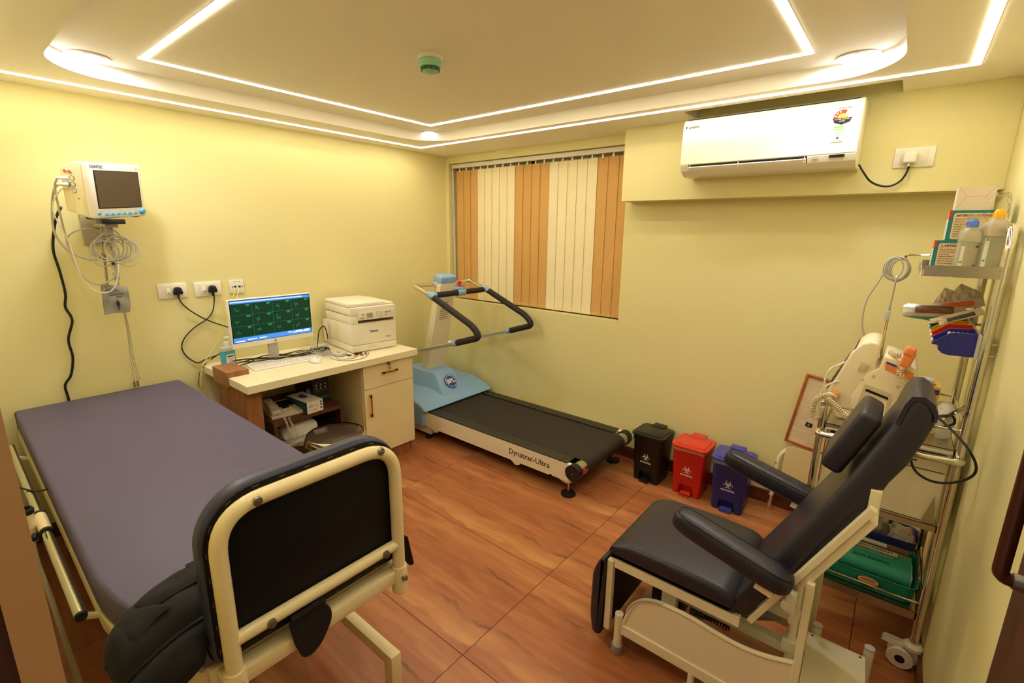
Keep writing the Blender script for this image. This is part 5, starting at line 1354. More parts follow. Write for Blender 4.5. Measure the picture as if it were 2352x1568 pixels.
# hand rails
ra, rb = 2.385, 3.000
jt = (-2.735, 1.163)
def loop(y, s_):
    top = (-2.93, 1.215)
    B().tube(fillet([(-2.93, 2.69-s_*0.08, 1.215), (-2.945, y+s_*0.02, 1.222), (-2.93, y, 1.222), (jt[0], y, jt[1])], 0.075, 8), 0.0165, n=14).build('chrome_rail', 'chrome', tm, world=True)
    B().cyl((-2.935, 2.69-s_*0.083, 1.2155), (-2.936, 2.69-s_*0.100, 1.216), 0.021, n=18).build('rail_flange', 'tm_white', tm, world=True)
    grip = fillet([(jt[0], y, jt[1]), (-2.205, y, 0.945), (-2.215, y, 0.925), (-2.255, y, 0.905), (-2.48, y, 0.838)], [0, 0.13, 0.06, 0.13, 0], 9)
    grip = fillet([(jt[0]+0.02, y, jt[1]-0.008), (-2.300, y, 0.985), (-2.235, y, 0.915), (-2.46, y, 0.842)], 0.085, 10)
    B().tube(grip, 0.0235, n=16).build('foam_grip', 'foam_black', tm, world=True)
    B().cyl((-2.455, y, 0.8435), (-2.500, y, 0.830), 0.0225, n=18).build('rail_joint', 'tm_blue', tm, world=True)
    B().tube(fillet([(-2.49, y, 0.833), (-2.92, y, 0.705), (-3.06, 2.69-s_*0.1, 0.672)], 0.06, 6), 0.0165, n=14).build('lower_rail', 'chrome', tm, world=True)
    B().sphere((jt[0], y, jt[1]), 0.027, u=18, v=12).cyl((jt[0]-0.03, y, jt[1]+0.010), (jt[0]+0.035, y, jt[1]-0.012), 0.0235, n=18).cyl((jt[0], y, jt[1]), (jt[0], y+s_*0.042, jt[1]), 0.0235, n=18).build('rail_joint', 'tm_blue', tm, world=True)
loop(ra, 1); loop(rb, -1)
B().cyl((jt[0], ra+0.04, jt[1]), (jt[0], rb-0.04, jt[1]), 0.0225, n=16).build('cross_grip', 'foam_black', tm, world=True)
em = B().cyl((jt[0], 2.655, jt[1]), (jt[0], 2.735, jt[1]), 0.0275, n=20).box(jt[0]-0.045, jt[0]+0.015, 2.655, 2.735, jt[1]+0.015, jt[1]+0.048, bev=0.006).build('stop_mount', 'tm_blue', tm, world=True)
mat('stop_red', (206, 40, 36), rough=0.3)
B().prism(rrect(jt[0]-0.042, jt[0]+0.012, 2.660, 2.730, 0.01), jt[1]+0.048, jt[1]+0.052, axis='z').build('stop_plate', 'stop_red', em, world=True)
B().lathe([(0.010, 0), (0.010, 0.018), (0.020, 0.022), (0.020, 0.032), (0.014, 0.038), (0, 0.039)], (jt[0]-0.012, 2.695, jt[1]+0.052), n=20).build('stop_button', 'stop_red', em, world=True)
# ------------------------------------------------------------------ biohazard pedal bins
def biohazard(parent, M, m):
    """three open rings round a centre, as flat raised print"""
    def ring(b, cx, cy, r0, r1, a0, a1, n=22):
        v = []; f = []
        for k in range(n+1):
            a = a0+(a1-a0)*k/n
            v.append((cx+r0*math.cos(a), cy+r0*math.sin(a), 0)); v.append((cx+r1*math.cos(a), cy+r1*math.sin(a), 0))
        for k in range(n): f.append((2*k, 2*k+1, 2*k+3, 2*k+2))
        b.mesh(v, f)
    def crescent(b, cx, cy, ang, r, n=26):
        v = []; f = []
        for k in range(n+1):
            a = ang + R(27) + (2*math.pi-R(54))*k/n
            th = 0.0036*math.sin(math.pi*(0.08+0.84*k/n))**0.7
            v.append((cx+(r-th)*math.cos(a), cy+(r-th)*math.sin(a), 0)); v.append((cx+r*math.cos(a), cy+r*math.sin(a), 0))
        for k in range(n): f.append((2*k, 2*k+1, 2*k+3, 2*k+2))
        b.mesh(v, f)
    b = B()
    for k in range(3):
        a = R(90+120*k)
        crescent(b, 0.0132*math.cos(a), 0.0132*math.sin(a), a, 0.0128)
        ring(b, 0, 0, 0.0098, 0.0118, a-R(34), a+R(34), 10)
    b.xf(M).build('biohazard_symbol', m, parent, smooth=False)
def make_bin(name_col, col, lid_col, loc, rz, label):
    t = thing('pedal_bin', label, 'waste bin', loc, rz=rz, group='biohazard pedal bins along the wall')
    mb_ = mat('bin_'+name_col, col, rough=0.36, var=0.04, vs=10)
    # local: x along the wall, -y front
    H = 0.325; n = 24
    def ring(hx, hy, z, r, cy=0.0): return [(x, y+cy, z) for x, y in rrect(-hx*1.1, hx*1.1, -hy, hy, r, 5)]
    rings = [ring(0.078, 0.090, 0.0, 0.018), ring(0.080, 0.092, 0.02, 0.02), ring(0.091, 0.104, H-0.04, 0.026), ring(0.094, 0.107, H-0.036, 0.026), ring(0.096, 0.109, H, 0.028)]
    v = []; f = []; m = len(rings[0])
    for rg in rings: v += rg
    for i in range(len(rings)-1):
        for k in range(m):
            f.append((i*m+k, i*m+(k+1) % m, (i+1)*m+(k+1) % m, (i+1)*m+k))
    f.append(tuple(reversed(range(m)))); f.append(tuple((len(rings)-1)*m+k for k in range(m)))
    body = B().mesh(v, f).build('body', mb_, t)
    # pedal recess cut into the front foot
    cut = B().prism([(-0.048, -0.02), (0.048, -0.02), (0.046, 0.052), (0.036, 0.074), (-0.036, 0.074), (-0.046, 0.052)], -0.13, -0.055, axis='y').build('cutter', None)
    cut.matrix_world = WM[t.name]
    md = body.modifiers.new('recess', 'BOOLEAN'); md.operation = 'DIFFERENCE'; md.solver = 'EXACT'; md.object = cut
    bpy.context.view_layer.update()
    dg = bpy.context.evaluated_depsgraph_get(); me = bpy.data.meshes.new_from_object(body.evaluated_get(dg))
    body.modifiers.clear(); body.data = me; me.set_sharp_from_angle(angle=R(35))
    cm = cut.data; bpy.data.objects.remove(cut); bpy.data.meshes.remove(cm)
    B().box(-0.033, 0.033, -0.114, -0.058, 0.012, 0.020, bev=0.002).prism([(-0.114, 0.020), (-0.108, 0.020), (-0.114, 0.004)], -0.033, 0.033, axis='x').build('pedal', mat('pedal_'+name_col, lid_col, rough=0.36, var=0.04), t)
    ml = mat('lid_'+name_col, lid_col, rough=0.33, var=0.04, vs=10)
    lid = B().prism(rrect(-0.114, 0.114, -0.120, 0.100, 0.035, 6), H, H+0.018, axis='z', bev=0.006).build('lid', ml, t)
    B().prism(rrect(-0.093, 0.093, -0.098, 0.078, 0.028, 6), H+0.018, H+0.0225, axis='z', bev=0.003).build('lid_panel', ml, lid)
    B().box(-0.048, 0.040, 0.060, 0.128, H-0.01, H+0.026, bev=0.003).build('hinge_block', ml, t)
    # front face leans out: frame on it
    sl = Vector((0, -0.0118, 0.2655)).normalized()
    def ff(x, z): return frame((x, -0.0928-(z-0.02)*0.0452-0.0012, z), (1, 0, 0), sl)
    biohazard(t, ff(0.0, 0.180) @ Matrix.Scale(1.12, 4), 'ink_white')
    text('BIOHAZARD', 0.0135, 'ink_white', t, ff(0.0, 0.143), 'lettering', bold=0.0003)
    return t
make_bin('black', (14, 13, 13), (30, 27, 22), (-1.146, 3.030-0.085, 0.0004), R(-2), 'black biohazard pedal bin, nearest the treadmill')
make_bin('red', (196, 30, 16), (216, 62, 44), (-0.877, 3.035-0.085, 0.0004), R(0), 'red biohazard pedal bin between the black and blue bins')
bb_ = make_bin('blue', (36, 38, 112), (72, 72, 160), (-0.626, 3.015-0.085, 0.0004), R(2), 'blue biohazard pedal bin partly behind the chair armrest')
mat('liner', (120, 140, 190), rough=0.25, trans=0.3, var=0.1, vs=20, bump=0.5, bs=40)
# liners folded over the rims of the red and blue bins
for loc, rz, m_, lab in (((-0.877, 2.950, 0.0004), 0, mat('liner_red', (220, 120, 100), rough=0.25, trans=0.2, var=0.1), 'thin red liner edge showing under the red bin lid'), ((-0.626, 2.930, 0.0004), R(2), 'liner', 'pale blue liner folded over the blue bin rim')):
    P = []
    hx, hy = 0.108, 0.112
    v = []; f = []
    pts = rrect(-hx, hx, -hy, hy, 0.030, 5); k = 0
    for i, (x, y) in enumerate(pts):
        dz = 0.012 + 0.006*math.sin(i*1.3) + (0.010 if y < -0.1 else 0)
        v.append((x*0.985, y*0.985, 0.322)); v.append((x*0.992, y*0.992, 0.322-dz))
    n = len(pts)
    for i in range(n): f.append((2*i, 2*i+1, (2*i+3) % (2*n), (2*i+2) % (2*n)))
    o = B().mesh(v, f).build('bin_liner', m_); o.location = loc; o.rotation_euler = (0, 0, rz); WM[o.name] = Matrix.Translation(loc)
    so = o.modifiers.new('t', 'SOLIDIFY'); so.thickness = 0.0008
    tag(o, lab, 'liner')

# ------------------------------------------------------------------ folding chair and framed board behind the trolley
fc = thing('folding_chair', 'folded cream chair leaning on the wall behind the trolley', 'chair', (-0.30, 3.03, 0))
mat('chair_panel', (232, 212, 160), rough=0.4, var=0.02)
mat('tube_cream', (236, 224, 188), rough=0.35, var=0.02)
B().tube(fillet([(-0.425, 3.040, 0.02), (-0.415, 3.070, 0.36), (-0.350, 3.095, 0.425), (-0.08, 3.095, 0.425), (-0.015, 3.070, 0.36), (-0.005, 3.040, 0.02)], 0.05, 6), 0.0115, n=12).build('frame_tube', 'tube_cream', fc, world=True)
for x in (-0.4255, -0.0045):
    B().cyl((x, 3.0392, 0.0), (x, 3.0425, 0.10), 0.0135, n=12).build('leg_sleeve', 'chrome', fc, world=True)
B().prism([(v.x, v.y) for v in fillet([(-0.395, 0.16, 0), (-0.03, 0.16, 0), (-0.03, 0.425, 0), (-0.385, 0.425, 0)], 0.03, 5, True)], -0.008, 0.008, axis='y', M=Matrix.Translation((0, 3.072, 0))).build('seat_panel', 'chair_panel', fc, world=True)
B().box(-0.36, -0.06, 3.062, 3.082, 0.135, 0.170, bev=0.006).build('seat_edge', 'chair_panel', fc, world=True)
for z in (0.31, 0.265): B().cyl((-0.421, 3.05, z), (-0.430, 3.045, z), 0.004, n=8).build('rivet', 'steel', fc, world=True)
bo = thing('framed_board', 'teak-framed pale board standing on the folded chair', 'board', (-0.25, 3.06, 0.43))
Mb = Matrix.Translation((-0.402, 3.075, 0.452)) @ Matrix.Rotation(R(-1.5), 4, 'X') @ Matrix.Rotation(R(8.0), 4, 'Y')
bw, bh = 0.30, 0.43
B().box(0.012, bw-0.012, -0.004, 0.006, 0.012, bh-0.012).xf(Mb).build('panel', 'board_laminate', bo, world=True, smooth=False)
for q in ((0, 0.016, 0, bh), (bw-0.016, bw, 0, bh), (0.016, bw-0.016, 0, 0.016), (0.016, bw-0.016, bh-0.016, bh)):
    B().box(q[0], q[1], -0.011, 0.009, q[2], q[3], bev=0.004, seg=3).xf(Mb).build('frame_strip', 'frame_teak', bo, world=True)
B().box(0.075, 0.108, -0.0075, -0.004, 0.130, 0.155, bev=0.001).xf(Mb).build('latch_plate', 'dark_plastic', bo, world=True)
B().cyl((0.091, -0.0075, 0.1425), (0.091, -0.0105, 0.1425), 0.007, n=14).xf(Mb).build('latch_screw', 'steel', bo, world=True)
# ------------------------------------------------------------------ stainless emergency trolley
tr = thing('emergency_trolley', 'stainless steel emergency trolley with shelves against the right wall', 'trolley', (0.04, 2.415, 0))
LX, RX, NY, FY = -0.165, 0.245, 2.175, 2.655
mat('tray_steel', (196, 188, 172), rough=0.28, metal=1.0, var=0.1, vs=7, rvar=0.08)
B().tube(fillet([(RX, NY, 0.115), (RX, NY, 1.675), (RX, FY, 1.675), (RX, FY, 0.115)], 0.085, 10), 0.0145, n=16).build('upright_frame', 'chrome', tr, world=True)
for y, zt in ((NY, 1.000), (FY, 1.020)):
    B().cyl((LX, y, 0.115), (LX, y, zt), 0.0135, n=16).build('post', 'chrome', tr, world=True)
    B().lathe([(0.0142, zt-0.006), (0.0142, zt+0.001), (0.010, zt+0.005), (0, zt+0.005)], (LX, y, 0), n=16, cap=False).build('post_cap', 'steel', tr, world=True)
# shelves: folded sheet with lips
def sheet(z, x0, x1, y0_, y1_, lip, nm='shelf'):
    b = B().box(x0, x1, y0_, y1_, z, z+0.002)
    b.box(x0, x1, y0_, y0_+0.0015, z-lip, z+0.002).box(x0, x1, y1_-0.0015, y1_, z-lip, z+0.002)
    b.box(x0, x0+0.0015, y0_, y1_, z-lip, z+0.002).box(x1-0.0015, x1, y0_, y1_, z-lip, z+0.002)
    return b.build(nm, 'tray_steel', tr, world=True, smooth=False)
sheet(0.915, LX+0.014, RX-0.015, NY-0.006, FY+0.006, 0.022)
sheet(0.615, LX+0.014, RX-0.015, NY-0.006, FY+0.006, 0.022)
sheet(0.250, LX+0.014, RX-0.015, NY-0.008, FY+0.008, 0.034)
for z in (0.990, 0.288):
    for (p_, q_) in (((LX, NY, z), (RX, NY, z)), ((LX, FY, z), (RX, FY, z)), ((RX, NY, z), (RX, FY, z))) + ((((LX, NY, z), (LX, FY, z)),) if z < 0.5 else ()):
        B().cyl(p_, q_, 0.0048, n=10).build('guard_rail', 'chrome', tr, world=True)
B().tube(fillet([(LX-0.004, FY-0.05, 0.88), (LX-0.004, NY-0.034, 0.876), (RX+0.005, NY-0.034, 0.885), (RX+0.005, NY, 0.886)], 0.012, 5), 0.0135, n=14).build('handle_bar', 'chrome', tr, world=True)
# drawer unit between the shelves
du = B().box(LX+0.025, RX-0.020, NY+0.012, FY-0.02, 0.618, 0.868, bev=0.002).build('drawer_unit', mat('unit_beige', (226, 212, 178), rough=0.4, var=0.015), tr, world=True, smooth=False)
B().box(LX+0.032, RX-0.027, NY+0.020, FY-0.026, 0.868, 0.8735).build('unit_top_recess', 'dark_plastic', du, world=True, smooth=False)
B().box(LX+0.028, RX-0.023, NY+0.0105, NY+0.012, 0.815, 0.8175).box(LX+0.115, LX+0.140, NY+0.0105, NY+0.012, 0.842, 0.847).box(LX+0.28, LX+0.305, NY+0.0105, NY+0.012, 0.842, 0.847).build('unit_slot', 'ink', du, world=True, smooth=False)
B().prism([(RX-0.060, 0.619), (RX-0.022, 0.619), (RX-0.036, 0.73)], NY+0.002, NY+0.0035, axis='y').build('gusset', 'tray_steel', tr, world=True, smooth=False)
# top tray, carried by the uprights
tz = 1.512
b = B().box(0.045, RX+0.012, NY-0.012, FY+0.012, tz, tz+0.002)
b.prism([(0.052, tz), (RX+0.010, tz), (RX+0.010, tz+0.040), (0.052, tz+0.036)], NY-0.0135, NY-0.012, axis='y')
b.prism([(0.052, tz), (RX+0.010, tz), (RX+0.010, tz+0.040), (0.052, tz+0.036)], FY+0.012, FY+0.0135, axis='y')
b.prism([(NY-0.012, tz), (FY+0.012, tz), (FY+0.004, tz+0.034), (NY-0.004, tz+0.034)], 0.043, 0.0445, axis='x')
b.build('top_tray', 'tray_steel', tr, world=True, smooth=False)
# rail the storage bins hang on
B().box(RX-0.022, RX-0.014, NY-0.004, FY+0.004, 1.246, 1.326).build('bin_rail', 'light_grey_plastic', tr, world=True, smooth=False)
for z in (1.262, 1.300):
    for y in (NY, FY): B().cyl((RX+0.012, y, z), (RX+0.026, y, z), 0.006, n=6).build('rail_bolt', 'steel', tr, world=True)
# hook arm for the lead coil
B().tube(smooth_path([(-0.028, 2.60, 1.562), (-0.020, 2.60, 1.553), (-0.006, 2.60, 1.560), (0.004, 2.60, 1.568), (0.045, 2.60, 1.570), (0.10, 2.60, 1.570)], 5), 0.0042, n=8).build('hook_arm', 'chrome', tr, world=True)
# braces behind the clutter
B().cyl((0.18, NY+0.06, 0.998), (RX, NY, 1.09), 0.0065, n=10).build('brace', 'chrome', tr, world=True)
# casters
def caster(x, y, rz, front=False):
    M = Matrix.Translation((x, y, 0)) @ Matrix.Rotation(rz, 4, 'Z')
    c = B().lathe([(0, 0.090), (0.028, 0.090), (0.031, 0.096), (0.031, 0.108), (0.024, 0.116), (0, 0.116)], n=24, M=M).build('caster_collar', 'warm_white_plastic', tr, world=True)
    B().prism([(-0.062, 0.048), (-0.060, 0.02), (-0.035, 0.006), (0.0, 0.012), (0.024, 0.040), (0.030, 0.075), (0.026, 0.095), (-0.026, 0.095), (-0.045, 0.085)], -0.012, 0.012, axis='y', bev=0.004, M=M).build('caster_fork', 'warm_white_plastic', tr, world=True)
    for s_ in (-1, 1):
        B().lathe([(0.0, -0.008), (0.034, -0.008), (0.043, -0.004), (0.043, 0.004), (0.040, 0.008), (0.0, 0.009)], n=28, M=M @ Matrix.Translation((-0.030, s_*0.021, 0.043)) @ Matrix.Rotation(R(-90*s_), 4, 'X')).build('caster_wheel', 'warm_white_plastic', tr, world=True)
        B().cyl((-0.030, s_*0.030, 0.043), (-0.030, s_*0.0312, 0.043), 0.016, n=20, M=M).build('hub_cap', 'dark_plastic', tr, world=True)
    B().prism([(-0.095, 0.082), (-0.030, 0.082), (-0.025, 0.100), (-0.088, 0.098)], -0.016, -0.006, axis='y', M=M).prism([(-0.095, 0.082), (-0.030, 0.082), (-0.025, 0.100), (-0.088, 0.098)], 0.006, 0.016, axis='y', M=M).build('brake_lever', 'warm_white_plastic', tr, world=True, smooth=False)
caster(RX, NY, R(-4)); caster(RX, FY, R(10)); caster(LX, NY, R(-30)); caster(LX, FY, R(20))

# ---- cartons on the top tray
mat('carton_greenteal', (34, 120, 118), rough=0.5, var=0.04)
mat('carton_kraft', (222, 196, 150), rough=0.6, var=0.03)
mat('carton_pink', (224, 206, 184), rough=0.6, var=0.02)
mat('carton_orange', (226, 120, 64), rough=0.5, var=0.04)
def resus_carton(x0, x1, y0_, y1_, z0_, z1_, label, lines, tri):
    c = thing('resuscitator_carton', label, 'box', ((x0+x1)/2, (y0_+y1_)/2, z0_))
    B().box(x0, x1, y0_, y1_, z0_, z1_).build('carton', 'carton_greenteal', c, world=True, smooth=False)
    B().prism([(v.x, v.y) for v in fillet([(x0+0.012, z0_+0.004, 0), (x1-0.004, z0_+0.004, 0), (x1-0.004, z1_-0.010, 0), (x0+0.012, z1_-0.010, 0)], 0.008, 4, True)], y0_-0.0006, y0_, axis='y').build('front_label', 'carton_kraft', c, world=True, smooth=False)
    B().box(x0-0.0006, x0, y0_+0.004, y1_-0.004, z1_-0.030, z1_-0.002).build('side_band', 'carton_orange', c, world=True, smooth=False)
    B().box(x0-0.0005, x0, y0_+0.004, y1_-0.004, z0_+0.002, z1_-0.031).build('side_panel', mat('carton_pale', (206, 214, 190), rough=0.55, var=0.06, vs=20), c, world=True, smooth=False)
    B().box(x0-0.0008, x0+0.006, y0_-0.0009, y0_+0.004, z1_-0.026, z1_).build('corner_mark', 'ink_red', c, world=True, smooth=False)
    fz = z1_-0.019
    text('ARTIFICIAL RESUSCITATOR', 0.0105, 'ink', c, frame((x0+0.018+(0.010 if tri else 0), y0_-0.0012, fz), (1, 0, 0), (0, 0, 1)), 'print', align='LEFT', world=True, bold=0.0002)
    if tri:
        B().tube([(x0+0.016, y0_-0.001, fz-0.005), (x0+0.026, y0_-0.001, fz-0.005), (x0+0.021, y0_-0.001, fz+0.005)], 0.0006, n=4, closed=True).build('warning_triangle', 'ink', c, world=True)
    for k, tx in enumerate(lines):
        text(tx, 0.0062, 'ink_grey', c, frame((x0+0.017, y0_-0.0012, fz-0.013-0.0085*k), (1, 0, 0), (0, 0, 1)), 'print', align='LEFT', world=True)
    return c
resus_carton(0.072, 0.225, 2.405, 2.56, tz+0.0025, 1.630, 'lower teal carton marked ARTIFICIAL on the top tray', ['Use is restricted to a person', 'Check its integrity of package', 'Keep it dry', 'Discard if there is any', 'Choose of the proper size', 'Mfg. By: Medicals', 'Works: Industrial Area', 'Lot No.', 'Mfg. Date.'], True)
resus_carton(0.098, 0.240, 2.425, 2.57, 1.6306, 1.738, 'upper teal carton marked ARTIFICIAL resting on the lower one', ['ARTIFICIAL RESUSCITATOR', 'SILICONE', 'Hand Operated', 'ventilation', 'with power', 'of over', 'oxygen', 'bag resus'], False)
wc = thing('white_carton', 'plain pinkish white carton on top of the teal cartons', 'box', (0.155, 2.50, 1.7385))
B().box(0.108, 0.210, 2.440, 2.56, 1.7386, 1.822).build('carton', 'carton_pink', wc, world=True, smooth=False)
for a, c in (((0.108, 1.822), (0.134, 1.787)), ((0.210, 1.822), (0.184, 1.787)), ((0.108, 1.7386), (0.134, 1.787)), ((0.210, 1.7386), (0.184, 1.787)), ((0.134, 1.787), (0.184, 1.787))):
    B().tube([(a[0], 2.4395, a[1]), (c[0], 2.4395, c[1])], 0.00035, n=4).build('fold_line', mat('fold_shade', (176, 152, 126), rough=0.7), wc, world=True, smooth=False)

# ---- bottles wrapped in film
mat('bottle_milky', (232, 224, 200), rough=0.3, var=0.03, trans=0.62, ior=1.18)
mat('bottle_fluid', (222, 216, 190), rough=0.3, var=0.03, trans=0.62, ior=1.2)
mat('film', (250, 250, 250), rough=0.08, trans=1.0, ior=1.05, var=0.0, bump=1.0, bs=24, alpha=0.42)
def iv_bottle(x, y, hx, hy, h, cap, label, cat='bottle'):
    t = thing('saline_bottle', label, cat, (x, y, tz+0.0025), rz=R(8))
    B().prism(rrect(-hx, hx, -hy, hy, hx*0.55, 5), 0, h*0.60, axis='z', bev=0.004).build('fluid', 'bottle_fluid', t)
    n = 5; prev = None; v = []; f = []
    prof = [(1.0, 0.601), (1.0, 0.70), (0.92, 0.76), (0.70, 0.82), (0.45, 0.85), (0.40, 0.87)]
    m = None
    for sc_, zz in prof:
        r_ = [(px*sc_, py*sc_, h*zz) for px, py in rrect(-hx, hx, -hy, hy, hx*0.55, 5)]; m = len(r_); v += r_
    for i in range(len(prof)-1):
        for k in range(m): f.append((i*m+k, i*m+(k+1) % m, (i+1)*m+(k+1) % m, (i+1)*m+k))
    f.append(tuple(range((len(prof)-1)*m, len(prof)*m))); f.append(tuple(reversed(range(m))))
    B().mesh(v, f).build('shoulder', 'bottle_milky', t)
    B().lathe([(0.0155, h*0.865), (0.0155, h*0.89), (0.0135, h*0.97), (0.010, h), (0, h)], n=20).build('cap', cap, t)
    for k in range(10):
        a = 2*math.pi*k/10
        B().box(-0.001, 0.001, 0.0135, 0.0160, h*0.89, h*0.95, M=Matrix.Rotation(a, 4, 'Z')).build('cap_rib', cap, t, smooth=False)
    for s_, z_, c_ in ((-1, 0.22, 'ink_green'), (-1, 0.53, 'ink_green'), (1, 0.16, 'ink_teal'), (1, 0.50, 'ink_grey')):
        B().box(s_*hx*0.62-0.0035, s_*hx*0.62+0.0035, -hy-0.0007, -hy+0.001, h*z_, h*z_+0.007).build('label_patch', c_, t, smooth=False)
    B().box(-hx*0.78, -hx*0.46, -hy-0.0004, -hy+0.001, h*0.12, h*0.56).build('label_film', mat('label_haze', (232, 230, 214), rough=0.4, var=0.03), t, smooth=False)
    return t
mat('cap_blue', (86, 128, 214), rough=0.35); mat('cap_yellow', (246, 182, 44), rough=0.35)
iv_bottle(0.156, 2.285, 0.028, 0.028, 0.188, 'cap_blue', 'film-wrapped saline bottle with a blue cap on the top tray')
iv_bottle(0.2165, 2.300, 0.036, 0.036, 0.220, 'cap_yellow', 'larger milky bottle with a yellow cap on the top tray')
fm = lump('shrink_film', 'film', (0.160, 2.270, tz+0.10), 0.034, 0.036, 0.052, 21, 0.10, 'clear crinkled film over the blue-capped bottle', 'film')
fm2 = lump('shrink_film', 'film', (0.215, 2.350, 1.690), 0.030, 0.030, 0.050, 23, 0.25, 'loose clear film sticking up behind the bottles', 'film')

# ---- coloured storage bins
def store_bin(y, col, nm, label, fill):
    t = thing('storage_bin', label, 'storage bin', (0.175, y, 1.245), group='stacking bins on the trolley rail')
    m = mat('store_'+nm, col, rough=0.35, var=0.03)
    x0, x1, w = 0.112, 0.2225, 0.052
    th = 0.0022
    prof = [(x1, 1.328), (0.158, 1.324), (x0+0.002, 1.286), (x0, 1.278), (x0+0.018, 1.276), (0.130, 1.262), (0.142, 1.250), (0.158, 1.2455), (x1, 1.2475)]
    for s_ in (-1, 1):
        yy = y + s_*(w-th)
        B().prism(prof, min(yy, yy+s_*th), max(yy, yy+s_*th), axis='y').build('side_wall', m, t, world=True, smooth=False)
        B().tube([(x1, y+s_*w, 1.327), (0.158, y+s_*w, 1.323), (x0+0.001, y+s_*w, 1.284)], 0.0022, n=6).build('rim', m, t, world=True)
        for x in (0.150, 0.176, 0.200):
            B().box(x-0.0008, x+0.0008, min(y+s_*w, y+s_*(w+0.0012)), max(y+s_*w, y+s_*(w+0.0012)), 1.247, 1.322).build('rib', m, t, world=True, smooth=False)
    B().box(x1-th, x1, y-w+th, y+w-th, 1.2475, 1.328).build('back_wall', m, t, world=True, smooth=False)
    fl_ = [(x0, 1.278), (x0+0.018, 1.276), (0.130, 1.262), (0.142, 1.250), (0.158, 1.2455), (x1, 1.2475), (x1, 1.2500), (0.159, 1.2480), (0.144, 1.2525), (0.133, 1.264), (x0+0.020, 1.2785), (x0+0.002, 1.288)]
    B().prism(fl_, y-w+th, y+w-th, axis='y').build('floor_wall', m, t, world=True, smooth=False)
    B().box(x0-0.0008, x0+0.003, y-0.022, y+0.022, 1.279, 1.289).build('label_tab', 'paper', t, world=True, smooth=False)
    return t
yb_ = [2.238, 2.348, 2.458, 2.568]
store_bin(yb_[0], (44, 46, 134), 'blue', 'blue storage bin of small white rolls, nearest on the rail', 1)
store_bin(yb_[1], (196, 38, 24), 'red', 'red storage bin between the blue and yellow ones', 1)
store_bin(yb_[2], (240, 188, 30), 'yellow', 'yellow storage bin between the red and green ones', 1)
store_bin(yb_[3], (18, 96, 60), 'green', 'green storage bin at the far end of the rail', 1)
for k in range(6):
    x = 0.156 + 0.0115*k; y = yb_[0]+0.004
    o = B().cyl((x, y-0.018, 1.312), (x, y+0.018, 1.312), 0.0056, n=12).build('tape_roll', 'white_bag', origin=(x, y, 1.306))
    tag(o, ['first', 'second', 'third', 'fourth', 'fifth', 'sixth'][k] + ' small white roll from the left in the blue storage bin', 'roll', 'rolls in the blue bin')
# sealed packs lying over the bins
mat('pack_clear', (216, 206, 186), rough=0.2, var=0.12, vs=26, trans=0.25, bump=0.9, bs=36)
mat('pack_paper', (226, 212, 178), rough=0.6, var=0.05, vs=20, bump=0.3, bs=40)
mat('pack_orange', (214, 104, 50), rough=0.4, var=0.08, vs=20)
mat('pack_brown', (120, 78, 46), rough=0.35, var=0.15, vs=26)
mat('pack_green', (96, 170, 140), rough=0.3, var=0.1, vs=24)
def pack(c, d, up, L, w, th, m, label, stripe=None):
    """soft sealed pack, long axis d"""
    M = frame(c, d, up)
    v = []; f = []; nx, ny = 44, 16; rn = random.Random(int(abs(c[0]*1000)+abs(c[2]*777)))
    ph = [rn.uniform(0, 6) for _ in range(4)]
    for s_ in (1, -1):
        for i in range(nx+1):
            for j in range(ny+1):
                u, q = i/nx*2-1, j/ny*2-1
                bul = (1-abs(u)**4)*(1-abs(q)**2.5)
                z = s_*th/2*bul + 0.0014*math.sin(9*u+ph[0]+3*q) + 0.0009*math.sin(7*q+ph[1]+5*u)
                wv_ = w/2*(1 if abs(u) < 0.9 else 0.94)
                v.append((u*L/2, q*wv_, z))
    o_ = (nx+1)*(ny+1)
    for s_ in (0, 1):
        for i in range(nx):
            for j in range(ny):
                a = s_*o_ + i*(ny+1)+j; q = (a, a+1, a+ny+2, a+ny+1)
                f.append(q if s_ == 0 else tuple(reversed(q)))
    b = B().mesh(v, f)
    t = thing('sealed_pack', label, 'package', c, group='sealed packs heaped on the storage bins')
    o = b.xf(M).build('pouch', m, t, world=True)
    if stripe:
        v2 = []; f2 = []
        for i in range(29):
            for j in range(11):
                u, q = -0.62+1.24*i/28, -0.62+1.24*j/10
                bul = (1-abs(u)**4)*(1-abs(q)**2.5)
                for s_ in (1,):
                    z = th/2*bul + 0.0014*math.sin(9*u+ph[0]+3*q) + 0.0009*math.sin(7*q+ph[1]+5*u) + 0.0009
                v2.append((u*L/2, q*w/2, z))
        for i in range(28):
            for j in range(10): f2.append((i*11+j, i*11+j+1, i*11+j+12, i*11+j+11))
        B().mesh(v2, f2).xf(M).build('print_band', stripe, t, world=True)
    return t
UPV = (0, 0.42, 0.9)
pack((0.112, 2.490, 1.360), (1, 0.05, 0.06), UPV, 0.185, 0.052, 0.034, 'pack_clear', 'clear tubing pack on top of the heap at its left end', 'pack_brown')
pack((0.082, 2.520, 1.338), (1, 0.05, -0.10), UPV, 0.120, 0.044, 0.026, 'pack_green', 'greenish tubing pack sticking out left of the green bin')
pack((0.178, 2.500, 1.388), (1, 0.05, 0.24), UPV, 0.150, 0.034, 0.014, 'pack_clear', 'clear pack with an orange band slanting up over the bins', 'pack_orange')
pack((0.140, 2.530, 1.344), (1, 0.0, 0.05), UPV, 0.150, 0.046, 0.028, 'pack_brown', 'brownish tubing pack bedded in the green bin')
pack((0.175, 2.450, 1.352), (1, 0.05, 0.45), UPV, 0.150, 0.020, 0.010, 'pack_paper', 'slim paper pack slanting over the yellow bin')
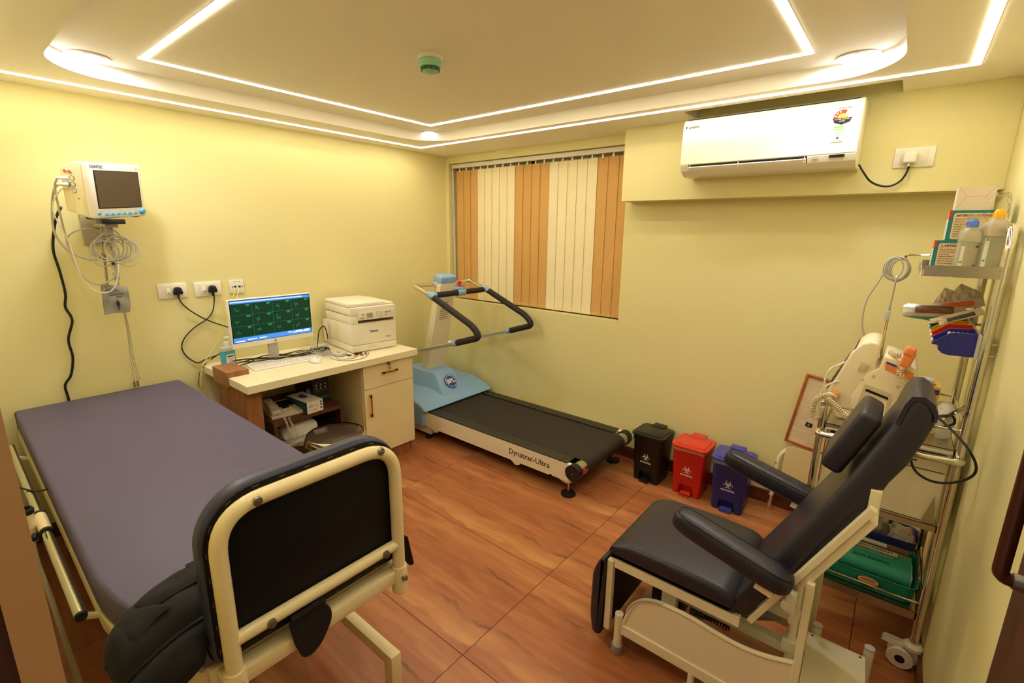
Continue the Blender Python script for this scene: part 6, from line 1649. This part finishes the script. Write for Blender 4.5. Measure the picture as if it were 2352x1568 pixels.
pack((0.190, 2.435, 1.350), (1, 0.05, 0.48), UPV, 0.130, 0.024, 0.010, 'pack_paper', 'paper pack with a grey print leaning lowest on the yellow bin', 'ink_grey')
pack((0.138, 2.580, 1.405), (0.40, 0.25, 1), (1, 0.0, -0.40), 0.075, 0.034, 0.010, 'pack_paper', 'small pale pack standing up at the back of the heap')
pack((0.182, 2.590, 1.415), (0.50, 0.25, 1), (1, 0.0, -0.50), 0.090, 0.046, 0.012, 'pack_paper', 'taller pale pack standing behind the orange-banded one')
pack((0.215, 2.560, 1.410), (0.70, 0.25, 1), (1, 0.0, -0.70), 0.070, 0.040, 0.012, 'pack_clear', 'crinkled clear pack standing at the right of the heap')

# ---- coil of patient cable on the hook
cc = thing('patient_cable', 'grey patient cable coiled on the trolley hook above the defibrillator', 'cable', (-0.025, 2.60, 1.46))
for k in range(6):
    v = []
    for j in range(22):
        a = 2*math.pi*j/22
        v.append((-0.036+0.0045*k + (0.030+0.0035*((k*5) % 6)*0.6)*math.sin(a), 2.580+0.008*k, 1.513 + (0.043+0.0022*((k*3) % 5))*math.cos(a) - 0.0015*k))
    B().tube(smooth_path(v, 2, True), 0.0030, n=7, closed=True).build('loop', 'grey_cable', cc, world=True)
B().tube(smooth_path(CB['cart_sig1'], 7), 0.0034, n=7).build('long_lead', 'grey_cable', cc, world=True)
B().tube(smooth_path([(-0.021, 2.60, 1.465)] + CB['cart_sig2'], 7), 0.0034, n=7).build('trunk_lead', 'grey_cable', cc, world=True)
B().cyl((-0.0255, 2.50, 1.356), (-0.0262, 2.50, 1.340), 0.0055, n=10).box(-0.036, -0.018, 2.490, 2.506, 1.302, 1.342, bev=0.003).build('yoke_block', 'light_grey_plastic', cc, world=True)
for i, c_ in enumerate(((190, 60, 40), (230, 200, 60), (60, 140, 70))):
    B().tube(smooth_path([(-0.027+0.003*i, 2.497, 1.303), (-0.028+0.003*i, 2.48, 1.25), (-0.026+0.003*i, 2.45, 1.19), (-0.022+0.002*i, 2.42, 1.14)], 6), 0.0013, n=5).build('wire', mat('wire%d' % i, c_, rough=0.4), cc, world=True)

# ---- defibrillator on the top shelf
df = thing('defibrillator', 'cream defibrillator with orange paddles on the trolley shelf', 'defibrillator', (-0.03, 2.37, 0.917))
mat('df_cream', (240, 226, 190), rough=0.3, var=0.015)
mat('df_dark_cream', (214, 198, 160), rough=0.4, var=0.015)  # darker cream for the recorder door, latch and screw recesses
mat('df_orange', (242, 142, 84), rough=0.3, var=0.03)
zf = 0.9175
# slanted display half and upright body half
p1 = [(-0.125, zf), (-0.168, 1.000), (-0.170, 1.018), (-0.140, 1.114), (-0.112, 1.196), (-0.085, 1.236), (-0.060, 1.248), (-0.038, 1.246), (-0.024, 1.232), (-0.030, 1.150), (-0.040, zf)]
B().prism(p1, 2.255, 2.50, axis='y', bev=0.010, seg=3).build('display_housing', 'df_cream', df, world=True)
p2 = [(-0.090, zf), (-0.090, 1.02), (-0.050, 1.125), (-0.018, 1.150), (-0.012, 1.196), (-0.004, 1.202), (0.030, 1.192), (0.088, 1.170), (0.094, 1.160), (0.098, 1.10), (0.100, zf)]
B().prism(p2, 2.245, 2.49, axis='y', bev=0.007, seg=3).build('main_body', 'df_cream', df, world=True)
B().prism([(-0.004, 1.180), (0.084, 1.152), (0.086, 1.118), (0.070, 1.124), (0.0, 1.148)], 2.2435, 2.2455, axis='y').build('paddle_well', 'df_orange', df, world=True, smooth=False)
B().prism([(v.x, v.y) for v in fillet([(-0.072, 0.968, 0), (0.034, 0.968, 0), (0.034, 1.060, 0), (-0.052, 1.082, 0)], 0.010, 4, True)], 2.2425, 2.2455, axis='y').build('recorder_door', 'df_dark_cream', df, world=True, smooth=False)
B().prism([(-0.046, 1.064), (0.026, 1.044), (0.026, 1.034), (-0.048, 1.054)], 2.2415, 2.2430, axis='y').build('paper_slot', 'dark_plastic', df, world=True, smooth=False)
B().box(-0.055, 0.024, 2.2412, 2.2428, 0.975, 1.028).build('door_panel', 'df_cream', df, world=True, smooth=False)
B().tube([(-0.036, 2.241, 0.998), (-0.024, 2.241, 0.998), (-0.030, 2.241, 1.009)], 0.0007, n=4, closed=True).build('warning_triangle', 'ink', df, world=True)
for x, z in ((-0.062, 1.096), (-0.030, 1.118), (0.046, 1.092), (0.038, 0.96), (-0.078, 0.96)):
    B().cyl((x, 2.2455, z), (x, 2.2415, z), 0.0048, n=12).build('screw_recess', 'df_dark_cream', df, world=True)
B().prism([(-0.084, 1.135), (-0.060, 1.128), (-0.052, 1.160), (-0.076, 1.168)], 2.244, 2.254, axis='y', bev=0.002).build('carry_latch', 'df_dark_cream', df, world=True)
B().prism([(-0.02, 1.188), (0.012, 1.178), (0.012, 1.170), (-0.02, 1.180)], 2.2425, 2.2440, axis='y', M=Matrix.Translation((0.020, 0, -0.006))).build('maker_plate', 'ink_blue', df, world=True, smooth=False)
B().prism([(-0.172, 1.030), (-0.100, 1.214), (-0.103, 1.216), (-0.175, 1.032)], 2.27, 2.48, axis='y').build('display', 'dark_plastic', df, world=True, smooth=False)
B().box(-0.150, -0.136, 2.247, 2.256, 0.998, 1.024, bev=0.002).build('connector_socket', 'dark_plastic', df, world=True)
def paddle(c, d, up, nm_label):
    t = thing('defibrillator_paddle', nm_label, 'paddle', c)
    M = frame(c, d, up)
    B().box(-0.030, 0.030, -0.017, 0.017, -0.016, 0.016, bev=0.007, seg=3).xf(M).build('handle', 'df_orange', t, world=True)
    B().box(0.012, 0.046, -0.021, 0.021, -0.022, 0.010, bev=0.008, seg=3).xf(M).build('head', 'df_orange', t, world=True)
    B().cyl((0.030, 0, 0.010), (0.030, 0, 0.013), 0.007, n=14).xf(M).build('charge_button', 'light_grey_plastic', t, world=True)
    B().cyl((-0.030, 0, 0), (-0.044, 0, 0), 0.010, 0.007, n=12).xf(M).build('strain_relief', 'df_cream', t, world=True)
    return t
pd1 = paddle((0.058, 2.225, 1.205), (0.25, 0.0, 1), (0, -1, 0.0), 'upright orange paddle held on the defibrillator side')
mat('coil_beige', (218, 200, 158), rough=0.4, var=0.03)
B().tube(coil([(0.043, 2.222, 1.160), (0.044, 2.215, 1.145), (0.056, 2.213, 1.135), (0.062, 2.213, 1.10), (0.062, 2.214, 1.04), (0.060, 2.216, 0.985)], 0.0085, 26, 12), 0.0024, n=6).build('coiled_cord', 'coil_beige', pd1, world=True)
B().tube(coil([(0.040, 2.235, 1.212), (0.022, 2.25, 1.208), (0.006, 2.30, 1.208)], 0.0075, 8, 12), 0.0024, n=6).build('coiled_cord', 'coil_beige', pd1, world=True)
ct = thing('therapy_cable', 'coiled beige defibrillator cable with an orange plug hooked over the trolley post', 'cable', (-0.16, 2.16, 0.95))
B().box(-0.152, -0.128, 2.228, 2.250, 1.004, 1.030, bev=0.004).build('plug', 'df_orange', ct, world=True)
B().tube(coil([(-0.140, 2.224, 1.008), (-0.150, 2.19, 1.026), (-0.165, 2.155, 1.030), (-0.190, 2.145, 1.015), (-0.200, 2.145, 0.97), (-0.190, 2.145, 0.935), (-0.176, 2.150, 0.945), (-0.170, 2.152, 0.985)], 0.0085, 40, 12), 0.0026, n=6).build('coil', 'coil_beige', ct, world=True)
B().tube(coil([(-0.158, 2.150, 1.024), (-0.120, 2.128, 1.000), (-0.088, 2.125, 0.972), (-0.040, 2.128, 0.940)], 0.0085, 20, 12), 0.0026, n=6).build('coil', 'coil_beige', ct, world=True)
cable('signal_cable', '', 0.0034, 'white_cable', 'white cable draped down the left side of the defibrillator', pts=[(-0.105, 2.30, 1.165), (-0.135, 2.27, 1.145), (-0.170, 2.24, 1.12), (-0.182, 2.23, 1.08), (-0.178, 2.225, 1.03), (-0.172, 2.222, 1.005)])
cable('signal_cable', '', 0.0034, 'white_cable', 'second white cable curving behind the trolley post', pts=[(-0.125, 2.262, 1.075), (-0.155, 2.245, 1.065), (-0.182, 2.235, 1.035), (-0.192, 2.23, 0.985), (-0.188, 2.228, 0.94)])
cable('mains_cable', '', 0.0040, 'black_cable', 'thick black mains cable looping out over the trolley right post', pts=[(0.105, 2.24, 0.998), (0.150, 2.15, 1.035), (0.185, 2.06, 1.035), (0.235, 1.98, 1.00), (0.262, 1.95, 0.955), (0.255, 1.95, 0.915), (0.215, 1.95, 0.882), (0.170, 1.95, 0.872), (0.130, 1.95, 0.890), (0.110, 1.96, 0.925), (0.107, 2.00, 0.95), (0.107, 2.05, 0.945)])
cable('mains_cable', '', 0.0042, 'black_cable', 'black cable lying in a small loop on the trolley shelf', pts=[(0.13, 2.215, 0.965), (0.165, 2.20, 1.015), (0.205, 2.20, 1.030), (0.216, 2.20, 1.005), (0.19, 2.20, 0.985), (0.15, 2.205, 0.975)])
# clutter on the shelf right of the defibrillator
ob = thing('tablet_carton', 'small orange and yellow carton behind the chair on the trolley', 'box', (0.135, 2.35, 0.918))
B().box(0.110, 0.170, 2.30, 2.40, 0.918, 1.100).build('carton', mat('carton_yellow', (232, 186, 90), rough=0.5, var=0.05), ob, world=True, smooth=False)
B().box(0.112, 0.168, 2.2992, 2.30, 1.070, 1.090).box(0.112, 0.14, 2.2990, 2.2996, 1.04, 1.055).build('print', 'label_violet', ob, world=True, smooth=False)
wb_ = B().box(0.108, 0.150, 2.31, 2.36, 1.1005, 1.122, bev=0.006).build('cotton_pack', 'white_bag', origin=(0.13, 2.335, 1.1005)); tag(wb_, 'small white wrapped pack on the yellow carton', 'package')
mat('bag_film', (238, 232, 220), rough=0.12, var=0.0, alpha=0.5, bump=0.8, bs=30)
lump('clear_bag', 'bag_film', (0.195, 2.30, 0.918), 0.030, 0.070, 0.064, 31, 0.10, 'crumpled clear plastic bag at the shelf right end', 'bag')

# ---- bottom shelf: green tray of dressings, blue tray behind
def tray_basin(name, label, x0, x1, y0_, y1_, z0_, h, m, parent_parts=None):
    t = thing(name, label, 'tray', ((x0+x1)/2, (y0_+y1_)/2, z0_))
    cx, cy = (x0+x1)/2, (y0_+y1_)/2; hx, hy = (x1-x0)/2, (y1_-y0_)/2
    v = []; f = []; rgs = [(0.90, z0_), (0.93, z0_+0.004), (0.97, z0_+h-0.004), (1.0, z0_+h), (0.985, z0_+h+0.002), (0.955, z0_+h-0.004), (0.905, z0_+0.006)]
    for sc_, z in rgs:
        r_ = [(cx+px, cy+py, z) for px, py in rrect(-hx*sc_, hx*sc_, -hy*sc_, hy*sc_, 0.035*sc_, 6)]; m_ = len(r_); v += r_
    for i in range(len(rgs)-1):
        for k in range(m_): f.append((i*m_+k, i*m_+(k+1) % m_, (i+1)*m_+(k+1) % m_, (i+1)*m_+k))
    f.append(tuple(reversed(range(m_)))); f.append(tuple(range((len(rgs)-1)*m_, len(rgs)*m_)))
    B().mesh(v, f).build('basin', m, t, world=True)
    return t
mat('tray_green', (14, 128, 100), rough=0.35, var=0.03); mat('tray_blue', (70, 80, 170), rough=0.35, var=0.03)
gt = tray_basin('green_tray', 'green plastic tray of dressings on the lowest trolley shelf', -0.125, 0.2275, 2.185, 2.475, 0.2525, 0.075, 'tray_green')
B().lathe([(0, 0), (1, 0), (1, 1), (0, 1)], n=28, M=Matrix.Translation((0.075, 2.1895, 0.292)) @ Matrix.Rotation(R(82), 4, 'X') @ Matrix.Diagonal((0.040, 0.024, 0.0010, 1))).build('oval_sticker', mat('sticker_dark', (52, 40, 40), rough=0.4), gt, world=True)
B().lathe([(0, 0), (1, 0), (1, 1), (0, 1)], n=28, M=Matrix.Translation((0.075, 2.1888, 0.296)) @ Matrix.Rotation(R(82), 4, 'X') @ Matrix.Diagonal((0.035, 0.014, 0.0010, 1))).build('sticker_centre', mat('sticker_tan', (206, 170, 110), rough=0.4), gt, world=True)
B().box(-0.022, 0.022, -0.0025, 0.0025, 0, 0.0005).xf(frame((0.075, 2.1872, 0.300), (1, 0, 0), (0, 0.12, 1))).build('sticker_print', 'ink_red', gt, world=True, smooth=False)
bt = tray_basin('blue_tray', 'blue plastic tray behind the green one on the lowest shelf', -0.125, 0.2275, 2.485, 2.650, 0.2525, 0.105, 'tray_blue')
cr = thing('cotton_roll_pack', 'green paper pack of cotton marked ABSORBENT in the green tray', 'package', (0.05, 2.31, 0.26))
v = []; f = []
nx, na = 10, 20
for i in range(nx+1):
    for k in range(na):
        a = 2*math.pi*k/na; sq = 1.0
        v.append((-0.085+0.285*i/nx, 2.315+0.085*math.cos(a)*(1+0.02*math.sin(i*2.1+k)), 0.318+0.050*math.sin(a)*(1+0.03*math.sin(i*1.7+k*2))))
for i in range(nx):
    for k in range(na): f.append((i*na+k, i*na+(k+1) % na, (i+1)*na+(k+1) % na, (i+1)*na+k))
f.append(tuple(reversed(range(na)))); f.append(tuple(range(nx*na, (nx+1)*na)))
B().mesh(v, f).build('wrapper', mat('wrap_green', (52, 158, 128), rough=0.5, var=0.05, vs=12, bump=0.4, bs=30), cr, world=True)
B().box(-0.02, 0.14, -0.016, 0.016, 0, 0.0012).xf(frame((0.015, 2.325, 0.3695), (1, 0, 0), (0, 1, -0.05))).build('title_label', mat('label_buff', (222, 210, 180), rough=0.6), cr, world=True, smooth=False)
text('ABSORBENT', 0.024, 'ink_teal', cr, frame((0.075, 2.325, 0.3712), (1, 0, 0), (0, 1, -0.05)), 'title', world=True, bold=0.0005)
text('Jaycot Industries', 0.018, 'ink', cr, frame((0.070, 2.262, 0.3578), (1, 0, 0), (0, 1, 0.55)), 'maker', world=True, shear=0.35)
for k in range(5):
    B().box(-0.07, 0.07-0.004*k, -0.0006, 0.0006, 0, 0.0006).xf(frame((0.075, 2.302-0.008*k, 0.3690-0.0022*k-0.0004*k*k), (1, 0, 0), (0, 1, 0.3))).build('print_line', 'label_buff', cr, world=True, smooth=False)
lump('cotton_wad', 'paper', (0.188, 2.315, 0.262), 0.022, 0.07, 0.042, 41, 0.12, 'end of white cotton sticking out of the green pack', 'cotton')
bx_ = thing('tape_carton', 'brown carton with a printed white label lying in the green tray', 'box', (0.05, 2.42, 0.26))
B().box(-0.08, 0.195, 2.405, 2.440, 0.260, 0.345).build('carton', mat('carton_brown', (150, 96, 60), rough=0.6, var=0.05), bx_, world=True, smooth=False)
B().box(-0.01, 0.12, 2.404, 2.436, 0.3451, 0.3458).build('label', 'paper', bx_, world=True, smooth=False)
B().tube([(0.0, 2.409, 0.346), (0.11, 2.409, 0.346), (0.11, 2.431, 0.346), (0.0, 2.431, 0.346)], 0.0006, n=4, closed=True).build('label_border', 'ink', bx_, world=True)
lump('glove_bag', 'clear_bag', (0.02, 2.560, 0.262), 0.10, 0.070, 0.075, 51, 0.20, 'crinkled clear bag of gloves with blue lettering in the blue tray', 'bag')
lump('wrapped_mask', 'white_bag', (0.165, 2.555, 0.262), 0.050, 0.060, 0.060, 53, 0.22, 'white crumpled wrapper at the right end of the blue tray', 'bag')
text('Newmom', 0.026, 'ink_blue', bt, frame((0.02, 2.510, 0.395), (-1, 0, 0), (0, -0.6, -0.8)), 'lettering', world=True)
# ------------------------------------------------------------------ reclining treatment chair
rc = thing('recliner_chair', 'dark navy vinyl reclining treatment chair on an ivory steel base', 'chair', (-0.40, 1.72, 0))
vinyl('chair_vinyl', (38, 34, 46), 0.38, 0.6)
def cushion(poly, y0_, y1_, bev, nm, m='chair_vinyl', seg=4, M=None, warp=None):
    t = bmesh.new()
    A = [t.verts.new((p[0], y0_, p[1])) for p in poly]; C = [t.verts.new((p[0], y1_, p[1])) for p in poly]
    n = len(poly); t.faces.new(A); t.faces.new(list(reversed(C)))
    for i in range(n): t.faces.new((A[i], C[i], C[(i+1) % n], A[(i+1) % n]))
    bmesh.ops.recalc_face_normals(t, faces=t.faces)
    bmesh.ops.bevel(t, geom=[e for e in t.edges if abs(e.verts[0].co.y-e.verts[1].co.y) < 1e-6], offset=bev, segments=seg, profile=0.5, affect='EDGES')
    if warp:
        for v in t.verts: v.co = warp(v.co)
    return B()._join(t, M).build(nm, m, rc, world=True, angle=50)
def taper(c):
    k = max(0.0, min(1.0, (c.z-0.42)/0.84))
    yc = 1.7225
    return Vector((c.x+0.004*k, yc+(c.y-yc)*(1-0.47*k), c.z-0.048*k))
CY0, CY1 = 1.500, 1.945
seat = [(v.x, v.z) for v in fillet([(-0.728, 0, 0.413), (-0.728, 0, 0.455), (-0.66, 0, 0.492), (-0.45, 0, 0.497), (-0.30, 0, 0.490), (-0.262, 0, 0.46), (-0.262, 0, 0.413)], [0.01, 0.03, 0.05, 0.05, 0.03, 0.02, 0.01], 5, True)]
cushion(seat, CY0, CY1, 0.022, 'seat_cushion')
B().tube(smooth_path([(-0.722, CY0+0.006, 0.438), (-0.69, CY0+0.004, 0.464), (-0.47, CY0+0.003, 0.476), (-0.31, CY0+0.003, 0.470), (-0.272, CY0+0.006, 0.445)], 6), 0.0016, n=5).build('seat_seam', 'dark_vinyl', rc, world=True)
front = [(-0.285, 0.445), (-0.182, 0.668), (-0.127, 0.798), (-0.076, 0.908), (-0.030, 1.014), (0.008, 1.112), (0.040, 1.196), (0.052, 1.250), (0.066, 1.274)]
rear = [(0.088, 1.276), (0.108, 1.262), (0.119, 1.238), (0.119, 1.206), (0.107, 1.157), (0.083, 1.076), (0.053, 1.012), (0.030, 0.940), (-0.033, 0.815), (-0.119, 0.638), (-0.232, 0.418)]
back = front + rear
cushion(back, CY0, CY1, 0.026, 'back_cushion', seg=5, warp=taper)
B().tube(smooth_path([taper(Vector((p[0]+0.022, CY0+0.004, p[1]-0.012))) for p in front[1:-1]], 5), 0.0016, n=5).build('back_seam', 'dark_vinyl', rc, world=True)
# band round the head end
band = [(p[0]*1.0, p[1]) for p in ((0.040, 1.190), (0.052, 1.250), (0.064, 1.276), (0.090, 1.280), (0.112, 1.264), (0.123, 1.236), (0.122, 1.215))]
bp_ = [(p[0]-0.001, p[1]) for p in band] + [(0.116, 1.215), (0.112, 1.236), (0.100, 1.257), (0.084, 1.268), (0.070, 1.264), (0.060, 1.245), (0.050, 1.190)]
hb_ = B().prism([(p[0], p[1]) for p in bp_], CY0-0.0025, CY1+0.0025, axis='y')
for v in hb_.bm.verts: v.co = taper(v.co)
hb_.build('head_band', 'chair_vinyl', rc, world=True, angle=60)
# head pillow strapped on
ang = math.atan2(0.20, 0.082)
Mp_ = Matrix.Translation((-0.052, 0, 1.075)) @ Matrix.Rotation(-(math.pi/2-ang)+R(46), 4, 'Y')
pil = B().box(-0.030, 0.030, 1.620, 1.828, -0.105, 0.105, bev=0.017, seg=5)
dirv = Vector((0.082, 0, 0.20)).normalized()
Mp_ = Matrix(((dirv.z, 0, dirv.x, -0.047), (0, 1, 0, 0), (-dirv.x, 0, dirv.z, 1.050), (0, 0, 0, 1)))
pil.xf(Mp_).build('head_pillow', 'chair_vinyl', rc, world=True)
B().box(-0.0315, -0.0285, 1.640, 1.808, -0.0900, -0.0880).xf(Mp_).build('pillow_seam', 'dark_vinyl', rc, world=True, smooth=False)
# armrests
def arm(y):
    P = [(-0.438, 0.722), (-0.250, 0.690), (-0.138, 0.645)]
    d = Vector((0.300, 0, -0.077)).normalized()
    u = Vector((0.077, 0, 0.300)).normalized()
    o = Vector((-0.292, y, 0.680))
    M = Matrix(((d.x, 0, u.x, o.x), (0, 1, 0, o.y), (d.z, 0, u.z, o.z), (0, 0, 0, 1)))
    def se(v, n_): return math.copysign(abs(v)**(2/n_), v)
    vs_ = []; fs_ = []; nu, na = 36, 28
    for i in range(nu+1):
        u_ = -math.cos(math.pi*i/nu)
        env = max(0.0, 1-abs(u_)**7)**(1/2.4)
        hw = 0.0425+0.003*u_
        for k in range(na):
            a_ = 2*math.pi*k/na
            vs_.append((u_*0.186, se(math.cos(a_), 3.2)*hw*env, se(math.sin(a_), 3.0)*0.037*(0.25+0.75*env if env > 0 else 0.0)*(1 if env > 0.02 else 0)))
    for i in range(nu):
        for k in range(na): fs_.append((i*na+k, i*na+(k+1) % na, (i+1)*na+(k+1) % na, (i+1)*na+k))
    ab = B().mesh(vs_, fs_); bmesh.ops.remove_doubles(ab.bm, verts=ab.bm.verts, dist=1e-5)
    ab.xf(M).build('armrest', 'chair_vinyl', rc, world=True, angle=80)
    sm = []
    for i in range(40):
        a_ = 2*math.pi*i/40
        sm.append((se(math.cos(a_), 7)*0.176, se(math.sin(a_), 3.4)*0.0375, 0.0305))
    B().tube(sm, 0.0014, n=5, closed=True).xf(M).build('armrest_seam', 'dark_vinyl', rc, world=True)
    B().box(0.10, 0.15, -0.018, 0.018, -0.060, -0.032).xf(M).build('armrest_plate', 'ivory_metal', rc, world=True, smooth=False)
arm(1.452); arm(2.030)
# leg rest
leg = [(v.x, v.z) for v in fillet([(-0.735, 0, 0.405), (-0.760, 0, 0.385), (-0.788, 0, 0.32), (-0.790, 0, 0.12), (-0.775, 0, 0.035), (-0.738, 0, 0.035), (-0.732, 0, 0.36)], 0.03, 5, True)]
cushion(leg, CY0-0.008, CY1+0.004, 0.016, 'leg_cushion')
B().box(-0.731, -0.706, CY0+0.010, CY0+0.034, 0.075, 0.392, bev=0.002).build('leg_bar', 'ivory_metal', rc, world=True, smooth=False)
B().box(-0.731, -0.706, CY1-0.034, CY1-0.010, 0.075, 0.392, bev=0.002).build('leg_bar', 'ivory_metal', rc, world=True, smooth=False)
B().box(-0.7312, -0.728, CY0+0.034, CY1-0.034, 0.06, 0.39).build('leg_board', 'dark_vinyl', rc, world=True, smooth=False)
# seat frame
for y in (CY0+0.006, CY1-0.026):
    B().box(-0.700, -0.246, y, y+0.020, 0.374, 0.413, bev=0.002).build('seat_rail', 'ivory_metal', rc, world=True, smooth=False)
for x in (-0.700, -0.300):
    B().box(x, x+0.022, CY0+0.026, CY1-0.026, 0.376, 0.412).build('seat_cross', 'ivory_metal', rc, world=True, smooth=False)
# back frame: angle section and a second shell behind it
def slanted(p, q, t, y0_, y1_, nm, off=0.0):
    p, q = Vector((p[0], 0, p[1])), Vector((q[0], 0, q[1])); d = (q-p).normalized(); n = Vector((d.z, 0, -d.x))
    poly = [p+n*off, q+n*off, q+n*(off+t), p+n*(off+t)]
    B().prism([(v.x, v.z) for v in poly], y0_, y1_, axis='y', bev=0.0015).build(nm, 'ivory_metal', rc, world=True, smooth=False)
slanted((-0.226, 0.420), (0.026, 0.928), 0.018, CY0+0.004, CY0+0.030, 'back_rail')
slanted((-0.226, 0.420), (0.026, 0.928), 0.018, CY1-0.030, CY1-0.004, 'back_rail')
slanted((-0.121, 0.6316), (0.012, 0.900), 0.021, CY0+0.012, CY1-0.012, 'back_shell', 0.020)
B().box(0.020, 0.046, CY0+0.06, CY1-0.06, 0.880, 0.955, bev=0.002).build('back_bracket', 'ivory_metal', rc, world=True, smooth=False)
# base: side aprons, bars, feet, uprights
top = [(-0.645, 0.142), (-0.632, 0.190), (-0.614, 0.242), (-0.588, 0.280), (-0.552, 0.304), (-0.502, 0.318), (-0.407, 0.322), (-0.317, 0.312), (-0.234, 0.308), (-0.157, 0.320), (-0.080, 0.346)]
for y in (1.500, 1.966):
    B().prism(top + [(-0.080, 0.142)], y+0.006, y+0.012, axis='y').build('side_apron', 'ivory_metal', rc, world=True, smooth=False)
    B().tube(smooth_path([(p[0], y+0.009, p[1]) for p in top], 4), 0.008, n=8).build('apron_edge', 'ivory_metal', rc, world=True)
    B().box(-0.650, -0.070, y, y+0.022, 0.098, 0.142, bev=0.003).build('base_bar', 'ivory_metal', rc, world=True, smooth=False)
    B().box(-0.084, -0.062, y-0.002, y+0.018, 0.10, 0.640, bev=0.003).build('rear_upright', 'ivory_metal', rc, world=True, smooth=False)
    for x in (-0.665, -0.375, -0.085):
        if x != -0.375: B().cyl((x, y+0.010, 0.03), (x, y+0.010, 0.180 if x < -0.5 else 0.10), 0.0165, n=16).build('foot_post', 'ivory_metal', rc, world=True)
        else: B().cyl((x, y+0.010, 0.03), (x, y+0.010, 0.100), 0.012, n=12).build('foot_post', 'ivory_metal', rc, world=True)
        B().lathe([(0.0, 0.0), (0.020, 0.0), (0.023, 0.006), (0.022, 0.038), (0.0175, 0.040), (0, 0.040)], (x, y+0.010, 0), n=16).build('rubber_foot', 'grey_plastic', rc, world=True)
for x in (-0.62, -0.10):
    B().box(x-0.016, x+0.016, 1.522, 1.966, 0.100, 0.138, bev=0.002).build('base_cross', 'ivory_metal', rc, world=True, smooth=False)
for (p_, q_, w_) in (((-0.105, 1.61, 0.10), (-0.108, 1.61, 0.56), 0.013), ((-0.105, 1.86, 0.10), (-0.108, 1.86, 0.56), 0.013)):
    B().cyl(p_, q_, w_, n=14).build('inner_post', 'white_metal', rc, world=True)
B().box(-0.50, -0.11, 1.60, 1.635, 0.285, 0.320, bev=0.002).build('lift_arm', 'white_metal', rc, world=True, smooth=False)
B().box(-0.46, -0.11, 1.70, 1.735, 0.335, 0.370, bev=0.002).build('lift_arm', 'white_metal', rc, world=True, smooth=False)
B().box(-0.520, -0.465, 1.545, 1.575, 0.14, 0.375, bev=0.002).build('front_strut', 'white_metal', rc, world=True, smooth=False)
B().box(-0.13, -0.085, 1.59, 1.63, 0.30, 0.345, bev=0.003).build('pivot_block', 'white_metal', rc, world=True, smooth=False)
B().box(-0.12, -0.09, 1.55, 1.59, 0.44, 0.475, bev=0.003).build('pivot_block', 'white_metal', rc, world=True, smooth=False)
B().cyl((-0.45, 1.72, 0.16), (-0.16, 1.72, 0.33), 0.022, n=16).build('actuator', 'grey_plastic', rc, world=True)
B().box(-0.60, -0.48, 1.66, 1.80, 0.14, 0.24, bev=0.006).build('control_box', 'dark_plastic', rc, world=True)
B().tube(coil([(-0.42, 1.64, 0.24), (-0.36, 1.64, 0.245), (-0.30, 1.65, 0.23)], 0.010, 12, 10), 0.0026, n=5).build('control_cord', 'black_cable', rc, world=True)
B().tube(smooth_path([(-0.640, 1.515, 0.16), (-0.63, 1.505, 0.22), (-0.60, 1.503, 0.275), (-0.54, 1.503, 0.315), (-0.46, 1.51, 0.322)], 6), 0.005, n=7).build('hand_control_cable', 'grey_cable', rc, world=True)
B().box(-0.128, -0.100, 1.490, 1.515, 0.520, 0.590, bev=0.004).cyl((-0.128, 1.486, 0.540), (-0.128, 1.515, 0.540), 0.011, n=12).build('arm_bracket', 'white_metal', rc, world=True)
# rear step plate carried on two capped posts
for x in (-0.050, 0.108):
    B().cyl((x, 1.905, 0.0), (x, 1.905, 0.215), 0.0155, n=18).build('step_post', 'white_metal', rc, world=True)
    B().lathe([(0.0162, 0.209), (0.0162, 0.217), (0.013, 0.219), (0, 0.219)], (x, 1.905, 0), n=18, cap=False).build('post_cap', 'light_grey_plastic', rc, world=True)
sp_ = B().mesh([(-0.076, 1.885, 0.186), (0.100, 1.885, 0.186), (0.112, 1.48, 0.262), (-0.058, 1.48, 0.262), (-0.076, 1.885, 0.183), (0.100, 1.885, 0.183), (0.112, 1.48, 0.259), (-0.058, 1.48, 0.259)], [(0, 1, 2, 3), (7, 6, 5, 4), (0, 4, 5, 1), (1, 5, 6, 2), (2, 6, 7, 3), (3, 7, 4, 0)])
sp_.build('step_plate', mat('plate_white', (238, 226, 190), rough=0.16, var=0.02, spec=0.6), rc, world=True, smooth=False)
for x, y, z in ((-0.060, 1.868, 0.1895), (0.086, 1.868, 0.1895)):
    B().cyl((x, y, z-0.001), (x, y, z+0.0012), 0.0042, n=10).build('plate_screw', 'ink', rc, world=True)

# ------------------------------------------------------------------ open door at the right edge
dr_ = B().box(0.198, 0.234, 0.035, 0.955, 0.004, 2.035, bev=0.002).build('door_1', 'door_wood', smooth=False)
struct(dr_)
B().tube(fillet([(0.197, 0.86, 1.19), (0.163, 0.86, 1.19), (0.163, 0.86, 1.52), (0.197, 0.86, 1.52)], 0.012, 5), 0.009, n=12).build('pull_handle', mat('handle_brown', (70, 30, 18), rough=0.25, var=0.1), dr_, world=True)
for z in (1.19, 1.52):
    B().cyl((0.197, 0.86, z), (0.176, 0.86, z), 0.011, n=16).build('handle_ferrule', 'dull_metal', dr_, world=True)
